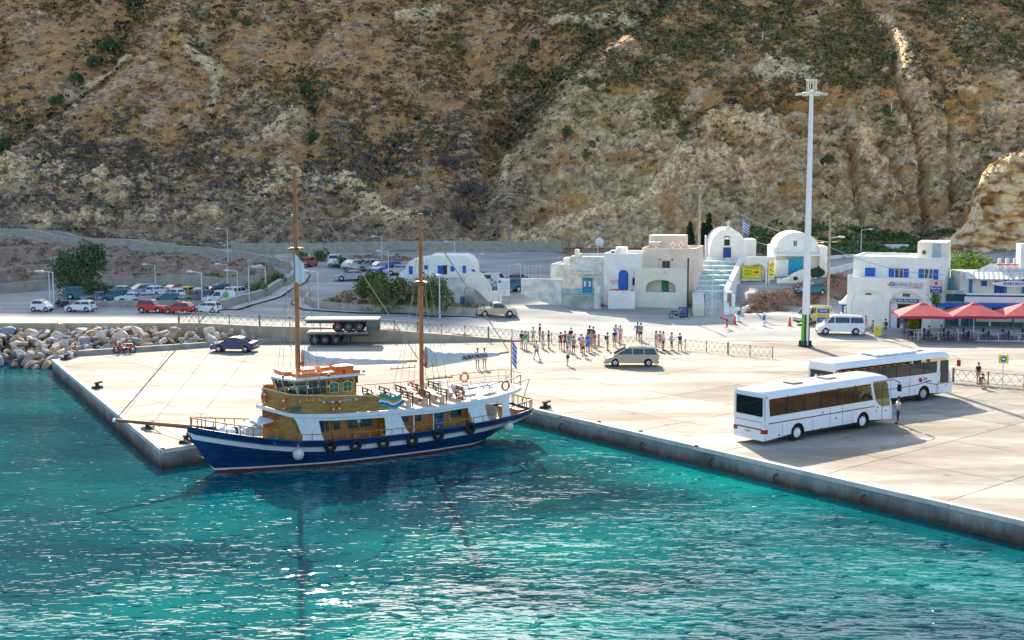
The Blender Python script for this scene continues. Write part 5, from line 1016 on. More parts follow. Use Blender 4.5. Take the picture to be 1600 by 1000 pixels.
def pp(u, v, z, deg, ps, sh, lg, hr, lb, sc=1.0, **k):
    x, y, z = at(u, v, z); return person(x, y, z, R(deg), ps, CL[sh], CL[lg], HAIR[hr], lb, scale=sc, **k)
pp(746, 576, 0, 80, 'stand', 'olive', 'khaki', 'brown', 'person in olive shirt behind the ship boom, left one of the pair'); pp(757, 576, 0, 100, 'stand', 'white', 'pink', 'brown', 'person in white shirt behind the ship boom, right one of the pair')
pp(1403, 662, 0, 190, 'fold', 'white', 'navy', 'dark', 'person in white shirt and navy trousers at the front door of the near coach', 1.03, longp=True)
pp(1528, 600, 0, -70, 'stand', 'black', 'pink', 'brown', 'person in black top leaning on the fence right of the coaches', .98); pp(1531, 607, 0, -60, 'squat', 'black', 'denim', 'dark', 'person in black top crouching in front of the fence right of the coaches')
pp(104, 556, .0, 140, 'stand', 'pale blue', 'khaki', 'brown', 'person in pale blue shirt at the boulders by the pier corner'); pp(121, 557, .0, 150, 'squat', 'red', 'khaki', 'dark', 'person in red shirt crouching beside a white bucket at the pier corner')
pp(1136, 512, .4, 190, 'bend', 'red', 'red', 'dark', 'person in red clothes bending over at the foot of the ramp road', longp=True)
pp(1348, 521, .12, 30, 'stand', 'red', 'denim', 'brown', 'person in red top at the back of the minibus'); pp(1352, 519, .12, 200, 'stand', 'pink', 'white', 'fair', 'person in pink top right behind the minibus', skirt=True)
pp(1361, 518, .12, -60, 'squat', 'white', 'denim', 'brown', 'person in white shirt crouching by the yellow board'); pp(1383, 525, .12, 100, 'stand', 'grey', 'olive', 'dark', 'person in grey top and olive shorts standing before the arched doorway', bag=CL['black'])
pp(1409, 520, .12, -90, 'stand', 'teal', 'white', 'fair', 'person in long white skirt at the left edge of the parasols', skirt=True); pp(1416, 519, .12, -90, 'stand', 'navy', 'khaki', 'dark', 'person in navy shirt under the left edge of the parasols')
# ------------------------------------------------------------------ the ship
WOODD = mat('varnished_wood', (.50, .18, .035), .45, var=.22, scale=2.5, stretch=(1, 1, 6), coat=.3); WOODL = mat('golden_wood', (.42, .22, .06), .5, var=.2, scale=3, coat=.2); WOODM = mat('mast_wood', (.42, .15, .035), .45, var=.2, scale=2, coat=.3); WOODO = mat('olive_panel', (.42, .205, .045), .5, var=.18, scale=1.5, stretch=(1, 1, 5), coat=.2)
HULLB = mat('hull_navy', (.010, .055, .18), .35, scale=1.6, col2=(.005, .022, .07), stretch=(.35, 1, 4), bump=.12, bscale=3, coat=.25); HULLW = mat('hull_white', (.75, .77, .78), .4, var=.04, coat=.2); BOOTR = mat('hull_red', (.25, .03, .02), .6, var=.2); DECKP = mat('deck_planks', (.58, .44, .27), .8, var=.1, scale=4); DECKW = mat('deck_paint', (.66, .60, .5), .7, var=.08); SAIL = mat('sail_cover', (.55, .58, .60), .85, var=.08, scale=2, bump=.4, bscale=5); ROPE = mat('rope', (.42, .33, .2), .9, var=.1); ORANGE = mat('raft_orange', (.85, .17, .015), .5, var=.06); RINGO = mat('life_ring_orange', (.62, .12, .04), .6, var=.08); GRNG = glass('green_window', (.01, .09, .05)); CREAM = mat('cream_frame', (.62, .52, .25), .5); CABG = glass('cabin_glass', (.05, .08, .09), .04, .5); FEND = mat('fender_white', (.62, .63, .6), .5, var=.15, scale=2)
SX = [0, .6, 1.6, 3, 4.5, 6, 8, 10, 12, 14, 16, 17.5, 19, 20.2, 21.2, 22.1, 22.8, 23.25]
_hb = ([0, .8, 2, 4, 6, 9, 12, 15, 17, 19, 20.5, 22, 23, 23.25], [1.25, 1.75, 2.12, 2.45, 2.62, 2.75, 2.75, 2.66, 2.45, 2.0, 1.45, .72, .18, .03])
_sh = ([0, 2, 4, 7, 10, 13, 15.5, 17.5, 19, 21, 22.4, 23.25], [2.02, 1.86, 1.74, 1.64, 1.58, 1.60, 1.68, 1.83, 2.05, 2.42, 2.70, 2.90])
_kb = ([0, 1.2, 2.4, 3.6, 5, 12, 20, 21.5, 22.2, 22.8, 23.25], [1.25, .85, .4, -.1, -.8, -1.0, -.8, -.15, .8, 1.75, 2.6])
hb = lambda s: float(np.interp(s, *_hb)); shr = lambda s: float(np.interp(s, *_sh)); kb = lambda s: float(np.interp(s, *_kb))
def hy(s, z):
    z0, z1 = kb(s), shr(s); t = max(0, min(1, (z-z0)/(z1-z0))); e = float(np.interp(s, [0, 3.5, 8, 15, 20, 23.2], [.5, .55, .34, .38, .8, 1.0])); return hb(s)*t**e
def build_ship():
    t = thing('sailing_ship', 'two masted wooden excursion ship with navy hull moored at the quay corner', 'ship', (.751, 84.99, -1.15), math.atan2(-.5185, -.8551), None, .9856)
    S = [i*.31 for i in range(75)]+[23.25]
    band = [('sheer_strake', HULLB, lambda s: shr(s)-.33, lambda s: shr(s), 3), ('white_strake', HULLW, lambda s: shr(s)-.68, lambda s: shr(s)-.33, 3), ('hull', HULLB, lambda s: max(.26, kb(s)*.999), lambda s: shr(s)-.68, 9), ('waterline_stripe', HULLW, lambda s: max(.15, kb(s)), lambda s: max(.26, kb(s)), 2), ('bottom', BOOTR, lambda s: kb(s), lambda s: max(.15, kb(s)), 4)]
    for nm, m, f0, f1, k in band:
        M = MB()
        for sg in (-1, 1):
            rows = []
            for j in range(k+1): rows.append([(s, sg*(hy(s, lerp(max(f0(s), kb(s)), max(f1(s), kb(s)), j/k))+(.03 if nm == 'white_strake' else 0)), lerp(max(f0(s), kb(s)), max(f1(s), kb(s)), j/k)) for s in S])
            M.grid(rows if sg > 0 else [r[::-1] for r in rows])
        # transom
        z0, z1 = max(f0(0), kb(0)), max(f1(0), kb(0))
        if z1 > z0: M.add([(0, -hy(0, z0), z0), (0, hy(0, z0), z0), (0, hy(0, z1), z1), (0, -hy(0, z1), z1)], [(0, 1, 2, 3)])
        M.build(nm, m, t, smooth=True)
    M = MB()
    for sg in (-1, 1): M.path([(s, sg*(hb(s)+.02), shr(s)+.02) for s in S[::2]+[23.25]], .06, 6)
    M.build('cap_rail', HULLB, t)
    M = MB()
    for sg in (-1, 1): M.path([(s, sg*(hy(s, shr(s)-.33)+.03), shr(s)-.33) for s in S[::2]], .035, 5)
    M.build('rubbing_strake', HULLB, t)
    MB().grid([[(s, -hb(s)+.04, shr(s)-.38) for s in S], [(s, hb(s)-.04, shr(s)-.38) for s in S]]).build('main_deck', DECKP, t)
    # upper deck
    _uz = ([.6, 1.7, 4, 8, 11, 15, 17.7, 18.95], [3.62, 3.5, 3.28, 3.10, 3.14, 3.28, 3.48, 3.82]); uz = lambda s: float(np.interp(s, *_uz))
    ub = lambda s: float(np.interp(s, [.7, 1.0, 1.8, 3, 17.5, 18.0, 18.95], [.9, 1.4, 1.95, hb(3), 2.48, 1.9, .05])) if s < 3 or s > 17.5 else hb(s)+.02
    US = [.7, 1.0, 1.4, 1.8, 2.4]+[3+i*.5 for i in range(30)]+[17.75, 18.0, 18.4, 18.95]
    MB().grid([[(s, -ub(s), uz(s)-.0) for s in US], [(s, ub(s), uz(s)) for s in US]]).build('upper_deck', DECKW, t)
    MB().grid([[(s, -ub(s)+.02, uz(s)-.15) for s in US], [(s, ub(s)-.02, uz(s)-.15) for s in US]][::-1]).build('deckhead', HULLW, t)
    M = MB()
    for sg in (-1, 1): M.grid([[(s, sg*(ub(s)+.03), uz(s)+q) for s in US] for q in ((-.17, .05) if sg > 0 else (.05, -.17))])
    M.grid([[(.7, y, z) for y in (-.93, .93)] for z in (3.45, 3.66)]); M.build('deck_edge', HULLW, t)
    # white side screens with slanted openings between them
    def screen(b0, b1, t0, t1, sg, nm='side_screen'):
        M = MB(); n = 5
        for off in (0, -.07):
            rows = []
            for q in np.linspace(0, 1, 7): 
                e = .12*(abs(2*q-1)**6)
                rows.append([(lerp(lerp(b0, t0, q)-(e if q > .5 else e), lerp(b1, t1, q)+e, k/n), 0, q) for k in range(n+1)])
            rows = [[(s, sg*(lerp(hb(s)-.03, min(ub(s), hb(s)+.0)-.03, q)+off), lerp(shr(s)+.03, uz(s)-.15, q)) for s, _, q in r] for r in rows]
            M.grid(rows if (sg > 0) == (off == 0) else [r[::-1] for r in rows])
        M.build(nm, HULLW, t)
    for sg in (-1, 1):
        screen(15.75, 16.9, 16.05, 17.45, sg); screen(10.1, 11.6, 10.75, 11.75, sg); screen(4.15, 5.35, 4.5, 5.85, sg); screen(2.35, 2.95, 2.4, 3.1, sg)
        M = MB()
        for s in (8.3, 9.7): M.tube((s, sg*(hb(s)-.06), shr(s)), (s, sg*(hb(s)-.06), uz(s)-.15), .035)
        M.build('stanchion', HULLW, t)
        # header under the deck above each opening
        for a, b_ in ((11.7, 16.1), (5.8, 10.8), (3.0, 4.6)): MB().grid([[(s, sg*(hb(s)-.04), uz(s)-(.15 if r else .38)) for s in np.linspace(a, b_, 8)] for r in (0, 1)]).build('opening_head', HULLW, t)
    # inner deckhouse of varnished wood
    M = MB()
    dh = lambda s: min(1.62, hb(s)-.75)
    for sg in (-1, 1): M.grid([[(s, sg*dh(s), z) for s in (5.2, 8, 11, 14, 17, 18.0)] for z in (1.25, 3.05)])
    M.grid([[(18.0, -dh(18), z), (18.62, 0, z), (18.0, dh(18), z)] for z in (1.4, 3.6)]); M.grid([[(18.0, -dh(18), z), (18.62, 0, z), (18.0, dh(18), z)] for z in (3.05, 3.5)]); M.grid([[(5.2, -1.62, z), (5.2, 1.62, z)] for z in (1.25, 3.1)])
    M.build('deckhouse', WOODD, t)
    def onwall(nm, m, s0, s1, z0, z1, sg=1, th=.04, r=None, off=0): return MB().box(s0, s1, sg*(dh((s0+s1)/2)+off) if sg > 0 else -(dh((s0+s1)/2)+off+th), sg*(dh((s0+s1)/2)+off+th) if sg > 0 else -(dh((s0+s1)/2)+off), z0, z1).build(nm, m, r or t)
    for sg in (-1, 1):
        for s0, s1, m in ((15.0, 15.75, CABG), (12.1, 12.9, GLASSD), (9.6, 10.4, GLASSD), (13.1, 13.7, GLASSD)):
            f = onwall('window', WOODM, s0-.07, s1+.07, 2.03, 2.87, sg, .035); onwall('pane', m, s0, s1, 2.1, 2.8, sg, .01, t, .036)
        for s0, s1, m in ((14.1, 14.8, WOODM), (12.95, 13.0, WOODM), (8.5, 9.3, WOODD), (7.0, 7.7, mat('blue_door', (.05, .12, .25), .5)), (5.6, 6.7, WOODL)):
            d_ = onwall('door', m, s0, s1, 1.35, 2.95, sg, .05)
            if s1-s0 > .4: onwall('door_pane', GLASSD, s0+.15, s1-.15, 2.1, 2.75, sg, .012, t, .05); onwall('handle', CREAM, s1-.1, s1-.05, 1.95, 2.1, sg, .03, t, .05)
        for k in range(14): onwall('wood_seam', mat('dark_seam', (.05, .02, .008), .8), 5.3+k*.9, 5.325+k*.9, 1.3, 3.0, sg, .006)
    MB().tube((13.0, 1.66, 2.55), (13.0, 1.72, 2.55), .12, n=14).build('porthole', HULLW, t)
    MB().grid([[(16.9, hb(16.9)-.35, z), (17.5, hb(17.5)-.3, z), (18.05, dh(18)+.02, z)] for z in (1.4, 3.3)]).build('fore_panel', WOODO, t)
    # curved wooden bulwark of the upper deck
    wy = lambda s: float(np.interp(s, [11.3, 17.0, 17.6, 18.1, 18.55], [2.60, 2.36, 2.1, 1.45, .0])); wtop = lambda s: float(np.interp(s, [11.3, 11.6, 11.9, 12.3, 15, 17.5, 18.55], [3.30, 3.55, 3.95, 4.15, 4.35, 4.6, 4.82]))
    WS = [11.3, 11.45, 11.6, 11.75, 11.9, 12.1, 12.3]+[12.8+.5*i for i in range(9)]+[17.3, 17.6, 17.85, 18.1, 18.35, 18.55]
    M = MB(); C2 = MB()
    for sg in (-1, 1):
        for o in (0, -.09): M.grid([[(s, sg*max(0, wy(s)+o), lerp(uz(s)+.05, wtop(s), q)) for s in WS] for q in (0, 1)])
        C2.path([(s, sg*(wy(s)-.045 if wy(s) > .05 else 0), wtop(s)+.02) for s in WS], .055, 5)
    M.build('bulwark', WOODO, t); C2.build('bulwark_cap', CREAM, t)
    MB().box(17.05, 17.65, 2.24, 2.3, 3.62, 3.92).build('bulwark_window', GRNG, t)
    MB().box(13.6, 15.6, 2.47, 2.53, 4.0, 4.12).build('name_board', mat('board_green', (.12, .22, .12), .6), t)
    # blurred lettering of the board, read from the port side
    BR = lambda s, y, z: Matrix.Translation((s, y, z)) @ Matrix.Rotation(PI, 4, 'Z') @ Matrix.Rotation(PI/2, 4, 'X')
    text('ANEMOS · CONETTO', .13, WHT, t, BR(14.6, 2.535, 4.06), sx=1.2)
    for s in (13.55, 15.65): MB().tube((s, 2.5, 4.06), (s, 2.55, 4.06), .075, n=10).build('board_lamp', mat('lamp_pale', (.5, .7, .5), .4), t)
    # wheelhouse
    z0, z1 = 3.3, 5.36; W_ = 1.62
    M = MB(); M.box(13.1, 16.55, -W_, W_, z0, 4.45)
    for sg in (-1, 1):
        y0, y1 = (W_-.08, W_) if sg > 0 else (-W_, -W_+.08)
        M.box(13.1, 13.35, y0, y1, 4.45, z1); M.box(14.05, 14.25, y0, y1, 4.45, z1); M.box(15.0, 15.12, y0, y1, 4.45, z1); M.box(13.35, 15.0, y0, y1, 5.16, z1); M.box(15.12, 17.4, y0, y1, 5.22, z1)
    M.box(13.1, 13.18, -W_, W_, 4.45, z1); M.box(16.55, 17.15, -W_, W_, z0, 4.5); M.build('wheelhouse_wall', WOODO, t)
    M = MB(); fr = [(-1.0, 16.55, 4.5), ]
    front = [(16.9, -W_), (17.35, -.85), (17.55, 0), (17.35, .85), (16.9, W_)]
    for i, (s, y) in enumerate(front): M.tube((s+.0, y, 4.45), (s+.32, y*1.0, z1), .06, n=4)
    for sg in (-1, 1):
        for s in (16.3,): M.tube((s, sg*(W_-.04), 4.45), (s+.1, sg*(W_-.04), z1), .05, n=4)
    M.build('window_mullion', CREAM, t)
    for a, b_ in zip(front[:-1], front[1:]): MB().add([(a[0]+.02, a[1], 4.48), (b_[0]+.02, b_[1], 4.48), (b_[0]+.31, b_[1], z1-.02), (a[0]+.31, a[1], z1-.02)], [(0, 1, 2, 3)]).build('front_window', CABG, t)
    M = MB(); M.xy([(13.1, -W_), (16.9, -W_), (17.35, -.85), (17.55, 0), (17.35, .85), (16.9, W_), (13.1, W_)], 4.4, 4.47); M.build('dashboard', WOODM, t)
    for sg in (-1, 1):
        y = sg*(W_-.03)
        for a, b_ in ((15.14, 16.26), (16.36, 16.95)): MB().box(a, b_, min(y, y+.02), max(y, y+.02), 4.5, 5.2).build('side_window', CABG, t)
        for a in (13.35, 14.25):
            c = a+.36; w2, zb, zt = .27, 4.48, 5.0
            arch = [(c-w2, zb), (c+w2, zb), (c+w2, zt-.06)]+[(c+w2*math.cos(q), zt-.06+.12*math.sin(q)) for q in np.linspace(.3, PI-.3, 5)]+[(c-w2, zt-.06)]
            big = [(c+(x-c)*1.22, 4.74+(z-4.74)*1.2) for x, z in arch]
            wf = MB().xz(big, sg*(W_+.005), sg*(W_+.04)).build('window', CREAM, t); MB().xz(arch, sg*(W_+.04), sg*(W_+.05)).build('pane', GRNG, wf); MB().box(c-.012, c+.012, min(sg*(W_+.05), sg*(W_+.06)), max(sg*(W_+.05), sg*(W_+.06)), zb, zt).box(c-w2, c+w2, min(sg*(W_+.05), sg*(W_+.06)), max(sg*(W_+.05), sg*(W_+.06)), 4.72, 4.745).build('glazing_bar', CREAM, wf)
    M = MB(); rp = [(12.55, -1.75), (17.2, -1.85), (17.7, -1.0), (17.95, 0), (17.7, 1.0), (17.2, 1.85), (12.55, 1.75)]; M.xy(rp, z1+.003, z1+.14); M.build('roof', HULLW, t)
    MB().yz([(-1.62, z1), (1.62, z1), (1.62, 4.9), (-1.62, 4.9)], 12.98, 13.02).build('aft_trim', WOODO, t)
    MB().torus((16.4, 0, 5.0), .3, .03, 'X', 16, 5).build('ship_wheel', WOODM, t)
    # orange rafts and lockers on the roof
    for x0, x1, y0, y1, h in ((15.4, 16.9, .5, 1.5, .2), (16.6, 17.3, -1.4, .3, .24), (13.9, 15.3, .55, 1.5, .2), (12.75, 13.8, .3, 1.5, .22), (12.9, 14.6, -1.4, -.2, .26), (15.0, 15.8, -1.4, -.3, .2)):
        b_ = MB().box(x0, x1, y0, y1, z1+.145, z1+.145+h).build('orange_locker', ORANGE, t); MB().box(x0+.12, x1-.12, y0+.12, y1-.12, z1+.145+h, z1+.16+h).build('lid', mat('raft_pale', (.85, .5, .25), .6), b_)
    b_ = MB().xy([(13.15, .35), (14.35, .35), (14.35, 1.35), (13.15, 1.35)], z1+.37, z1+.62).build('orange_locker', ORANGE, t); MB().box(13.35, 14.15, .5, 1.2, z1+.62, z1+.65).build('lid', MATS['raft_pale'], b_)
    for s, y in ((12.5, 1.4), (17.6, .9), (15.0, 1.75)): MB().cbox((s, y, z1+.2), (.12, .12, .14)).tube((s, y, z1+.1), (s, y, z1+.2), .03).build('deck_lamp', PLASB, t)
    # masts, cross trees, booms with furled sails
    for s, zb, zt, zc, r in ((16.25, 5.5, 17.95, 13.2, .15), (7.75, 3.1, 15.15, 10.8, .15)):
        m_ = MB().tube((s, 0, zb), (s, 0, zt), r, r*.8, 14).tube((s, 0, zt), (s, 0, zt+.06), r, r, 10).build('mast', WOODM, t, smooth=False)
        MB().tube((s-.05, -.75, zc), (s-.05, .75, zc), .05).tube((s+.55, .0, zc), (s-.55, 0, zc+.0), .05).box(s-.3, s+.3, -.35, .35, zc+.05, zc+.08).build('crosstree', WOODL, m_)
    MB().ball((16.45, 0, 15.2), .1).build('mast_lamp', CREAM, t)
    def boom(s0, s1, z0_, z1_, fat, nm):
        MB().tube((s0, 0, z0_), (s1, 0, z1_), .09, .07).tube((s0-.2, 0, z0_-.25), (s0, 0, z0_), .05).build('boom', WOODM, t)
        rows = []; n = 26
        for i in range(n+1):
            q = i/n; s = lerp(s0-.15, s1+.75, q); zc = lerp(z0_, z1_, (s-s0)/(s1-s0)); h = lerp(.62*fat+.45*math.exp(-q*9), .17, q**1.3)*(1+.07*math.sin(i*1.7)); wd = lerp(.26, .12, q)*(1+.08*math.sin(i*2.3))
            rows.append([(s, wd*math.cos(a), zc+.02+h*.45+h*.62*math.sin(a)-(.15 if q > .1 else .1)) for a in np.linspace(0, 2*PI, 13)])
        MB().grid(rows).build('sail_cover', SAIL, t, smooth=True)
    boom(16.1, 8.1, 6.15, 5.72, .75, 0); boom(7.6, 1.15, 5.44, 5.80, 1.2, 1)
    text('ALBATROSS', .36, mat('sail_lettering', (.02, .05, .08), .7, var=0), t, BR(3.9, .25, 5.72) @ Matrix.Rotation(R(2.2), 4, 'Z'), bold=.012, sx=1.0)
    # rigging
    def line(nm, pts, r=.022, m=ROPE): return MB().path(pts, r, 5).build(nm, m, t)
    TIP = (27.4, 0, 3.72)
    line('topping_lift', [(16.1, 0, 17.7), (8.0, 0, 5.85)], .035); line('topping_lift', [(7.6, 0, 14.9), (1.2, 0, 5.95)], .035)
    line('forestay', [(16.4, 0, 15.3), TIP], .035); line('forestay', [(16.4, 0, 17.8), (27.0, 0, 3.75)], .012); line('forestay', [(16.4, 0, 13.3), (25.2, 0, 3.4)], .012); line('forestay', [(16.4, 0, 10.3), (22.9, 0, 2.95)], .012); line('stay', [(16.1, 0, 17.4), (7.9, 0, 15.0)], .010)
    for s in (16.25, 7.75):
        top, ct = (17.2, 13.2) if s > 10 else (14.6, 10.8); base = shr(s)
        for sg in (-1, 1):
            for k, ds in enumerate((-.75, -.2, .35, .9)): line('shroud', [(s, sg*.1, top-.3*k if k % 2 == 0 else ct), (s+ds*.3, sg*(.78 if k % 2 == 0 else .1), ct), (s+ds, sg*(hb(s)-.05), base+(0 if s > 10 else 1.5))], .014)
            MB().tube((s-.9, sg*(hb(s)-.12), base+2.4 if s > 10 else 4.9), (s+1.0, sg*(hb(s)-.12), base+2.4 if s > 10 else 4.9), .04).build('spreader_bar', WOODL, t)
            for k in range(5): MB().tube((s-.8+k*.42, sg*(hb(s)-.12), (base+2.4 if s > 10 else 4.9)), (s-.8+k*.42, sg*(hb(s)-.12), (base+2.6 if s > 10 else 5.1)), .03).build('belaying_pin', CREAM, t)
    # bowsprit
    b_ = MB().tube((22.3, 0, 2.75), TIP, .14, .09, 10).build('bowsprit', WOODM, t); MB().ball((27.45, 0, 3.72), .12).build('tip_band', HULLW, b_)
    line('bobstay', [TIP, (23.0, 0, 1.9)], .018); line('bobstay', [(25.2, 0, 3.3), (23.0, 0, 1.9)], .014)
    MB().tube((23.2, -.3, 2.5), (22.7, -.42, 1.75), .05).tube((22.9, -.7, 1.95), (22.6, -.1, 1.75), .05).build('anchor', PLASB, t)
    # fore deck rail
    def rail(nm, P, h, r=.04, posts=None, mid=False, m=WOODL, pr=.035):
        top = [(x, y, z+h) for x, y, z in P]; MB().path(top, r, 6).build(nm, m, t)
        for x, y, z in (posts or P): MB().tube((x, y, z), (x, y, z+h), pr, n=6).build('rail_post', m, t)
        if mid: MB().path([(x, y, z+h*.5) for x, y, z in P], .012, 4).build('rail_wire', m, t)
    for sg in (-1, 1):
        P = [(s, sg*(hb(s)-.06), shr(s)+.03) for s in (23.0, 22.5, 21.9, 21.2, 20.5, 19.8, 19.1, 18.5)]; rail('bow_rail', P, .58 if sg else .58)
        P = [(s, sg*(hb(s)-.03), shr(s)+.03) for s in [17.9-.74*i for i in range(20)]]; rail('side_rail', P, .40, .03, pr=.028)
        P = [(s, sg*(hb(s)-.03), shr(s)+.03) for s in (2.2, 1.6, 1.0, .4, .1)]; rail('stern_rail', P, .62, .05)
    rail('stern_rail', [(.08, y, 2.05) for y in (-1.1, -.55, 0, .55, 1.1)], .62, .05)
    # upper deck rail
    for sg in (-1, 1):
        P = [(s, sg*(ub(s)-.06), uz(s)+.03) for s in ((11.2, 9.8, 8.4, 7.0, 5.7, 4.4, 3.1, 1.9, 1.1, .8) if sg < 0 else (6.6, 5.3, 4.1, 2.9, 1.9, 1.1, .8))]; rail('deck_rail', P, .82, .035, pr=.016, mid=True)
    rail('deck_rail', [(.75, y, 3.65) for y in (-.9, 0, .9)], .82, .035, pr=.016)
    for s, y in ((12.9, -2.2),): pass
    # benches and tables on the upper deck
    BENCH = mat('bench_wood', (.14, .07, .045), .6, var=.15); BT = mat('bench_seat', (.62, .42, .30), .6, var=.1)
    for i in range(6):
        s = 12.3-i*1.2
        for sg in (-1, 1):
            if i == 0 and sg > 0: s2 = s-.5
            else: s2 = s-(.55 if sg > 0 else 0)
            y = sg*1.15; z = uz(s2)
            def bench(b): b.box(-.03, .03, -.75, .75, .42, .50).box(-.03, .03, -.75, .75, .60, .68).box(-.03, .03, -.75, .75, .78, .88).box(-.035, .035, -.75, -.66, 0, .88).box(-.035, .035, .66, .75, 0, .88).box(-.035, .035, -.05, .05, .4, .88)
            bk = part(('bench',), 'bench_back', t, BENCH, bench, loc=(s2, y, z)); part(('bseat',), 'bench_seat', bk, BT, lambda b: b.box(.05, .5, -.75, .75, .40, .46).box(.1, .45, -.7, -.64, 0, .4).box(.1, .45, .64, .7, 0, .4))
            if i % 2 == 0: part(('tbl',), 'table', t, BT, lambda b: b.box(-.3, .3, -.6, .6, .68, .73).tube((0, 0, 0), (0, 0, .68), .05), loc=(s2-.62 if False else s2+.8, y, z))
    for k in range(3):
        for sg in (-1, 1): part(('ch',), 'chair', t, HULLW, lambda b: b.box(-.22, .22, -.22, .22, .42, .46).box(-.24, -.20, -.22, .22, .46, .85).box(-.22, -.18, -.22, -.18, 0, .42).box(.18, .22, -.22, -.18, 0, .42).box(-.22, -.18, .18, .22, 0, .42).box(.18, .22, .18, .22, 0, .42), loc=(6.9-k*1.05, sg*(1.5-.3*(k % 2)), uz(6.9-k*1.05)), rz=k*1.3)
    for s, y in ((5.6, .9), (4.4, .2), (3.2, .8)): MB().path([(s-.5, y-.3, uz(s)), (s+.4, y-.3, uz(s)+.7)], .03).path([(s+.5, y-.3, uz(s)), (s-.4, y-.3, uz(s)+.7)], .03).path([(s-.5, y+.3, uz(s)), (s+.4, y+.3, uz(s)+.7)], .03).box(s-.5, s+.5, y-.35, y+.35, uz(s)+.35, uz(s)+.4).build('folding_lounger', mat('lounger_canvas', (.35, .38, .45), .8), t)
    # striped cloth
    stripes = [((.03, .30, .45)), ((.02, .35, .16)), ((.55, .30, .04)), ((.75, .75, .7)), ((.05, .12, .5)), ((.02, .4, .3))]
    for i, c in enumerate(stripes):
        z = 4.06-.13*i; rows = [[(s, 2.63+.06*math.sin(s*5), z+dz+.20*math.cos((s-11.9)*3.6)*(1)-(.1 if s > 11.5 else 0)) for s in np.linspace(10.5, 12.05, 12)] for dz in (0, .13)]
        MB().grid(rows).build('striped_cloth', mat('stripe_%d' % i, c, .8, var=.05), t)
    # fore deck gear
    MB().xz([(19.9, 2.05), (18.9, 2.05), (18.8, 2.6), (19.2, 2.85), (19.9, 2.6)], -.6, .7).build('winch_cover', mat('cover_canvas', (.6, .62, .62), .8, var=.1), t); MB().grid([[(19.3, y, 2.95-.1*y*y) for y in (-.5, 0, .6, 1.2)], [(18.3, y, 3.1-.12*y*y) for y in (-.5, 0, .6, 1.2)]]).build('awning', MATS['cover_canvas'], t)
    for s, y in ((21.3, .4), (21.0, -.3), (20.2, .7), (20.7, .75), (19.7, -.9)): MB().tube((s, y, shr(s)-.38), (s, y, shr(s)+.1), .13, .13, 10).ball((s, y, shr(s)+.14), .17).build('bollard_cover', HULLW, t)
    MB().box(20.4, 21.2, -.9, -.2, 2.0, 2.5).build('deck_box', HULLW, t); MB().torus((18.5, 1.6, 1.85), .3, .14, 'Z', 16, 8).torus((18.5, 1.6, 2.02), .26, .12, 'Z', 16, 8).build('green_rope_coil', mat('green_rope', (.02, .22, .13), .9), t)
    # stern: bench and davit
    MB().box(3.1, 4.3, -1.6, 1.6, 1.4, 1.9).build('stern_seat', DECKW, t); MB().box(3.0, 3.12, -1.6, 1.6, 1.9, 2.5).build('stern_seat_back', HULLW, t); MB().box(.5, 1.1, -1.1, 1.1, 1.6, 2.0).build('stern_locker', WOODL, t)
    for s in (1.6, 2.4): MB().box(s, s+.3, -.2, .5, 1.5, 2.2).build('stern_chair', WOODL, t)
    MB().path([(.9, 0, 3.55), (-.5, 0, 3.85)], .04).path([(-.5, 0, 3.85), (.1, 0, 2.2)], .03).build('davit', WOODL, t)
    # life rings, tyres and fenders hang on the ship: things of their own
    gx = Matrix.Translation((.751, 84.99, -1.15)) @ Matrix.Rotation(math.atan2(-.5185, -.8551), 4, 'Z') @ Matrix.Scale(.9856, 4); RZ = math.atan2(-.5185, -.8551)
    rb_ = [(18.55, .15, 4.25, R(80), 'life ring hanging on the very front of the wheelhouse bulwark'), (17.85, 1.95, 4.08, R(-60+90), 'life ring on the bulwark corner behind the front one'), (14.9, 2.62, 3.82, 0, 'life ring hanging beside the name board on the wooden bulwark'), (6.4, 2.68, 3.82, 0, 'life ring on the upper deck rail behind the second mast'), (3.3, -2.3, 3.95, 0, 'life ring on the far upper deck rail near the flag'), (2.6, 2.0, 3.9, R(8), 'life ring on the near upper deck rail by the stern'), (7.2, -2.5, 3.6, 0, 'life ring on the far rail behind the second mast')]
    for s, y, z, a, lb in rb_:
        p = gx @ Vector((s, y, z)); o = thing('life_ring', lb, 'life ring', p, RZ+a if abs(a) < 1.2 else RZ+PI/2, 'life rings on the ship')
        part(('ring',), 'ring', o, RINGO, lambda b: b.torus((0, 0, 0), .29, .075, 'Y', 24, 8), True)
        part(('band',), 'band', o, HULLW, lambda b: [b.torus((.29*math.cos(q), 0, .29*math.sin(q)), .06, .028, 'Y', 8, 5) if False else b.ball((.29*math.cos(q), 0, .29*math.sin(q)), .085, .085, .085, 8, 6) for q in (PI/4, 3*PI/4, 5*PI/4, 7*PI/4)]); part(('rt',), 'rope', o, ROPE, lambda b: b.path([(-.2, 0, .3), (0, 0, .42), (.2, 0, .3)], .015))
    for i, (s, z) in enumerate(((15.32, 1.38), (13.68, 1.26), (11.83, 1.2), (9.84, 1.16), (7.99, 1.3), (5.62, 1.48))):
        p = gx @ Vector((s, hy(s, z)+.14, z)); lb = ['first tyre fender from the bow beside the round fender', 'second tyre fender from the bow under the first opening', 'third tyre fender from the bow on the navy hull', 'fourth tyre fender from the bow amidships', 'fifth tyre fender from the bow, second from the stern', 'tyre fender nearest the stern on the navy hull'][i]
        o = thing('tyre_fender', lb, 'tyre fender', p, RZ, 'tyre fenders along the navy hull'); part(('tyref',), 'tyre', o, RUB, lambda b: b.torus((0, 0, 0), .28, .125, 'Y', 24, 10, 1.0), True); part(('tyrer',), 'rope', o, ROPE, lambda b: b.path([(-.04, 0, .3), (0, -.02, .62)], .02).path([(.04, 0, .3), (0, -.02, .62)], .02))
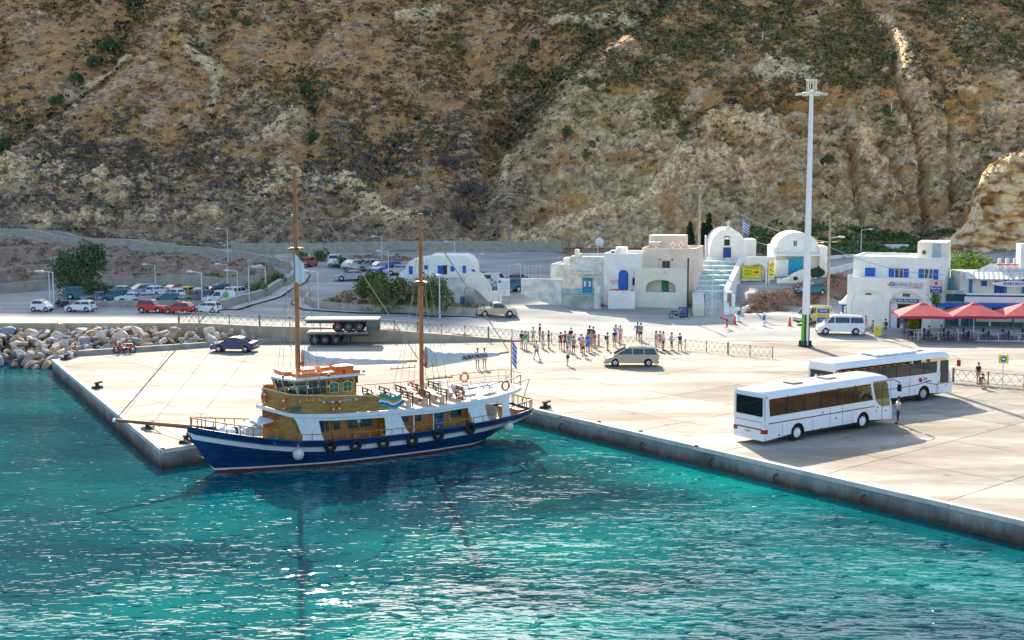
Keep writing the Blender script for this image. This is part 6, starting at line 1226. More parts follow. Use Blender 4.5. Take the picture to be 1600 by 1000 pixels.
    for s, z, lb in ((17.25, 1.05, 'large round white fender hanging near the bow'), (2.3, 1.15, 'round pale fender hanging under the stern')):
        p = gx @ Vector((s, hy(s, z)+.33, z)); o = thing('ball_fender', lb, 'fender', p, 0); MB().ball((0, 0, 0), .34, .34, .38, 16, 12).build('ball', FEND, o, smooth=True); MB().tube((0, 0, .36), (0, 0, .5), .06).tube((0, 0, .45), (0, -.0, .85), .02).build('rope', ROPE, o)
    # flags
    def flag(parent_label, x, y, z, h, w_, stripes_, rz, base, pole_h, pm, droop=True):
        o = thing('flag', parent_label, 'flag', (x, y, base), rz); MB().tube((0, 0, 0), (0, 0, pole_h), .045, .035, 8).build('pole', pm, o); n = len(stripes_)
        for i, m_ in enumerate(stripes_):
            rows = []
            for q in np.linspace(0, 1, 9): rows.append([(.06+w_*q*(.35 if droop else 1), .07*math.sin(q*9+i*.3), z-base-h*(i+k)/n-(.5*q*w_ if droop else .1*q)) for k in (0, 1)])
            MB().grid(rows).build('stripe', m_, o)
        return o
    BLF = mat('flag_blue', (.02, .10, .5), .8, var=.05); p = gx @ Vector((.95, 0, 3.6))
    flag('blue and white striped flag hanging from the ship stern staff', p.x, p.y, p.z+2.9, 1.5, .9, [BLF, HULLW]*4+[BLF], 0, p.z, 3.1, WOODM)
    p = gx @ Vector((16.25, .75, 11.2)); o = thing('flag', 'white pennant flag hanging below the fore mast cross tree', 'flag', p, 0); MB().grid([[(-.35+q*.55, .05*math.sin(q*6), 1.7*(0 if r else 1)*(1-.35*q)+.0) for q in np.linspace(0, 1, 6)] for r in (0, 1)]).build('cloth', HULLW, o); MB().tube((-.36, 0, -.1), (-.36, 0, 2.0), .02).build('halyard', ROPE, o)
    x1, y1, z1_ = at(232, 672, 0); p0_ = gx @ Vector((21.4, .1, .45)); d0 = Vector((x1, y1, .35)); mid = (p0_+d0)/2+Vector((0, 0, -.25))
    tag(MB().path([p0_, p0_.lerp(mid, .5)+Vector((0, 0, -.03)), mid, mid.lerp(d0, .5)+Vector((0, 0, -.03)), d0], .03, 6).build('mooring_rope', ROPE), 'pale mooring rope from the bow waterline up to a bollard on the quay', 'rope')
    return t
build_ship()
# ------------------------------------------------------------------ buildings
def surf(u, v, O, rz, dy=0.0):
    """local (x, z) of the point of a facade plane (through O, turned rz, set back dy) on a sight line"""
    r = (u-800)/2000; t = (500-v)/2000; dx, dyy, dz = r, _cp+t*_sp, -_sp+t*_cp; c, s = math.cos(rz), math.sin(rz); nx, ny = -s, c
    k = ((O[0]+nx*dy)*nx+(O[1]+ny*dy)*ny)/(dx*nx+dyy*ny); x, y, z = dx*k, dyy*k, CAM_H+dz*k
    return (x-O[0])*c+(y-O[1])*s, z
BLUEP = mat('blue_shutter', (.015, .12, .50), .5, var=.08); TURQ = mat('turquoise_paint', (.02, .33, .45), .6, var=.1); CREAMW = mat('cream_plaster', (.80, .63, .49), .9, var=.06, scale=.8, bump=.2, bscale=6); CREAML = mat('pale_cream_plaster', (.80, .74, .58), .9, scale=.6, col2=(.70, .66, .54), bump=.2, bscale=6)
DARKIN = mat('dark_interior', (.03, .035, .04), .8); GRND = mat('green_door', (.02, .2, .12), .6); STEP = mat('step_turquoise', (.50, .64, .60), .9, var=.12, scale=2); SIGNB = mat('sign_blue', (.015, .07, .28), .5, var=0); SIGNW = mat('sign_white', (.78, .78, .76), .5, var=.02); SIGNY = mat('sign_yellow', (.75, .68, .03), .5, var=.04); TXR = mat('text_red', (.7, .08, .03), .6, var=0); TXG = mat('text_green', (.04, .35, .04), .6, var=0); POLEM = mat('lamp_post_metal', (.62, .66, .66), .45, .2, var=.05); OLDW = mat('pole_timber', (.46, .37, .27), .9, var=.2, scale=2)
def archwall(b, x0, x1, z0, z1, cx, hw, zb, zs, rise, y0, y1):
    for s in (-1, 1):
        e = x0 if s < 0 else x1; p = [(e, z0), (cx, z0)]
        if zb > z0+.01: p += [(cx, zb)]; p += [(cx+s*hw, zb)]
        else: p = [(e, z0), (cx+s*hw, z0)]
        p += [(cx+s*hw*math.cos(a), zs+rise*math.sin(a)) for a in np.linspace(0, PI/2, 9)]+[(cx, z1), (e, z1)]
        b.xz(p, y0, y1)
def opening(t, x0, x1, z0, z1, y=0.0, frame=None, pane=None, nm='window', bars=0, th=.05, bm=None):
    fm = frame or WPLAST; f = MB().box(x0-.07, x1+.07, y-th, y+.02, z0-.07, z1+.07).build(nm, fm, t); MB().box(x0, x1, y-th-.02, y-th+.0, z0, z1).build('pane' if nm == 'window' else 'panel', pane or GLASSD, f)
    if bars:
        M = MB()
        for i in range(1, bars+1): q = lerp(x0, x1, i/(bars+1)); M.box(q-.02, q+.02, y-th-.035, y-th-.02, z0, z1)
        M.build('glazing_bar', bm or fm, f)
    return f
def shutter(t, x0, x1, z0, z1, y=0, m=None):
    s = MB().box(x0, x1, y-.07, y-.0, z0, z1).build('shutter', m or BLUEP, t); M = MB(); n = 7
    for i in range(n): M.box(x0+.05, x1-.05, y-.085, y-.07, lerp(z0, z1, (i+.2)/n), lerp(z0, z1, (i+.7)/n))
    M.build('louvre', m or BLUEP, s); return s
def block(t, x0, x1, y0, y1, z0, z1, m, nm='wall', parapet=.0, capm=None):
    MB().box(x0, x1, y0, y1, z0, z1-parapet).build(nm, m, t)
    if parapet:
        M = MB(); w_ = .18; M.box(x0, x1, y0, y0+w_, z1-parapet, z1).box(x0, x1, y1-w_, y1, z1-parapet, z1).box(x0, x0+w_, y0+w_, y1-w_, z1-parapet, z1).box(x1-w_, x1, y0+w_, y1-w_, z1-parapet, z1); M.build('parapet', m, t)
def vault(t, x0, x1, y0, y1, zs, rise, m, axis='y', nm='vaulted_roof', n=18):
    M = MB()
    if axis == 'y': c, r = (x0+x1)/2, (x1-x0)/2; M.xz([(c+r*math.cos(a), zs+rise*math.sin(a)) for a in np.linspace(0, PI, n)], y0, y1)
    else: c, r = (y0+y1)/2, (y1-y0)/2; M.yz([(c+r*math.cos(a), zs+rise*math.sin(a)) for a in np.linspace(0, PI, n)], x0, x1)
    return M.build(nm, m, t)
# --- row of old houses
HO = (4.4, 152.5); HR = R(-15)
def hs(u, v, dy=0): return surf(u, v, HO, HR, dy)
def hx(u, dy=0): return hs(u, 440, dy)[0]
def hz(v, u, dy=0): return hs(u, v, dy)[1]
def house(name, label, cat='house'): return thing(name, label, cat, (HO[0], HO[1], 0), HR)
t = house('weathered_house', 'weathered flat roofed house with turquoise double door and stained plaster')
a, b = hx(890, 2), hx(943, 2); zt = hz(401, 915, 2); block(t, a, b, 2, 9, .2, zt, OLDWASH, parapet=.3)
x0, x1 = hx(911, 2), hx(925, 2); z0, z1 = hz(457, 918, 2), hz(435, 918, 2); f = opening(t, x0, x1, z0, z1, 2, TURQ, mat('blue_door_wood', (.03, .22, .42), .6), 'door', 1); MB().box(x0+.12, x0+.4, 1.92, 1.95, z1-1.0, z1-.3).box(x1-.4, x1-.12, 1.92, 1.95, z1-1.0, z1-.3).build('door_pane', CREAML, f)
MB().box(a-.05, b-.3, 1.5, 2.0, hz(427.5, 915, 2), hz(425, 915, 2)).build('ledge', OLDWASH, t); MB().box(x0-.3, x1+.3, 1.45, 2, z1+.15, z1+.25).build('door_canopy', OLDWASH, t); MB().box(x1+.25, x1+.65, 1.93, 2.0, z1-.9, z1-.4).build('meter_box', SIGNW, t)
MB().box(hx(897, 3), hx(903, 3), 3.2, 3.9, zt-.3, hz(390, 900, 3)).build('chimney', CREAML, t)
t = house('annex_house', 'small whitewashed annex at the left end of the old house row'); block(t, hx(860, 2.5), hx(890, 2.5)-.02, 2.6, 8, .5, hz(413, 875, 2.5), OLDWASH, parapet=.2); MB().box(hx(880, 5), hx(892, 5), 5, 7, 4, hz(403, 885, 5)).build('tank_block', WPLAST, t)
t = house('white_house', 'white house with blue arched door between the weathered and the cream house')
a, b = hx(943, 1.4)+.01, hx(1002, 1.4); zt = hz(396, 970, 1.4); M = MB(); M.box(a, b, 1.4, 9, .2, zt-.35); M.build('wall', WPLAST, t); M = MB(); M.box(a, b, 1.4, 1.6, zt-.35, zt).box(a, a+.2, 1.6, 9, zt-.35, zt).box(b-.2, b, 1.6, 9, zt-.35, zt).box(a, b, 8.8, 9, zt-.35, zt); M.build('parapet', WPLAST, t)
cx = hx(974, 1.4); hw_ = (hx(980.5, 1.4)-hx(967.5, 1.4))/2; zb, zt2 = hz(453.5, 974, 1.4), hz(423, 974, 1.4)
arch = [(cx-hw_, zb), (cx+hw_, zb)]+[(cx+hw_*math.cos(q), zt2-hw_+hw_*math.sin(q)) for q in np.linspace(0, PI, 13)]; d_ = MB().xz([(cx+(x-cx)*1.15, zb+(z-zb)*1.04) for x, z in arch], 1.34, 1.42).build('door_frame', mat('deep_blue', (.01, .06, .32), .5), t); MB().xz(arch, 1.30, 1.34).build('door', BLUEP, d_); MB().ball((cx+.3, 1.28, (zb+zt2)/2-.2), .05).build('handle', CREAM, d_)
opening(t, hx(989, 1.4), hx(992.5, 1.4), hz(445, 990, 1.4), hz(435, 990, 1.4), 1.4, BLUEP, DARKIN)
M_ = Matrix.Translation((hx(961, 1.4), 1.385, hz(439.5, 961, 1.4))) @ Matrix.Rotation(PI/2, 4, 'X'); text('HOTEL', .42, TXR, t, M_); text('rooms', .3, TXR, t, Matrix.Translation((hx(961, 1.4), 1.385, hz(442.5, 961, 1.4))) @ Matrix.Rotation(PI/2, 4, 'X')); MB().box(hx(957, 1.4), hx(966, 1.4), 1.37, 1.4, hz(453.5, 961, 1.4), hz(451.5, 961, 1.4)).build('red_notice', TXR, t)
MB().box(hx(953, 4), hx(961, 4), 4, 5, zt-.35, hz(391, 957, 4)).build('hatch_box', CREAML, t); MB().box(hx(955, 4), hx(959.5, 4), 3.97, 4.0, zt-.1, hz(393, 957, 4)).build('hatch_opening', DARKIN, t); MB().tube((hx(970, 5), 5.5, zt-.35), (hx(970, 5), 5.5, hz(386, 970, 5)), .75).build('water_tank', WPLAST, t)
t = house('cream_house', 'cream two storey house with a wide arched balcony opening and roof penthouse')
a, b = hx(992, 0), hx(1073, 0); zt = hz(420.5, 1030, 0); zb_ = -.1; cx = hx(1032.5, 0); aw = (hx(1056, 0)-hx(1009.5, 0))/2; z0, zs, zr = hz(456.5, 1032, 0), hz(449, 1032, 0), hz(437.5, 1032, 0)
M = MB(); archwall(M, a, b, zb_, zt, cx, aw, z0, zs, zr-zs, 0, .3); M.box(a, b, .3, 1.6, zb_, z0-.05).box(a, a+.25, .3, 1.6, z0, zt).box(b-.25, b, .3, 1.6, z0, zt).box(a, b, .3, 1.6, zr+.25, zt-.02).box(a, b, 1.6, 4.2, zb_, zt-.02); M.build('wall', CREAML, t)
MB().box(hx(1034, 1.6), hx(1045, 1.6), 1.54, 1.6, z0-.05, zr-.05).build('door', GRND, t)
M = MB(); M.box(a, b, 0.02, .2, zt, zt+.12); M.build('parapet', CREAML, t); 
for u in (1025, 1039.5): MB().box(hx(u, 0)-.08, hx(u, 0)+.08, -.03, 0.0, hz(428, 1030, 0), hz(424, 1030, 0)).build('vent', CREAM, t)
a2, b2 = hx(1002.5, 2.6), hx(1086.5, 2.6); zt2 = hz(388, 1045, 2.6); block(t, a2, b2, 2.6, 10.5, zt-.02, zt2, CREAMW, 'upper_wall', .3); MB().box(b, b2, 2.6, 10.5, zb_, zt-.02).build('side_wall', CREAMW, t)
opening(t, hx(1035, 2.6), hx(1046, 2.6), hz(420, 1040, 2.6), hz(408, 1040, 2.6), 2.6, OLDW, GLASSD, 'window', 1)
for u in (1031, 1050): MB().ball((hx(u, 2.6), 2.55, hz(405.5, 1040, 2.6)), .1).build('wall_lamp', PLASB, t)
a3, b3 = hx(1013, 6.5), hx(1068, 6.5); block(t, a3, b3, 6.5, 10, zt2-.3, hz(368, 1040, 6.5), CREAMW, 'penthouse_wall')
MB().box(hx(1013, 4.6), hx(1031, 4.6), 4.4, 6.4, hz(378, 1020, 4.6)-.06, hz(378, 1020, 4.6)).build('awning', SIGNW, t)
for u in (1024.5, 1050.5, 1063): MB().box(hx(u, 4)-.12, hx(u, 4)+.12, 4, 4.3, zt2-.3, zt2+.75).box(hx(u, 4)-.35, hx(u, 4)+.35, 4, 4.3, zt2+.2, zt2+.45).build('roof_stub', CREAMW, t)
MB().ball((hx(999, 1.5), 1.6, hz(401, 999, 1.5)), .45, .12, .42).build('satellite_dish', CREAML, t); MB().tube((hx(1002, 2), 2.6, hz(402, 1000, 2)), (hx(999, 1.5), 1.6, hz(402, 1000, 2)), .03).build('dish_arm', PLASB, t)
t = thing('satellite_dish', 'white satellite dish on a thin mast behind the white house', 'dish', at(934, 407, 4.4)); 
MB().tube((0, 0, 0), (0, 0, 2.3), .05).build('mast', SIGNW, t); MB().ball((.2, -.1, 2.7), .62, .18, .62).build('dish', SIGNW, t)
# yard walls in front of the row
def yardwall(name, label, u0, v0a, v0b, u1, v1a, v1b, dy, m, O=HO, rz=HR, th=.35):
    x0, x1 = surf(u0, v0a, O, rz, dy)[0], surf(u1, v1a, O, rz, dy)[0]; z0a, z0b = surf(u0, v0a, O, rz, dy)[1], surf(u0, v0b, O, rz, dy)[1]; z1a, z1b = surf(u1, v1a, O, rz, dy)[1], surf(u1, v1b, O, rz, dy)[1]
    t = thing(name, label, 'wall', (O[0], O[1], 0), rz); MB().xz([(x0, z0b-.6), (x1, z1b-.6), (x1, z1a), (x0, z0a)], dy, dy+th).build('wall', m, t); return t, x0, x1, z0a, z1a
w1 = yardwall('yard_wall', 'long peeling whitewashed yard wall in front of the weathered house', 814, 435, 452, 878, 436.5, 474, -2.0, OLDWASH)
w2 = yardwall('yard_wall', 'lower greenish stained yard wall with turquoise railing above it', 878.5, 461, 474, 936, 464, 482, -2.0, mat('mossy_plaster', (.55, .56, .48), .9, scale=.6, col2=(.25, .3, .2), detail=6))
M = MB(); xa, xb = w2[1], w2[2]
for i in range(24): q = lerp(xa, xb-.5, i/23); M.box(q-.03, q+.03, -1.9, -1.84, w2[3], w2[3]+.75)
M.box(xa, xb-.5, -1.9, -1.84, w2[3]+.7, w2[3]+.78).box(xa, xb-.5, -1.9, -1.84, w2[3]+.1, w2[3]+.16); M.build('turquoise_railing', TURQ, w2[0])
MB().box(xb-.55, xb+.1, -2.1, -1.5, .2, w2[3]+1.1).build('gate_pillar', OLDWASH, w2[0])
w3 = yardwall('yard_wall', 'bright white yard wall below the blue arched door', 950, 454, 483, 992, 454, 488, -1.2, WPLAST)
M = MB(); [M.xz([(lerp(w3[1], w3[2], q)-.3, w3[3]), (lerp(w3[1], w3[2], q)+.3, w3[3]), (lerp(w3[1], w3[2], q), w3[3]+.16)], -1.2, -.85) for q in (.1, .35, .6, .9)]; M.build('coping_tile', TXR, w3[0])
x, y, _ = at(1074, 498, .5); t = thing('dark_pole', 'dark slim post standing at the corner of the cream house', 'pole', (x, y, .3)); MB().tube((0, 0, 0), (0, 0, 7.0), .09).build('post', PLASB, t)
x, y, _ = at(1067, 497, .5); t = thing('wheelie_bin', 'blue wheeled rubbish bin at the corner of the cream house', 'bin', (x, y, gz1(x, y)), R(-10)); MB().box(-.4, .4, -.35, .35, .1, 1.05).build('bin', BLUEC, t); MB().box(-.43, .43, -.4, .36, 1.055, 1.15).build('lid', NAVY, t); MB().tube((-.38, .3, .12), (.38, .3, .12), .12).build('wheel', RUB, t)
# --- long vaulted white house with blue shutters
BO = (-13.5, 152.5); BR_ = R(-3)
bs = lambda u, v, dy=0: surf(u, v, BO, BR_, dy)
t = thing('vaulted_white_house', 'long white vaulted house with blue shutters behind the bushes', 'house', (BO[0], BO[1], 0), BR_)
xl, xr = bs(624, 430)[0], bs(743, 430)[0]; zt = bs(690, 399)[1]; zf = bs(690, 434)[1]; ze = bs(690, 418)[1]
M = MB(); x8 = bs(672, 430)[0]
M.xz([(xl, zf-.1), (xr, zf-.1), (xr, zt-1.6)]+[(xr-.05-1.5*(1-math.cos(a)), zt-1.6+1.55*math.sin(a)) for a in np.linspace(.1, PI/2, 7)]+[(x8, zt-.05), (x8-.3, zt-.35), (xl+2.0, zt-.45)]+[(xl+.7+1.3*(1-math.sin(a)), zt-1.8+1.35*math.cos(a)) for a in np.linspace(.1, PI/2, 6)]+[(xl, zt-2.1)], 0, 6); M.build('wall', WPLAST, t)
for u0, u1, v0, v1 in ((639, 645, 429, 416), (663, 669, 421, 414.5), (704, 710, 424, 415.5), (723, 728, 426.5, 415)): q0, q1 = bs(u0, v0)[0], bs(u1, v1)[0]; shutter(t, q0, q1, bs(u0, v0)[1], bs(u0, v1)[1], -.0)
shutter(t, bs(684, 430)[0], bs(692, 430)[0], bs(684, 430)[1], bs(684, 415)[1]); opening(t, bs(692.5, 430)[0], bs(698, 430)[0], bs(684, 430)[1], bs(684, 415)[1], 0, WOODM, DARKIN, 'door')
MB().box(bs(737, 437)[0], bs(742, 437)[0], -.05, .02, bs(737, 437)[1], bs(737, 421)[1]).build('door', mat('deep_blue', (.01, .06, .32), .5), t)
zl = bs(690, 433, -2)[1]; xa, xb = bs(603, 440, -2)[0], bs(725, 440, -2)[0]
M = MB(); M.xz([(xa, 1.0), (xb-2.2, .8), (xb, .8), (xb, zl), (bs(650, 430, -2)[0], zl), (bs(648, 430, -2)[0], zl-.4), (xa, zl-.75)], -2, 0.0); M.build('terrace_base', OLDWASH, t)
MB().box(bs(640, 430, -2)[0], xb, -2, -1.82, zl, zl+.3).build('terrace_parapet', WPLAST, t)
MB().box(bs(719, 475, -2)[0], bs(728, 475, -2)[0]-.1, -2.04, -1.99, .9, bs(720, 463, -2)[1]).build('blue_shutter', mat('faded_blue', (.06, .17, .26), .8), t)
# outside stair sweeping down to the right
x0, x1 = bs(741, 440, -1)[0], bs(763, 460, -1)[0]; z0, z1 = zf-.1, bs(763, 459, -1)[1]; n = 9; M = MB()
for i in range(n): M.box(lerp(x0, x1, i/n)+.004, lerp(x0, x1, (i+1)/n), -1.0, .9, .6, lerp(z0, z1, (i+.5)/n))
M.build('stair', PAVE, t)
for yy in (-1.25, .9): M = MB(); M.xz([(x0-1.6, z0-.9), (x0-.6, z0-.85), (x0+.2, z0-1.2), (x1, z1-.9), (x1+1.6, z1-.95), (x1+1.6, z1+.35), (x1, z1+.4), (x0+.5, z0+.55), (x0-.2, z0+.95), (x0-.6, z0+.95), (x0-1.6, z0+.5)] if yy < 0 else [(x0, z0-.5), (x1, z1-.5), (x1+.3, z1-.5), (x1+.3, z1+.6), (x0+.8, z0+.6), (x0, z0+.9)], yy, yy+.25); M.build('stair_wall', WPLAST, t)
# --- chapels, wide stair, ramp walls
CO = (24.9, 165.5); cr = R(-4); cs = lambda u, v, dy=0: surf(u, v, CO, cr, dy)
t = thing('chapel', 'white barrel vaulted chapel with blue door and small cross on top of the steps', 'chapel', (CO[0], CO[1], 0), cr)
xl, xr = cs(1107, 390)[0], cs(1166, 390)[0]; zb, zt = cs(1135, 403)[1], cs(1135, 357.5)[1]; cx = (xl+xr)/2+.1; w_ = (xr-xl)/2; zs = zb+.3; M = MB()
prof = [(xl-.0, zb-1.2), (xr+.0, zb-1.2), (xr, zb)]+[(cx+w_*math.cos(a)**.9 if math.cos(a) > 0 else cx-w_*abs(math.cos(a))**.9, zb+(zt-zb)*math.sin(a)**.82) for a in np.linspace(.02, PI-.02, 26)]+[(xl, zb)]
M.xz(prof, 0, 7); M.build('wall', WPLAST, t); MB().xz([(cx+(x-cx)*1.03, zb+(z-zb)*1.03) for x, z in prof if z > zb+.2], 6.95, 7.1).build('rear_arch', WPLAST, t)
MB().box(xr-.3, xr+1.4, 1.2, 6, zb-1.2, cs(1168, 375)[1]).build('side_buttress', WPLAST, t)
MB().box(cs(1130.5, 400)[0]-.05, cs(1141.5, 400)[0]+.05, -.05, .01, zb, cs(1135, 386.5)[1]).build('door_frame', mat('brown_frame', (.15, .07, .04), .6), t); MB().box(cs(1131.5, 400)[0], cs(1140.5, 400)[0], -.09, -.05, zb, cs(1135, 387.5)[1]).build('door', mat('deep_blue', (.01, .06, .32), .5), t)
opening(t, cs(1132.5, 380)[0], cs(1139.5, 380)[0], cs(1135, 383)[1], cs(1135, 375)[1], 0, mat('brown_frame', (.15, .07, .04), .6), DARKIN); MB().torus((cx, -.02, cs(1135, 371.5)[1]-.55), .6, .06, 'Y', 8, 5).build('hood_mould', OLDWASH, t) if False else MB().path([(cs(u, v)[0], -.05, cs(u, v)[1]) for u, v in ((1131, 371.5), (1133, 369.8), (1136, 369.2), (1139, 369.8), (1141, 371.5))], .06).build('hood_mould', mat('brown_frame', (.15, .07, .04), .6), t)
z_ = zt; MB().box(cx-.3, cx+.3, .1, .6, z_-.1, z_+.25).box(cx-.12, cx+.12, .2, .45, z_+.25, z_+.45).build('cross_base', WPLAST, t); MB().box(cx-.07, cx+.07, .27, .38, z_+.45, z_+1.05).box(cx-.24, cx+.24, .27, .38, z_+.72, z_+.86).build('cross', WPLAST, t)
MB().box(xl-.4, xl-.2, 1, 1.2, zb, zb+2.9).build('finial_post', WPLAST, t)
for u0, u1 in ((1103, 1125), (1133.5, 1157)): MB().box(cs(u0, 405, -1.5)[0], cs(u1, 405, -1.5)[0], -1.7, -1.4, zb-1.4, cs(1120, 402.5, -1.5)[1]).build('forecourt_wall', WPLAST, t)
t = thing('vaulted_store', 'second white vaulted building with small window and turquoise gate behind the tall mast', 'building', (32.6, 161.5, 0), R(-5)); DO = (32.6, 161.5); ds = lambda u, v, dy=0: surf(u, v, DO, R(-5), dy)
xl, xr = ds(1213, 400)[0], ds(1279, 400)[0]; zb, zt, zs = ds(1245, 430)[1], ds(1245, 363)[1], ds(1245, 388)[1]; M = MB(); cx = (xl+xr)/2; w_ = (xr-xl)/2
M.xz([(xl, zb-.8), (xr, zb-.8)]+[(cx+w_*math.cos(a), zs+(zt-zs)*math.sin(a)) for a in np.linspace(0, PI, 26)], 0, 7); M.build('wall', WPLAST, t)
MB().box(xl-.45, xl, -.3, 6.5, zb-.8, zs+.15).box(xr, xr+.5, -.3, 6.5, zb-.8, zs+.15).build('side_wall', WPLAST, t)
opening(t, ds(1240, 380)[0], ds(1245, 380)[0], ds(1243, 384.5)[1], ds(1243, 376)[1], 0, WPLAST, GRND, 'window', 1)
MB().box(xl-.5, xr+.3, -1.5, -.02, ds(1240, 399)[1], ds(1240, 396)[1]).build('ledge', WPLAST, t); MB().box(xl-.3, ds(1231, 410)[0], -1.3, -1.1, zb-.8, ds(1240, 405)[1]).build('front_wall', WPLAST, t)
f = MB().xz([(ds(1231.5, 420, -1.2)[0], zb-.5), (ds(1255, 420, -1.2)[0], zb-.5), (ds(1255, 420, -1.2)[0], ds(1254, 401, -1.2)[1]), (ds(1231.5, 420, -1.2)[0], ds(1232, 404.5, -1.2)[1])], -1.32, -1.24).build('gate', mat('turquoise_gate', (.01, .32, .48), .6), t)
MB().box(ds(1279, 410)[0], ds(1291, 410)[0], -.8, 4, zb-.8, ds(1285, 385)[1]).build('end_pier', WPLAST, t); MB().path([(ds(1272, 418, -2)[0], -2, zb+.2), (ds(1283, 418, -2)[0], -2, zb+1.0)], .5).ball((ds(1277, 410, -2)[0], -2, zb+.5), 1.0, .5, .6).build('dark_bush', foliage('bush_dark', (.04, .08, .04), (.02, .04, .02)), t)
# wall with arched niche and signboard
EO = (27.9, 159.5); er = R(-3); es = lambda u, v, dy=0: surf(u, v, EO, er, dy)
t = thing('niche_wall', 'white wall with shallow arched niche and green window behind the yellow sign', 'wall', (EO[0], EO[1], 0), er)
a, b = es(1163, 420)[0], es(1210, 420)[0]; cx = es(1183, 430)[0]; hw_ = (es(1196, 430)[0]-es(1171, 430)[0])/2; zb, zt = es(1180, 446)[1], es(1180, 401)[1]; M = MB(); archwall(M, a, b, zb-1, zt, cx, hw_, zb-1, es(1183, 424)[1], es(1183, 412)[1]-es(1183, 424)[1], 0, .35); M.box(a, b, .35, .6, zb-1, zt-.05); M.build('wall', WPLAST, t)
MB().box(es(1179.5, 420)[0], es(1187, 420)[0], .28, .345, es(1183, 420)[1], es(1183, 415)[1]).build('window', GRND, t)
t = thing('transfer_sign', 'yellow TRANSFER signboard with a red arrow on the ramp below the chapel', 'sign', (*at(1174, 442, 3.15)[:2], gz1(*at(1174, 442, 3.15)[:2])), er)
MB().box(-1.2, 1.2, -.04, .04, .35, 1.95).build('board', SIGNY, t); MB().box(-1.25, 1.25, -.05, .05, .12, .35).build('base', SIGNW, t); MB().path([(-1.2, -.045, .35), (1.2, -.045, .35), (1.2, -.045, 1.95), (-1.2, -.045, 1.95)], .035, 4, True).build('border', mat('sign_green', (.15, .4, .04), .6), t)
text('TRANSFER', .36, TXR, t, FACE(0, -.05, 1.72), bold=.008, sx=1.05); text('Bicycle', .32, TXG, t, FACE(-.42, -.05, 1.38), bold=.006); text('English', .30, TXG, t, FACE(-.42, -.05, .98), bold=.006)
MB().xz([(.25, 1.08), (.62, 1.08), (.62, .94), (.98, 1.18), (.62, 1.42), (.62, 1.28), (.25, 1.28)], -.06, -.042).build('arrow', TXR, t); MB().ball((.7, -.05, .66), .17, .02, .12).build('logo', SIGNW, t)
x, y, _ = at(1205, 442, 3.6); t = thing('yellow_poster', 'tall round topped yellow poster on a post right of the signboard', 'sign', (x, y, 3.3), er); z0 = 1.05
MB().xz([(-.3, z0), (.3, z0), (.3, z0+1.5)]+[(.3*math.cos(a), z0+1.5+.3*math.sin(a)) for a in np.linspace(.2, PI-.2, 7)]+[(-.3, z0+1.5)], -.04, .04).build('panel', SIGNY, t); MB().tube((-.42, 0, 0), (-.42, 0, 2.9), .04).build('post', PLASB, t); MB().tube((0, -.05, z0+1.4), (0, -.042, z0+1.4), .26, n=14).build('disc', mat('sign_orange', (.75, .35, .02), .6, var=0), t)
MB().box(-.2, -.02, -.06, -.042, z0+.75, z0+.95).box(.05, .2, -.06, -.042, z0+.6, z0+.7).box(-.2, -.05, -.06, -.042, z0+.15, z0+.3).box(.02, .2, -.06, -.042, z0+.2, z0+.32).build('print', PLASB, t)
# stair of broad turquoise treads, narrower grey flight below
t = thing('stairway', 'broad turquoise stepped stairway climbing to the chapel with white side walls', 'stairs', (22.0, 143.9, 0), R(-6))
y0, y1, n = 0.0, 5.5, 12; Z0, Z1 = .45, 2.6
for i in range(n): MB().box(-.2+i*.02, 1.9+i*.03, lerp(y0, y1, i/n), lerp(y0, y1, (i+1)/n)-.01, -.2, lerp(Z0, Z1, (i+1)/n)).build('step', mat('step_stone', (.62, .62, .58), .9, var=.1, scale=2), t)
n = 7; ya, yb, za, zb = 5.5, 19.5, 2.6, 5.75
for i in range(n):
    w0 = lerp(1.15, 1.6, i/n); q0, q1 = lerp(ya, yb, i/n), lerp(ya, yb, (i+1)/n); z = lerp(za, zb, (i+1)/n)
    s_ = MB().box(-1.2+.03*i, 3.0+.30*i, q0, q1-.01, -.2, z).build('step', STEP, t); MB().box(-1.2+.03*i, 3.0+.30*i, q0-.03, q0+.10, z-.10, z+.012).build('nosing', WPLAST, s_)
M = MB(); M.yz([(4.5, .6), (19.5, 3.5), (19.5, zb+.55), (5.5, za+.55), (0.2, Z0+.6), (0, .1)], 0, .6); me_ = M.mesh('side_wall'); 
for vtx in me_.vertices: vtx.co.x += 1.95+max(0, vtx.co.y-4.5)*.20
me_.materials.append(WPLAST); link('side_wall', me_, None, t)
MB().yz([(0, -.2), (4.6, -.2), (4.6, 2.9), (3.2, 2.9), (0, 2.0)], -1.5, -.25).build('left_wall', CREAML, t); M = MB()
for i in range(8): q = i/7; M.tube((-1.2, lerp(5, 18, q), lerp(2.4, 5.6, q)), (-1.2, lerp(5, 18, q), lerp(3.4, 6.5, q)), .025)
M.tube((-1.2, 5, 3.4), (-1.2, 18, 6.5), .03).build('handrail', SIGNW, t)
t = thing('street_cabinet', 'white cabinets standing in the recess beside the stairway foot', 'cabinet', (25.1, 146.0, gz1(25, 146)), R(-6)); MB().box(-.5, .1, 0, .6, 0, 1.9).box(.15, .45, .1, .5, 0, 1.5).build('cabinet', SIGNW, t); MB().box(-.44, .04, -.02, 0, .2, 1.7).build('door', GREYC, t); MB().box(-.9, .9, -.7, .8, -.6, .05).build('plinth', WPLAST, t)
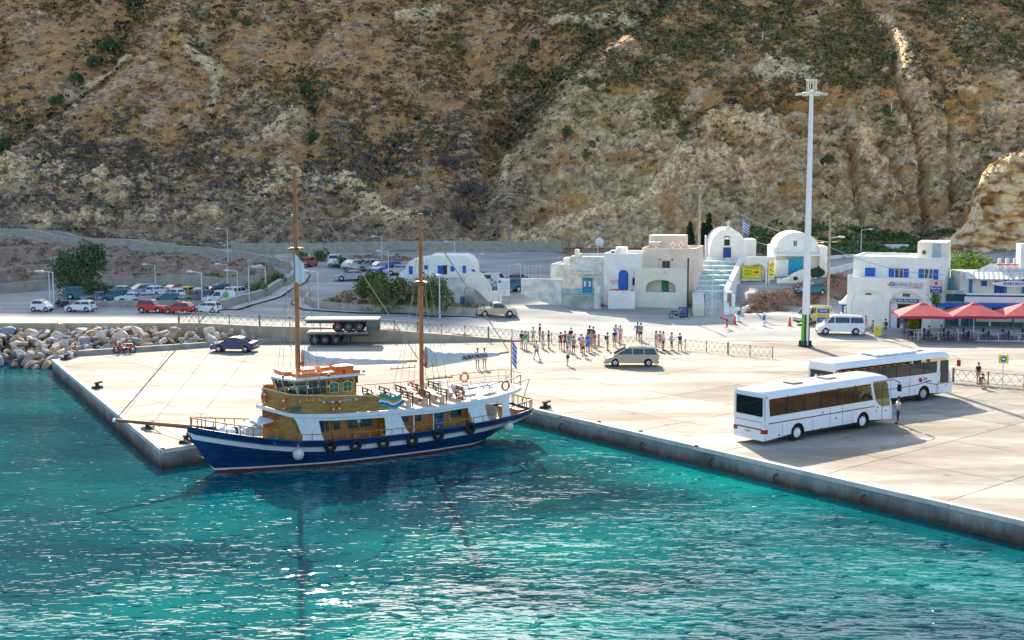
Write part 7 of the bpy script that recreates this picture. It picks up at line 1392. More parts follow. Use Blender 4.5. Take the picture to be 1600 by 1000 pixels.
# white swept walls beside the ramp
def rampwall(label, pts, dep=.35, m=WPLAST, holes=()):
    """pts: (u, vtop, vbottom, Y)"""
    r = thing('ramp_wall', label, 'wall', (atY(pts[0][0], pts[0][1], pts[0][3])[0], pts[0][3], 0)); ox, oy = r.location.x, r.location.y; T = [atY(u, a, Y) for u, a, b, Y in pts]; B = [atY(u, b, Y) for u, a, b, Y in pts]
    rows = [[(p[0]-ox, p[1]-oy, p[2]-.5) for p in B], [(p[0]-ox, p[1]-oy, p[2]) for p in T], [(p[0]-ox, p[1]-oy+dep, p[2]) for p in T], [(p[0]-ox, p[1]-oy+dep, p[2]-2.2) for p in T]]
    MB().grid(rows).build('wall', m, r)
    for u, v, Y, rr in holes: p = atY(u, v, Y); MB().ball((p[0]-ox, p[1]-oy-.0, p[2]), rr, .12, rr*.75, 10, 7).build('hole', DARKIN, r)
    return r
rampwall('white wall sweeping up beside the ramp right of the arched niche', [(1197, 425, 449, 156), (1201, 431, 449, 155.6), (1202.5, 431, 449, 156)])
rampwall('curved white wall with a round hole rising beside the ramp', [(1214, 435, 448, 156), (1222, 436, 447, 156.3), (1230, 434, 445, 156.6), (1240, 427, 443, 157.2), (1252, 421.5, 441, 158), (1262, 419.5, 439, 159), (1290, 417, 433, 161), (1300, 418, 430, 163), (1332, 411, 424, 168), (1345, 409, 421, 170)], holes=[(1243, 435, 157.2, .33), (1271, 433, 159.4, .16), (1279, 432, 160, .16), (1290, 429, 160.8, .14)])
rampwall('long white wall above the ramp road left of the travel office', [(1292, 400, 412, 174), (1340, 397, 408, 176), (1400, 394, 402, 178)], m=WPLAST)
rampwall('short white wall end at the foot of the dry bank', [(1158, 482, 497, 146.5), (1170, 477, 490, 147.5), (1179, 474, 484, 149)])
rampwall('white flat block wall on the green slope behind the travel office', [(1382, 382, 392, 186), (1420, 382, 392, 186)])
# --- travel office
TO = (36.0, 138.3); tr = R(-23); ts = lambda u, v, dy=0: surf(u, v, TO, tr, dy)
t = thing('travel_office', 'white two storey travel office with blue shutters and arched ground floor', 'building', (TO[0], TO[1], 0), tr)
a, b = ts(1323.5, 460)[0], ts(1447, 460)[0]; zt = ts(1400, 434.5)[1]; b_end = ts(1456, 470)[0]
c1, h1 = ts(1356, 480)[0], (ts(1382, 480)[0]-ts(1329, 480)[0])/2; c2_, h2 = ts(1416, 480)[0], (ts(1443, 480)[0]-ts(1389.5, 480)[0])/2; mid = (ts(1382, 480)[0]+ts(1389.5, 480)[0])/2
M = MB(); archwall(M, a, mid, -.3, zt, c1, h1, -.3, ts(1356, 473)[1], ts(1356, 453.5)[1]-ts(1356, 473)[1], 0, .3); archwall(M, mid, b_end, -.3, zt, c2_, h2, -.3, ts(1416, 475)[1], ts(1416, 455)[1]-ts(1416, 475)[1], 0, .3); M.box(a, b_end, .3, .5, ts(1400, 472)[1], zt-.02).box(a, mid, .3, .6, -.3, ts(1400, 472)[1]-.0).box(a, b_end, .6, 8, -.3, zt-.02); M.build('wall', WPLAST, t)
MB().box(c2_-h2+.8, c2_+h2, .5, .58, .1, ts(1416, 476)[1]).build('shop_front', DARKIN, t); MB().box(c2_-h2+.1, c2_-h2+.8, .45, .55, -.1, ts(1416, 476)[1]).build('door_pillar', SIGNW, t)
opening(t, ts(1352, 460)[0], ts(1361, 460)[0], ts(1356, 461)[1], ts(1356, 458.5)[1], .3, WPLAST, DARKIN, 'window'); opening(t, ts(1410, 460)[0], ts(1421.5, 460)[0], ts(1416, 464)[1], ts(1416, 459)[1], .3, WPLAST, GLASSD, 'window', 3, bm=GREYC)
a2, b2 = ts(1333, 420, 1.6)[0], ts(1476, 420, 1.6)[0]; zt2 = ts(1410, 401.5, 1.6)[1]; block(t, a2, b2, 1.6, 9.5, zt-.02, zt2, WPLAST, 'upper_wall', .25); block(t, b_end, b2, 1.62, 9.5, -.3, zt-.02, WPLAST, 'right_wall')
s1 = lambda u: ts(u, 420, 1.6)[0]; zz0, zz1 = ts(1370, 434, 1.6)[1], ts(1370, 418.5, 1.6)[1]
shutter(t, s1(1352), s1(1359.6), zz0, zz1, 1.6); shutter(t, s1(1359.8), s1(1367.5), zz0, zz1, 1.6)
for u0 in (1389, 1435.5): shutter(t, s1(u0), s1(u0+8.5), zz0, zz1, 1.6); shutter(t, s1(u0+23), s1(u0+31), zz0, zz1, 1.6); opening(t, s1(u0+10), s1(u0+15.5), zz0+.05, zz1, 1.6, SIGNW, GLASSD); opening(t, s1(u0+17), s1(u0+22), zz0+.05, zz1, 1.6, SIGNW, GLASSD)
a3, b3 = ts(1433.5, 390, 3.6)[0], ts(1480, 390, 3.6)[0]; zt3 = ts(1455, 378.5, 3.6)[1]; block(t, a3, b3, 3.6, 8.5, zt2-.26, zt3, CREAML, 'stair_tower'); s3 = lambda u: ts(u, 390, 3.6)[0]
MB().box(s3(1457), s3(1469.5), 3.5, 3.6, zt2-.25, ts(1460, 381, 3.6)[1]).build('grey_door', mat('grey_door', (.35, .42, .45), .6), t); opening(t, s3(1442), s3(1446), ts(1444, 396.5, 3.6)[1], ts(1444, 392, 3.6)[1], 3.6, OLDW, GLASSD)
sg = MB().box(ts(1390.5, 445)[0], ts(1442, 445)[0], -.08, 0, ts(1416, 450.5)[1], ts(1416, 440.5)[1]).build('sign_panel', mat('sign_grey', (.62, .62, .6), .5), t)
xm = ts(1416, 445)[0]; zc = ts(1416, 445)[1]; text('akoutros', .42, NAVYT, sg, FACE(xm-.62, -.085, zc+.03)); text('Travel', .40, mat('text_grey', (.35, .33, .3), .6), sg, FACE(xm+.78, -.085, zc+.03)); text('Blue Star', .18, SIGNB, sg, FACE(xm+1.15, -.085, zc-.23)); MB().torus((xm-1.5, -.09, zc+.05), .17, .05, 'Y', 14, 5).build('logo', NAVYT, sg); MB().torus((xm-1.78, -.088, zc-.05), .1, .035, 'Y', 12, 5).build('logo', mat('sign_orange', (.75, .35, .02), .6, var=0), sg)
x0, x1 = ts(1401, 470)[0], ts(1436, 470)[0]; z0, z1 = ts(1416, 472)[1], ts(1416, 467)[1]; sg = MB().box(x0, x1, -.06, 0, z0, z1).build('sign_panel', SIGNB, t); text('Blue Star Ferries', .29, WHT, sg, FACE((x0+x1)/2, -.065, (z0+z1)/2), bold=.004); MB().box(x0-.42, x0-.03, -.06, 0, z0, z1).build('logo_panel', mat('sign_pink', (.7, .5, .45), .6), t); text('★' if False else '*', .7, NAVYT, t, FACE(x0-.22, -.065, (z0+z1)/2-.1), bold=.03)
x0, x1 = ts(1453.5, 450, -.4)[0], ts(1472, 450, -.4)[0]; za, zb_, zc = ts(1462, 457.5, -.4)[1], ts(1462, 447.5, -.4)[1], ts(1462, 437.5, -.4)[1]
sg = MB().box(x0, x1, -.5, -.4, za, zb_).build('sign_panel', SIGNB, t); MB().box(x0, x1, -.5, -.4, zb_+.003, zc).build('logo_panel', MATS['sign_pink'], t); text('Blue Star', .27, WHT, sg, FACE((x0+x1)/2, -.505, za+.48), bold=.004); text('Ferries', .24, WHT, sg, FACE((x0+x1)/2, -.505, za+.18))
xs, zs_ = (x0+x1)/2, (zb_+zc)/2; MB().xz([(xs+(.24 if k % 2 == 0 else .1)*math.sin(k*PI/5), zs_+(.24 if k % 2 == 0 else .1)*math.cos(k*PI/5)) for k in range(10)], -.53, -.5).build('star', NAVYT, sg)
MB().box(a, a+.6, -.02, .28, zt, zt+.2).build('corner_step', WPLAST, t); MB().tube((ts(1449, 430)[0], -.3, zt), (ts(1449, 430)[0]+.4, -1.0, zt+1.3), .03).build('flag_staff', SIGNW, t); MB().grid([[(ts(1449, 430)[0]+.35+.05*math.sin(i*2), -.95, zt+1.2-.12*i-dz) for i in range(8)] for dz in (0, .25)]).build('small_flag', BLUEP, t)
MB().box(-1.5, b_end, -1.3, -.05, -.2, .16).build('step_plinth', PAVE, t)
t = thing('utility_shrine', 'small white roofed kiosk with blue window left of the travel office', 'kiosk', (*at(1325, 500, .15)[:2], .1), R(-10)); MB().box(-.8, .8, -.6, .6, 0, .9).build('counter', SIGNW, t); MB().box(-.75, .75, -.5, .5, .9, 1.9).build('cabin', BLUEP, t); MB().box(-.4, .4, -.54, -.5, 1.0, 1.75).build('window', mat('kiosk_pane', (.3, .5, .4), .3), t); MB().box(-1.0, 1.0, -.75, .75, 1.9, 2.1).build('roof', SIGNW, t); MB().xz([(-.8, 2.1), (.8, 2.1), (.3, 2.7), (.05, 3.1), (-.05, 3.1), (-.3, 2.7)], -.5, .5).build('pediment', SIGNW, t); MB().box(-.04, .04, -.04, .04, 3.1, 3.6).box(-.18, .18, -.04, .04, 3.3, 3.4).build('cross', SIGNW, t)
# --- cafe
KO = (46.6, 135.4); kr = R(-7); ks = lambda u, v, dy=0: surf(u, v, KO, kr, dy)
t = thing('cafe_building', 'white cafe with blue beams, striped awning and SPARTAKOS sign', 'cafe', (KO[0], KO[1], 0), kr)
X0, X1 = ks(1500, 440, 3)[0], 17.0; zt = ks(1560, 428, 3)[1]; zf = ks(1560, 460, 3)[1]
MB().box(X0-1.2, X1, 3.6, 9, -.2, zf).build('ground_floor', mat('cafe_shade_wall', (.07, .15, .19), .9, var=.15), t); MB().box(X0, X1, 3, 8, zf, zt).build('wall', WPLAST, t)  # shade under the terrace is put into the dark ground floor colour
# corrugated awning
x0, x1 = ks(1509, 435, 1.4)[0], X1; za, zb_ = ks(1550, 436.5, 1.4)[1], ks(1550, 425.5, 2.8)[1]; n = 30
for i in range(n): q0, q1 = lerp(x0, x1, i/n), lerp(x0, x1, (i+1)/n); MB().add([(q0, 1.2, za), ((q0+q1)/2, 1.2, za+.07), (q1-.01, 1.2, za), (q1+.25, 3.0, zb_), ((q0+q1)/2+.25, 3.0, zb_+.07), (q0+.25, 3.0, zb_)], [(0, 1, 4, 5), (1, 2, 3, 4)]).build('roof_sheet', mat('awning_cream', (.72, .66, .52), .7) if i % 2 else mat('awning_white', (.78, .76, .7), .7), t)
M = MB(); M.box(X0, X1, 3.2, 8, zt, zt+.1).grid([[(X0+1.2, 3.2, zt+.1), (X1, 3.2, zt+.1)], [(X0+3.6, 5, zt+1.0), (X1, 5, zt+1.1)], [(X0+4.5, 8, zt+.8), (X1, 8, zt+.8)]]); M.build('roof', mat('old_roof_white', (.62, .62, .58), .9, var=.15), t)
for u in (1517, 1571, 1600): MB().box(ks(u, 440, 2.9)[0]-.15, ks(u, 440, 2.9)[0]+.15, 2.8, 2.98, zf, za+.2).build('blue_post', mat('post_blue', (.03, .2, .45), .6), t)
shutter(t, ks(1533, 440, 3)[0], ks(1542, 440, 3)[0], ks(1540, 447, 3)[1], ks(1540, 438.5, 3)[1], 2.99); MB().box(ks(1554, 440, 3)[0], ks(1568, 440, 3)[0], 2.93, 3.0, zf, ks(1560, 439, 3)[1]).build('door', mat('deep_blue', (.01, .06, .32), .5), t)
cx, cz = ks(1583, 443, 1.3)[0], ks(1583, 443.5, 1.3)[1]; sg = MB().prism([(2.15*math.cos(a), .30*math.sin(a)) for a in np.linspace(0, 2*PI, 29)[:-1]], lambda p: (cx+p[0]+.05, 1.3, cz+p[1]), lambda p: (cx+p[0]+.05, 1.22, cz+p[1])).build('sign_panel', SIGNW, t); text('SPARTAKOS', .42, mat('sign_violet', (.12, .03, .35), .6, var=0), sg, FACE(cx+.1, 1.21, cz), bold=.014)
zr0, zr1 = ks(1560, 462, 0)[1], ks(1560, 459, 0)[1]; xL = ks(1463, 460, 0)[0]
MB().box(ks(1510, 460, 0)[0], X1, -.1, .1, zr0+.05, zr1+.05).build('white_beam', SIGNW, t); MB().box(ks(1507, 460, .5)[0], X1, .3, .5, ks(1560, 473, .3)[1], ks(1560, 464, .3)[1]).build('terrace_wall', WPLAST, t)
MB().box(xL, X1, -.5, .2, ks(1560, 480, 0)[1], ks(1560, 474.5, 0)[1]).build('blue_beam', mat('beam_blue', (.02, .13, .5), .6), t); MB().box(xL, X1, .2, 3.6, ks(1560, 476, 0)[1]-.1, ks(1560, 476, 0)[1]).build('terrace_floor', PAVE, t)
for u in (1464, 1472): MB().box(ks(u, 460, 0)[0]-.07, ks(u, 460, 0)[0]+.07, -.1, .05, ks(1470, 474, 0)[1], ks(1470, 459, 0)[1]).build('white_post', SIGNW, t)
MB().box(ks(1472, 456, 0)[0], ks(1508.5, 456, 0)[0], -.2, -.12, ks(1480, 458.5, 0)[1], ks(1480, 453.5, 0)[1]).build('terrace_sign', mat('sign_grey', (.62, .62, .6), .5), t); MB().box(ks(1473, 456, 0)[0], ks(1488, 456, 0)[0], -.22, -.2, ks(1480, 457.5, 0)[1], ks(1480, 454.5, 0)[1]).build('orange_print', mat('sign_orange', (.75, .35, .02), .6, var=0), t); text('TAVERNA', .22, NAVYT, t, FACE(ks(1498, 456, 0)[0], -.215, ks(1498, 456, 0)[1]))
for i, u in enumerate((1475, 1500, 1515, 1547, 1583)): MB().box(ks(u, 490, 3.5)[0]-.1, ks(u, 490, 3.5)[0]+.1, 3.4, 3.59, -.1, 2.6).build('wall_pier', WPLAST if i % 2 else mat('teal_post', (.05, .25, .3), .7), t)
MB().box(ks(1509, 490, 3.5)[0], ks(1521, 490, 3.5)[0], 3.5, 3.58, 1.5, 2.5).build('wooden_menu', WOODM, t); MB().box(ks(1525, 490, 3.5)[0], X1, 3.45, 3.55, .6, 1.2).build('counter', CREAML, t)
for k, (ua, ub_) in enumerate(((1580, 1600),)):
    xx = ks(1590, 410, 4)[0]; MB().box(xx+.3, xx+2.8, 4, 6, zt, ks(1590, 381, 4)[1]).build('chimney_block', WPLAST, t)
    for q in range(3): MB().box(xx-2.0+q*.8, xx-1.7+q*.8, 4, 4.3, zt, zt+1.6).build('roof_pillar', WPLAST, t)
    MB().box(xx-2.2, xx+.2, 3.9, 4.4, zt+.9, zt+1.0).build('roof_rail', TXR, t)
MB().cbox((ks(1487, 445, 1.5)[0], 1.8, zf+.9), (.35, .35, 1.9), ry=-.1).cbox((ks(1490, 452, 1.5)[0], 1.8, zf+.3), (1.2, .5, .4)).build('teal_parasol_base', mat('teal_cloth', (.03, .22, .3), .8), t)
MB().box(.6, X1, -9.2, 3.4, -.05, .135).build('terrace_paving', PAVE, t)
RP = mat('parasol_red', (.58, .08, .08), .8, var=.05, scale=1.5); RPD = mat('parasol_valance', (.42, .02, .06), .8, var=.05)
for i, (u, lb) in enumerate(((1445, 'square red parasol nearest the travel office'), (1526, 'square red parasol in the middle of the row'), (1606, 'square red parasol cut by the right edge of the picture'))):
    x, y, _ = at(u, 535, .1); y = 128.2; x = (u-800)/2000*y*1.0
    p = thing('parasol', lb, 'parasol', (x, y, .1), R(-8), 'red parasols before the cafe'); hw_ = 2.62; zr, za = 2.42, 3.5
    for k in range(4):
        c = [(-hw_, -hw_), (hw_, -hw_), (hw_, hw_), (-hw_, hw_)]; q0, q1 = c[k], c[(k+1) % 4]; m_ = ((q0[0]+q1[0])/2, (q0[1]+q1[1])/2)
        MB().add([(q0[0], q0[1], zr), (m_[0], m_[1], zr+.06), (q1[0], q1[1], zr), (q1[0]*.12, q1[1]*.12, za-.05), (q0[0]*.12, q0[1]*.12, za-.05)], [(0, 1, 4), (1, 3, 4), (1, 2, 3)]).build('canopy_panel', RP, p); MB().add([(q0[0], q0[1], zr-.22), (q1[0], q1[1], zr-.22), (q1[0], q1[1], zr), (m_[0], m_[1], zr+.06), (q0[0], q0[1], zr)], [(0, 1, 2, 3, 4)]).build('valance', RPD, p)
    MB().add([(-.4, -.4, za-.05), (.4, -.4, za-.05), (.4, .4, za-.05), (-.4, .4, za-.05), (0, 0, za+.12)], [(0, 1, 4), (1, 2, 4), (2, 3, 4), (3, 0, 4)]).build('vent_cap', RPD, p)
    MB().tube((0, 0, 0), (0, 0, za), .06, n=10).build('post', SIGNW, p); M = MB()
    for k in range(8): a_ = k*PI/4; l = hw_*(1 if k % 2 == 0 else 1.35); M.tube((0, 0, za-.2), (l*math.cos(a_), l*math.sin(a_), zr+.02), .02, n=5).tube((0, 0, 2.2), (l*.45*math.cos(a_), l*.45*math.sin(a_), zr+.5), .02, n=5)
    M.build('rib', SIGNW, p); MB().box(-.5, .5, -.5, .5, 0, .12).build('base', PAVE, p)
TW = mat('chair_blue', (.02, .07, .16), .7); TAB = mat('table_top', (.60, .66, .66), .5)
for i in range(14):
    x = 40.5+(i % 7)*1.95+.3*(i//7); y = 126.6+2.3*(i//7)-(i % 7)*.12; rw = 'front' if i < 7 else 'back'; on = ['leftmost', 'second', 'third', 'fourth', 'fifth', 'sixth', 'rightmost'][i % 7]; p = thing('cafe_table', '%s pale table of the %s row under the red parasols' % (on, rw), 'table', (x, y, .1), R(-8), 'cafe tables under the parasols')
    part(('ct',), 'table_top', p, TAB, lambda b: b.box(-.5, .5, -.35, .35, .72, .76)); part(('ctl',), 'leg', p, SIGNW, lambda b: b.tube((0, 0, 0), (0, 0, .72), .04).tube((0, 0, 0), (0, 0, .03), .25, .22))
    for s in (-1, 1):
        c_ = thing('cafe_chair', 'dark blue chair at the %s side of the %s table in the %s row' % ('left' if s < 0 else 'right', on, rw), 'chair', (x+s*.85, y+.1*s, .1), R(-8)+(0 if s > 0 else PI), 'cafe chairs under the parasols')
        part(('cc',), 'seat', c_, TW, lambda b: b.box(-.22, .22, -.22, .22, .42, .47)); part(('ccb',), 'backrest', c_, TW, lambda b: b.box(.19, .23, -.22, .22, .55, .9).box(.19, .23, -.22, -.18, .47, .9).box(.19, .23, .18, .22, .47, .9))
        for a_, b_ in ((-1, -1), (1, -1), (-1, 1), (1, 1)): part(('ccl',), 'leg', c_, TW, lambda b: b.box(-.02, .02, -.02, .02, 0, .42), loc=(a_*.19, b_*.19, 0))
for x, y, sh, hr, lb in ((41.9, 127.4, 'red', 'dark', 'person in red top seated at the table nearest the travel office'), (43.3, 128.0, 'teal', 'dark', 'person in turquoise shirt seated at the second table'), (44.8, 127.6, 'white', 'brown', 'person in white shirt seated at the third table'), (49.2, 127.0, 'black', 'dark', 'person in black seated under the middle parasol'), (51.6, 126.6, 'olive', 'dark', 'person in olive top seated right of the middle parasol post'), (52.6, 127.2, 'khaki', 'brown', 'person in khaki top seated near the right edge of the picture')):
    person(x, y, .1, R(150), 'chair', CL[sh], CL['denim'], HAIR[hr], lb)
x, y, _ = at(1426, 523, .1); t = thing('potted_shrub', 'round yellow green shrub in a dark pot at the parasols left corner', 'plant', (x, y, .1)); MB().tube((0, 0, 0), (0, 0, .65), .32, .42, 12).build('pot', mat('pot_dark', (.05, .04, .06), .6), t); rg = np.random.default_rng(4); P = rg.normal(size=(700, 3)); P /= np.linalg.norm(P, axis=1)[:, None]; P = P*.62*rg.uniform(.6, 1, (700, 1))+np.array([0, 0, 1.15]); leaves('foliage', P, np.full(700, .09), foliage('lime_leaf', (.35, .42, .05), (.16, .22, .03)), rg, parent=t)
x, y, _ = at(1371, 524, .12); t = thing('board_stand', 'yellow folding display board on the pavement by the minibus', 'sign', (x, y, .12), R(-10)); MB().cbox((0, -.15, .55), (.7, .04, 1.1), rx=-.15).build('panel', SIGNY, t); MB().cbox((0, .15, .55), (.7, .04, 1.1), rx=.15).build('rear_panel', SIGNW, t); MB().box(-.25, .25, -.25, -.2, .6, .8).build('print', CREAM, t)
for k, (u, v, lb) in enumerate(((1286, 500, 'blue and orange excursion poster board behind the tall mast'),)):
    x, y, _ = at(u, v+8, .4); t = thing('poster_board', lb, 'sign', (x, y, .4), R(-10)); MB().box(-.75, .75, -.05, .05, .1, 1.9).build('board', SIGNY, t); MB().box(-.65, .65, -.07, -.05, 1.3, 1.8).build('blue_print', BLUEP, t); MB().box(-.65, .65, -.07, -.05, .95, 1.2).build('orange_print', MATS['sign_orange'], t); MB().box(-.65, .65, -.07, -.05, .3, .85).build('blue_print', BLUEP, t); text('CRUISE', .26, WHT, t, FACE(0, -.075, 1.55)); text('TOURS', .24, WHT, t, FACE(0, -.075, .58))
# ------------------------------------------------------------------ street lamps, poles
def street_lamp(x, y, z, h, adir, label, arm=1.0, r=.075):
    t = thing('street_lamp', label, 'street lamp', (x, y, z), 0, 'white street lamps along the roads'); MB().tube((0, 0, 0), (0, 0, h), r, r*.75, 8).build('post', POLEM, t); MB().tube((0, 0, 0), (0, 0, .35), r*1.7, r*1.6, 8).build('base', POLEM, t)
    c, s = math.cos(adir), math.sin(adir); MB().tube((0, 0, h-.04), (arm*c, arm*s, h+.08), .04).build('arm', POLEM, t); b = MB().ball((arm*c+.28*c, arm*s+.28*s, h+.07), .40, .17, .13, 10, 6); me = b.mesh('lamp_head', True); me.materials.append(mat('lamp_head', (.72, .70, .6), .4)); link('lamp_head', me, None, t)
    return t
LAMPS = [(78, 472, 424.5, 1.8, PI, 'street lamp at the far left by the end of the low wall'), (84.5, 482, 425, 1.8, PI, 'second street lamp at the far left beside its twin'), (243, 452, 414, 2.2, PI, 'street lamp standing behind the parked cars under the brown bank'), (316, 481, 425.5, 1.8, PI, 'street lamp between the yellow car and the white delivery van'), (355.5, 447, 413.5, 2.4, PI, 'lamp behind the delivery van, left of three close together'), (371.5, 470, 423.5, 1.9, PI, 'lamp just right of the delivery van roof'),
         (389.5, 473, 416, 1.9, 0, 'lamp with its arm to the right on the climbing road wall'), (415, 455, 418, 2.6, PI, 'lamp on the green bank inside the road curve'), (497.5, 486, 424.5, 1.5, PI, 'street lamp right of the ship fore mast on the island kerb'), (356, 402, 358, 5.0, PI, 'lamp on the upper road below the grey slope'), (597, 402, 370, 4.4, PI, 'tall lamp behind the upper parked cars'), (607, 425, 393, 3.7, PI, 'lamp beside the blue car in the upper car park'), (710.5, 402, 378, 4.6, PI, 'lamp behind the roof of the arched white house'),
         (687, 492, 430, 1.35, -PI/2, 'street lamp in front of the bushes near the second ship mast'), (794.5, 447, 414, 2.4, 0, 'street lamp above the information board'), (741, 402, 398, 4.6, 0, 'short lamp seen above the right end of the vaulted house roof'), (1112, 492, 426, .8, 0, 'street lamp at the foot of the broad stairway'), (1294, 490, 371, .9, 0, 'lamp arm on the wooden pole right of the tall mast'), (1345, 398, 359, 5.4, 0, 'thin lamp post on the slope road above the travel office'), (1319, 508, 479, .2, 0, 'thin blue post left of the small kiosk')]
for u, vb, vt, z, a, lb in LAMPS:
    x, y, _ = at(u, vb, z); zz = gz1(x, y) if y < 205 else z; zt = atY(u, vt, y)[2]; street_lamp(x, y, zz, zt-zz, a, lb)
def util_pole(u, vb, vt, z, label, cross=True, r=.19):
    x, y, _ = at(u, vb, z); zz = gz1(x, y); h = atY(u, vt, y)[2]-zz; t = thing('utility_pole', label, 'pole', (x, y, zz)); MB().tube((0, 0, 0), (0, 0, h), r, r*.75, 8).build('post', OLDW, t)
    if cross:
        MB().box(-1.0, 1.0, -.06, .06, h-.1, h+.02).build('crossarm', OLDW, t)
        for k in (-.9, -.3, .3, .9): MB().tube((k, 0, h), (k, 0, h+.2), .04).build('insulator', SIGNW, t)
    return Vector((x, y, zz+h))
pA = util_pole(1092, 412, 288, 5.2, 'tall wooden utility pole with a crossarm left of the chapel'); pB = util_pole(1293, 496, 343, .8, 'wooden pole right of the tall light mast', False, .15); pC = util_pole(1544, 424, 400, 3, 'short white pole behind the yellow green tree', False, .07)
def cable(a, b, sag, label, r=.03):
    a, b = Vector(a), Vector(b); P = [a.lerp(b, i/12)-Vector((0, 0, 4*sag*(i/12)*(1-i/12))) for i in range(13)]; tag(MB().path(P, r, 4).build('cable', mat('cable_grey', (.45, .42, .35), .7)), label, 'cable')
cable(pA-Vector((0, 0, .6)), pB-Vector((0, 0, 2.5)), 1.2, 'upper overhead cable from the crossarm pole past the chapel'); cable(pA-Vector((0, 0, 2.0)), pB-Vector((0, 0, 3.2)), 2.4, 'lower sagging overhead cable in front of the chapel'); cable(pB-Vector((0, 0, 3.0)), (45.5, 134, 6.0), .7, 'overhead cable crossing the front of the travel office')
# high mast
x, y, _ = at(1258, 541); t = thing('light_mast', 'very tall white floodlight mast with a green striped foot', 'light mast', (x, y, 0)); n = 12; Rr = lambda z: lerp(.40, .19, z/24.6)
MB().tube((0, 0, 3.1), (0, 0, 24.4), Rr(3.1), Rr(24.4), n).build('shaft', mat('mast_white', (.80, .80, .78), .45, var=.03), t)
GRS = mat('mast_green', (.12, .55, .02), .5, var=.05); GRD = mat('mast_dark_stripe', (.03, .06, .03), .5)
for k in range(n): 
    a0, a1 = 2*PI*k/n, 2*PI*(k+1)/n; r0, r1 = .42, .40; MB().add([(r0*math.cos(a0), r0*math.sin(a0), .0), (r0*math.cos(a1), r0*math.sin(a1), 0), (r1*math.cos(a1), r1*math.sin(a1), 3.1), (r1*math.cos(a0), r1*math.sin(a0), 3.1)], [(0, 1, 2, 3)]).build('painted_stripe', [GRS, GRS, GRD, MATS['mast_white'], GRD, GRS][k % 6], t)
MB().tube((0, 0, 0), (0, 0, .12), .75, .72, 16).build('base_plate', PLASB, t)
for k in range(8): MB().box(-.02, .02, .4, .62, .1, .55, Matrix.Rotation(k*PI/4, 4, 'Z')).build('gusset', GRD, t)
MB().torus((0, 0, 24.1), .85, .07, 'Z', 20, 6).tube((-.85, 0, 24.1), (.85, 0, 24.1), .05).tube((0, -.85, 24.1), (0, .85, 24.1), .05).build('head_ring', MATS['mast_white'], t)
for k in range(8): a = k*PI/4+.2; MB().cbox((1.15*math.cos(a), 1.15*math.sin(a), 24.0), (.75, .5, .16), rz=a, ry=.12).build('floodlight', mat('flood_body', (.72, .70, .55), .4), t)
M = MB()
for k in range(6): a = k*PI/3; M.tube((.45*math.cos(a), .45*math.sin(a), 24.3), (.45*math.cos(a), .45*math.sin(a), 25.3), .04)
M.tube((0, 0, 25.25), (0, 0, 25.35), .55, .5, 12).build('crown_cage', CREAML, t)
# ------------------------------------------------------------------ zigzag metal fences
FM = mat('fence_metal', (.20, .17, .13), .6, var=.15); FMY = mat('fence_metal_ochre', (.38, .27, .12), .6, var=.15)
def zfence(label, pts, m, h=1.02, bay=2.45):
    t = thing('zigzag_fence', label, 'fence', pts[0]); O = Vector(pts[0]); path = []
    for a, b in zip(pts[:-1], pts[1:]):
        a, b = Vector(a)-O, Vector(b)-O; k = max(1, round((b-a).length/bay)); path += [a.lerp(b, i/k) for i in range(k)]
    path.append(Vector(pts[-1])-O)
    for i, p in enumerate(path): MB().box(p.x-.04, p.x+.04, p.y-.04, p.y+.04, p.z-.05, p.z+h+.05).build('post', m, t) if i % 3 else MB().box(p.x-.08, p.x+.08, p.y-.06, p.y+.06, p.z-.05, p.z+h+.12).build('post', m, t)
    for a, b in zip(path[:-1], path[1:]):
        up = Vector((0, 0, 1)); lo, hi = .14, h-.04; MB().tube(a+up*hi, b+up*hi, .025, n=5).build('rail', m, t); MB().tube(a+up*lo, b+up*lo, .02, n=5).build('rail', m, t)
        for k in range(2):
            for s in (0, 1):
                M = MB(); q0, q1, qm = k/2, (k+1)/2, (k+.5)/2
                pa, pb, pm_ = a.lerp(b, q0), a.lerp(b, q1), a.lerp(b, qm)
                if s: M.tube(pa+up*lo, pm_+up*hi, .017, n=4).tube(pm_+up*hi, pb+up*lo, .017, n=4)
                else: M.tube(pa+up*(lo+.12), pm_+up*(lo+.5), .0, n=4) if False else M.tube(pa+up*hi, pm_+up*lo, .017, n=4).tube(pm_+up*lo, pb+up*hi, .017, n=4)
                M.build('zigzag_bar', m, t)
    return t
fx = [-33.0, -31, -25, -19, -14, -7, 0]
zfence('long zigzag railing on top of the sea wall from the boulders to the square', [(x_, 126.0, wz(x_)+.06) for x_ in fx]+[(1.2, 125.4, .05)], FM)
zfence('zigzag railing behind the crowd reaching to the coaches', [(1.6, 125.2, 0), (8.4, 123.0, 0), (16.3, 119.4, 0), (23.4, 113.9, 0)], FMY)
zfence('zigzag railing on the kerb right of the far coach', [at(1489, 597), at(1600, 607), at(1640, 611)], FM, 1.05, 2.3)
MB_ = MB().path([at(1485, 600), at(1600, 610), at(1650, 614)], .09, 6)
tag(MB_.build('kerb_line', mat('kerb_concrete', (.36, .34, .3), .9, scale=.6)), 'low kerb under the railing at the right of the pier', 'kerb')
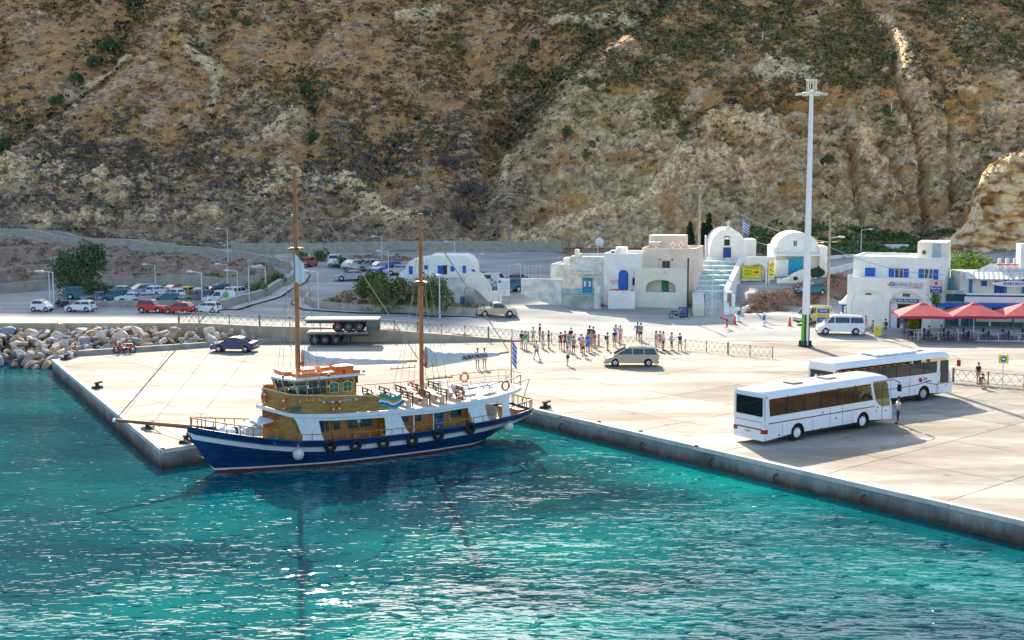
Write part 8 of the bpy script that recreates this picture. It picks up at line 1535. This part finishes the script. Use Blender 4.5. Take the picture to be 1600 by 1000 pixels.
# bollards on the quay
def bollard(u, v, label, s=1.0):
    x, y, _ = at(u, v); t = thing('mooring_bollard', label, 'bollard', (x, y, 0), R(35), 'black mooring bollards on the pier edge', s); part(('bb',), 'body', t, BLACKK, lambda b: b.tube((0, 0, .05), (0, 0, .42), .17, .14, 12).tube((-.42, 0, .10), (.42, 0, .10), .1, n=8).cbox((.1, 0, .46), (.55, .3, .12), ry=-.15)); part(('bbb',), 'base', t, BLACKK, lambda b: b.box(-.38, .38, -.26, .26, 0, .07)); return t
bollard(152, 607, 'black bollard near the upper left pier edge'); bollard(231, 671, 'black bollard left of the bowsprit end'); bollard(291, 692, 'black bollard close to the ship bow'); bollard(852, 638, 'black bollard right of the ship stern'); bollard(103, 562, 'black bollard at the far left pier corner')
for k, (u, v) in enumerate(((876, 657), (936, 664), (1001, 679), (1088, 702))): x, y, _ = at(u, v-4); tag(MB().torus((x, y, .05), .12, .03, 'Z', 10, 5).tube((x, y, 0), (x, y, .1), .05).build('mooring_eye', mat('rust', (.2, .08, .03), .9)), ['first', 'second', 'third', 'last'][k]+' small rusty mooring eye from the ship stern along the quay edge', 'mooring ring', 'rusty eyes along the quay edge')
# signs, cones, small posts
x, y, _ = at(1566, 607); t = thing('bus_stop_sign', 'yellow and blue bus stop sign on a pole by the railing', 'sign', (x, y, 0), R(-20)); MB().tube((0, .05, 0), (0, .05, 2.3), .04).build('pole', POLEM, t); MB().box(-.36, .36, -.03, .03, 1.95, 2.6).build('panel', SIGNY, t); MB().tube((0, -.05, 2.28), (0, -.03, 2.28), .22, n=16).build('blue_disc', BLUEP, t); MB().box(-.12, .12, -.06, -.05, 2.22, 2.36).build('bus_symbol', SIGNW, t); MB().tube((0, .05, 0), (0, .05, .05), .25).build('foot', PAVE, t)
x, y, _ = at(787, 480, 1.2); t = thing('information_board', 'white information board with small print above the pickup truck', 'sign', (x, y, gz1(x, y)), R(-6)); MB().box(-.72, .72, -.03, .03, 1.15, 3.15).build('panel', SIGNW, t); [MB().tube((s*.6, .06, 0), (s*.6, .06, 3.3), .05).build('post', OLDW, t) for s in (-1, 1)]; MB().box(-.6, -.32, -.045, -.03, 2.65, 2.95).build('emblem', BLUEP, t)
for i, s in enumerate(('HELLENIC REPUBLIC', 'PORT OF THIRA', 'PIER WORKS', 'EUROPEAN UNION', 'BUDGET', 'PROJECT')): text(s, .13, mat('text_grey', (.35, .33, .3), .6), t, FACE(.12, -.04, 2.75-i*.26))
for u, v, lb in ((1148, 508, 'red and white striped cone beside the person in red'), (1234, 509, 'thin red marker post left of the tall mast')): x, y, _ = at(u, v, .3); t = thing('traffic_cone', lb, 'cone', (x, y, gz1(x, y))); MB().tube((0, 0, .05), (0, 0, 1.0), .2, .05, 12).build('cone', TXR, t); MB().tube((0, 0, .45), (0, 0, .65), .135, .1, 12).build('white_band', SIGNW, t); MB().box(-.25, .25, -.25, .25, 0, .05).build('base', TXR, t)
for u, v, lb in ((1154, 503, 'small blue and white post box at the ramp foot'), (1194, 508, 'blue ringed marker post between the cones')): x, y, _ = at(u, v, .4); t = thing('marker_post', lb, 'post', (x, y, gz1(x, y))); MB().tube((0, 0, 0), (0, 0, 1.5), .13, n=10).build('post', SIGNW, t); MB().tube((0, 0, .7), (0, 0, 1.2), .145, n=10).build('blue_ring', mat('faded_blue', (.06, .17, .26), .8), t); MB().box(-.25, .25, -.25, .25, -.02, .08).build('base', PAVE, t)
x, y, _ = at(112, 558); t = thing('bucket', 'white bucket beside the crouching person at the pier corner', 'bucket', (x, y, 0)); MB().tube((0, 0, 0), (0, 0, .38), .15, .19, 14, True).build('pail', SIGNW, t); MB().torus((0, 0, .38), .19, .012, 'Z', 16, 4).build('rim', SIGNW, t)
def greek_flag(u, vb, vt, z, label):
    x, y, _ = at(u, vb, z); zz = z-1; h = atY(u, vt, y)[2]-zz; t = thing('flag', label, 'flag', (x, y, zz)); MB().tube((0, 0, 0), (0, 0, h), .05, .03).build('pole', SIGNW, t)
    for i in range(9): MB().grid([[(.05+.75*q, .12*math.sin(q*5), h-.15-(i+k)*.19-.55*q) for q in np.linspace(0, 1, 7)] for k in (0, 1)]).build('stripe', BLUEP if i % 2 == 0 else SIGNW, t)
greek_flag(1160.5, 372, 342, 8.0, 'blue and white striped flag on a white pole right of the chapel dome')
t = thing('concrete_barrier', 'row of ochre barrier blocks beside the upper road', 'barrier', at(402, 404, 4.6)); [MB().box(-2+k*.95, -1.25+k*.95, -.2, .2, 0, .55).build('block', mat('barrier_ochre', (.55, .33, .1), .8, var=.15), t) for k in range(5)]
for k, u in enumerate((817, 829, 841)): x, y, _ = at(u, 433, 3.6); t = thing('goal_frame', ['left', 'middle', 'right'][k]+' one of three thin pale pole frames behind the yard wall', 'pole', (x, y, 3.2), 0, 'thin pale frames above the yard wall'); MB().path([(-.3, 0, 0), (-.3, 0, 1.9), (.3, 0, 1.9), (.3, 0, 0)], .03).build('frame', POLEM, t)
# ------------------------------------------------------------------ trees and bushes
def tree(name, label, x, y, z, w_, h, trunk, lm, n=3200, seed=1, lobes=9, leaf=.13, cat='tree', flat=1.0, cone=False):
    t = thing(name, label, cat, (x, y, z)); rg = np.random.default_rng(seed); M = MB(); M.tube((0, 0, -.3), (.1, 0, trunk), .05*w_+.04, .035*w_+.02, 8); top = Vector((.1, 0, trunk)); Cs = []
    for k in range(lobes):
        if cone: c = Vector((0, 0, trunk+(h-trunk)*(k+.4)/lobes)); rr = w_*.5*(1-(k/lobes)**1.3)+.12; c.x += rg.uniform(-.1, .1)
        else: a = 2*PI*k/lobes+rg.uniform(-.3, .3); q = rg.uniform(.15, .75); c = Vector((math.cos(a)*w_*.42*q*1.2, math.sin(a)*w_*.35*q, lerp(trunk*.8, h*.80, rg.uniform(.15, 1)))); rr = w_*rg.uniform(.18, .30)
        Cs.append((c, rr)); M.tube(top.lerp(Vector((0, 0, trunk*.5)), .3), c, .02*w_+.015, .012, 6)
    M.build('trunk', OLDW, t); P = []
    per = n//len(Cs)
    for c, rr in Cs:
        d = rg.normal(size=(per, 3)); d /= np.linalg.norm(d, axis=1)[:, None]; rad = rr*rg.uniform(.35, 1.08, (per, 1))**.6*(1+.25*np.sin(d[:, :1]*5+d[:, 2:]*4)); P.append(d*rad*np.array([1, 1, flat])+np.array(c))
    P = np.concatenate(P); P = P[P[:, 2] > -.1]; leaves('crown', P, np.full(len(P), leaf), lm, rg, parent=t); return t
TL = foliage('tamarisk_leaf', (.19, .24, .08), (.08, .11, .04)); TL2 = foliage('dark_tree_leaf', (.15, .20, .085), (.065, .095, .045)); TL3 = foliage('cypress_leaf', (.03, .075, .03), (.012, .03, .015)); TL4 = foliage('bright_leaf', (.30, .40, .06), (.12, .19, .03))
x, y, _ = at(579, 478, 1.7); tree('tamarisk_tree', 'rounded green tree at the left of the planted island', x, y, gz1(x, y), 4.2, 4.6, 1.2, TL, 4200, 1)
x, y, _ = at(613, 486, 1.5); tree('tamarisk_tree', 'broad green tree in the middle of the planted island', x, y, gz1(x, y), 5.2, 4.3, 1.0, TL, 4800, 2)
x, y, _ = at(676, 486, 1.5); tree('tamarisk_tree', 'green tree behind the second ship mast before the white house', x, y, gz1(x, y), 4.9, 4.6, 1.2, TL, 4600, 3)
x, y, _ = at(128, 442, 3.4); tree('bank_tree', 'big dark green bushy tree on the bank above the left car park', x, y, gz1(x, y)-.3, 7.6, 6.6, 1.5, TL2, 8200, 4, 13, .16)
x, y, _ = at(152, 452, 3.0); tree('bank_bush', 'green bush hanging down the bank right of the big tree', x, y, gz1(x, y)-.2, 3.6, 2.4, .4, TL2, 2000, 5, 7, .14, 'bush')
for u, v, h, w_, lb, sd in ((1077, 402, 4.6, 1.6, 'dark slim cypress just left of the utility pole', 6), (1106, 400, 5.6, 1.9, 'tall dark cypress between the utility pole and chapel', 7), (1098, 400, 4.4, 1.4, 'short dark cypress hidden partly by the utility pole', 8)):
    x, y, _ = at(u, v, 5.6); y += 3; tree('cypress_tree', lb, x*1.02, y, 5.0, w_, h*1.15, .5, TL3, 2600, sd, 9, .13, 'tree', 1.25, True)
tree('lime_green_tree', 'bright yellow green tree between the travel office and the cafe', 52.6, 147, 1.6, 5.6, 6.0, 1.4, TL4, 6500, 9, 12, .17)
x = (1560-800)/2000*150; tree('lime_green_tree', 'lower bright green tree crown behind the cafe roof', x, 150, 2.2, 4.6, 4.2, 1.2, TL4, 3600, 10, 9, .15)
x, y, _ = at(1456, 486, 3.0); t = thing('potted_plant', 'green pot plant above the first parasol', 'plant', (ks(1456, 474, .3)[0]*math.cos(kr)+KO[0], 134.8, 3.0)); rg = np.random.default_rng(14); P = rg.normal(size=(420, 3))*.28+np.array([0, 0, .5]); leaves('foliage', P, np.full(420, .1), TL4, rg, parent=t); MB().tube((0, 0, -.1), (0, 0, .3), .2, .26).build('pot', PLASB, t)
x, y, _ = at(468, 405, 4.0)
for u, v, w_, lb, sd, lm in ((470, 418, 2.4, 'green shrub beside the road bend near the dark red car', 21, TL), (500, 416, 3.2, 'green shrub patch left of the white off road car', 22, TL), (535, 422, 2.6, 'green shrub on the traffic island of the upper road', 23, TL2), (432, 440, 3.2, 'green shrub on the bank inside the road curve', 24, TL), (405, 448, 3.0, 'low green shrub on the bank behind the road parapet', 25, TL)):
    x, y, _ = at(u, v, 3.2); tree('roadside_shrub', lb, x, y, gz1(x, y), w_, 1.5, .25, lm, 1100, sd, 6, .13, 'bush')
# larger bushes on the slope
BUSH = [(594, 352, 3.2, 'dark round bush low on the slope above the left lamp'), (880, 180, 2.8, 'bright green bush high on the spur, leftmost of the green group'), (903, 182, 2.6, 'green bush next to the bright one on the spur'), (893, 207, 2.6, 'dark bush in the middle of the spur group'), (931, 224, 2.4, 'green bush right of the middle bush on the spur'), (925, 250, 3.6, 'large dark green bush lowest on the spur'), (838, 78, 4.4, 'large dark bush high in the main gully'), (822, 97, 3.0, 'dark bush below the big one in the main gully'), (375, 25, 3.2, 'dark bush at the top left gully'), (382, 45, 3.6, 'second dark bush in the top left gully'), (175, 70, 3.6, 'dark bush in the far left gully top'), (150, 100, 3.0, 'dark bush lower in the far left gully'), (122, 125, 3.2, 'dark bush at the bend of the far left gully'), (92, 155, 2.6, 'small dark bush in the lower left gully'), (12, 225, 3.2, 'dark bush at the left edge of the picture'), (492, 215, 2.6, 'dark bush in the middle of the left slope'), (480, 140, 2.4, 'small dark bush above the ship fore mast'), (700, 265, 5.0, 'greyish scrub mass in the main ravine'), (735, 300, 5.2, 'large scrub mass low in the ravine'), (720, 340, 4.4, 'scrub mass at the ravine mouth'), (1385, 95, 2.6, 'dark bush beside the pale rock rib'), (1290, 250, 2.2, 'dark bush on the right cliff'), (1000, 368, 2.6, 'dark bush at the foot of the pale cliff behind the cream house'), (210, 2, 4.0, 'dark bush at the top edge of the left slope'), (808, 5, 2.6, 'green bush at the top edge of the middle slope')]
for i, (u, v, w_, lb) in enumerate(BUSH):
    x, y, z = hill_at(u, v); y -= .6; tree('slope_bush', lb, x, y-.4, z-.7, w_, w_*.62, .2, TL if i in (1, 2, 4, 24) else (MATS['purple_scrub_leaf'] if 17 <= i <= 19 else TL2), int(500+w_*170), 40+i, 7, .16, 'bush')
# terrace posts on the path of the right slope
for u, v, lb in ((1190, 60, 'highest, above the tall mast'), (950, 180, 'at the left, beside the green bushes'), (1041, 170, 'second from the left'), (1390, 172, 'just left of the dark cleft'), (1470, 170, 'just right of the dark cleft'), (1558, 165, 'farthest right, above the outcrop')):
    x, y, z = hill_at(u, v); t = thing('slope_post', 'thin pale post on the slope path, '+lb, 'post', (x, y-1.0, z-1), 0, 'pale posts on the slope'); MB().box(-.06, .06, -.06, .06, 0, 2.2).build('post', SIGNW, t); MB().box(-.12, .12, -.12, .12, 0, .3).build('foot', PAVE, t)
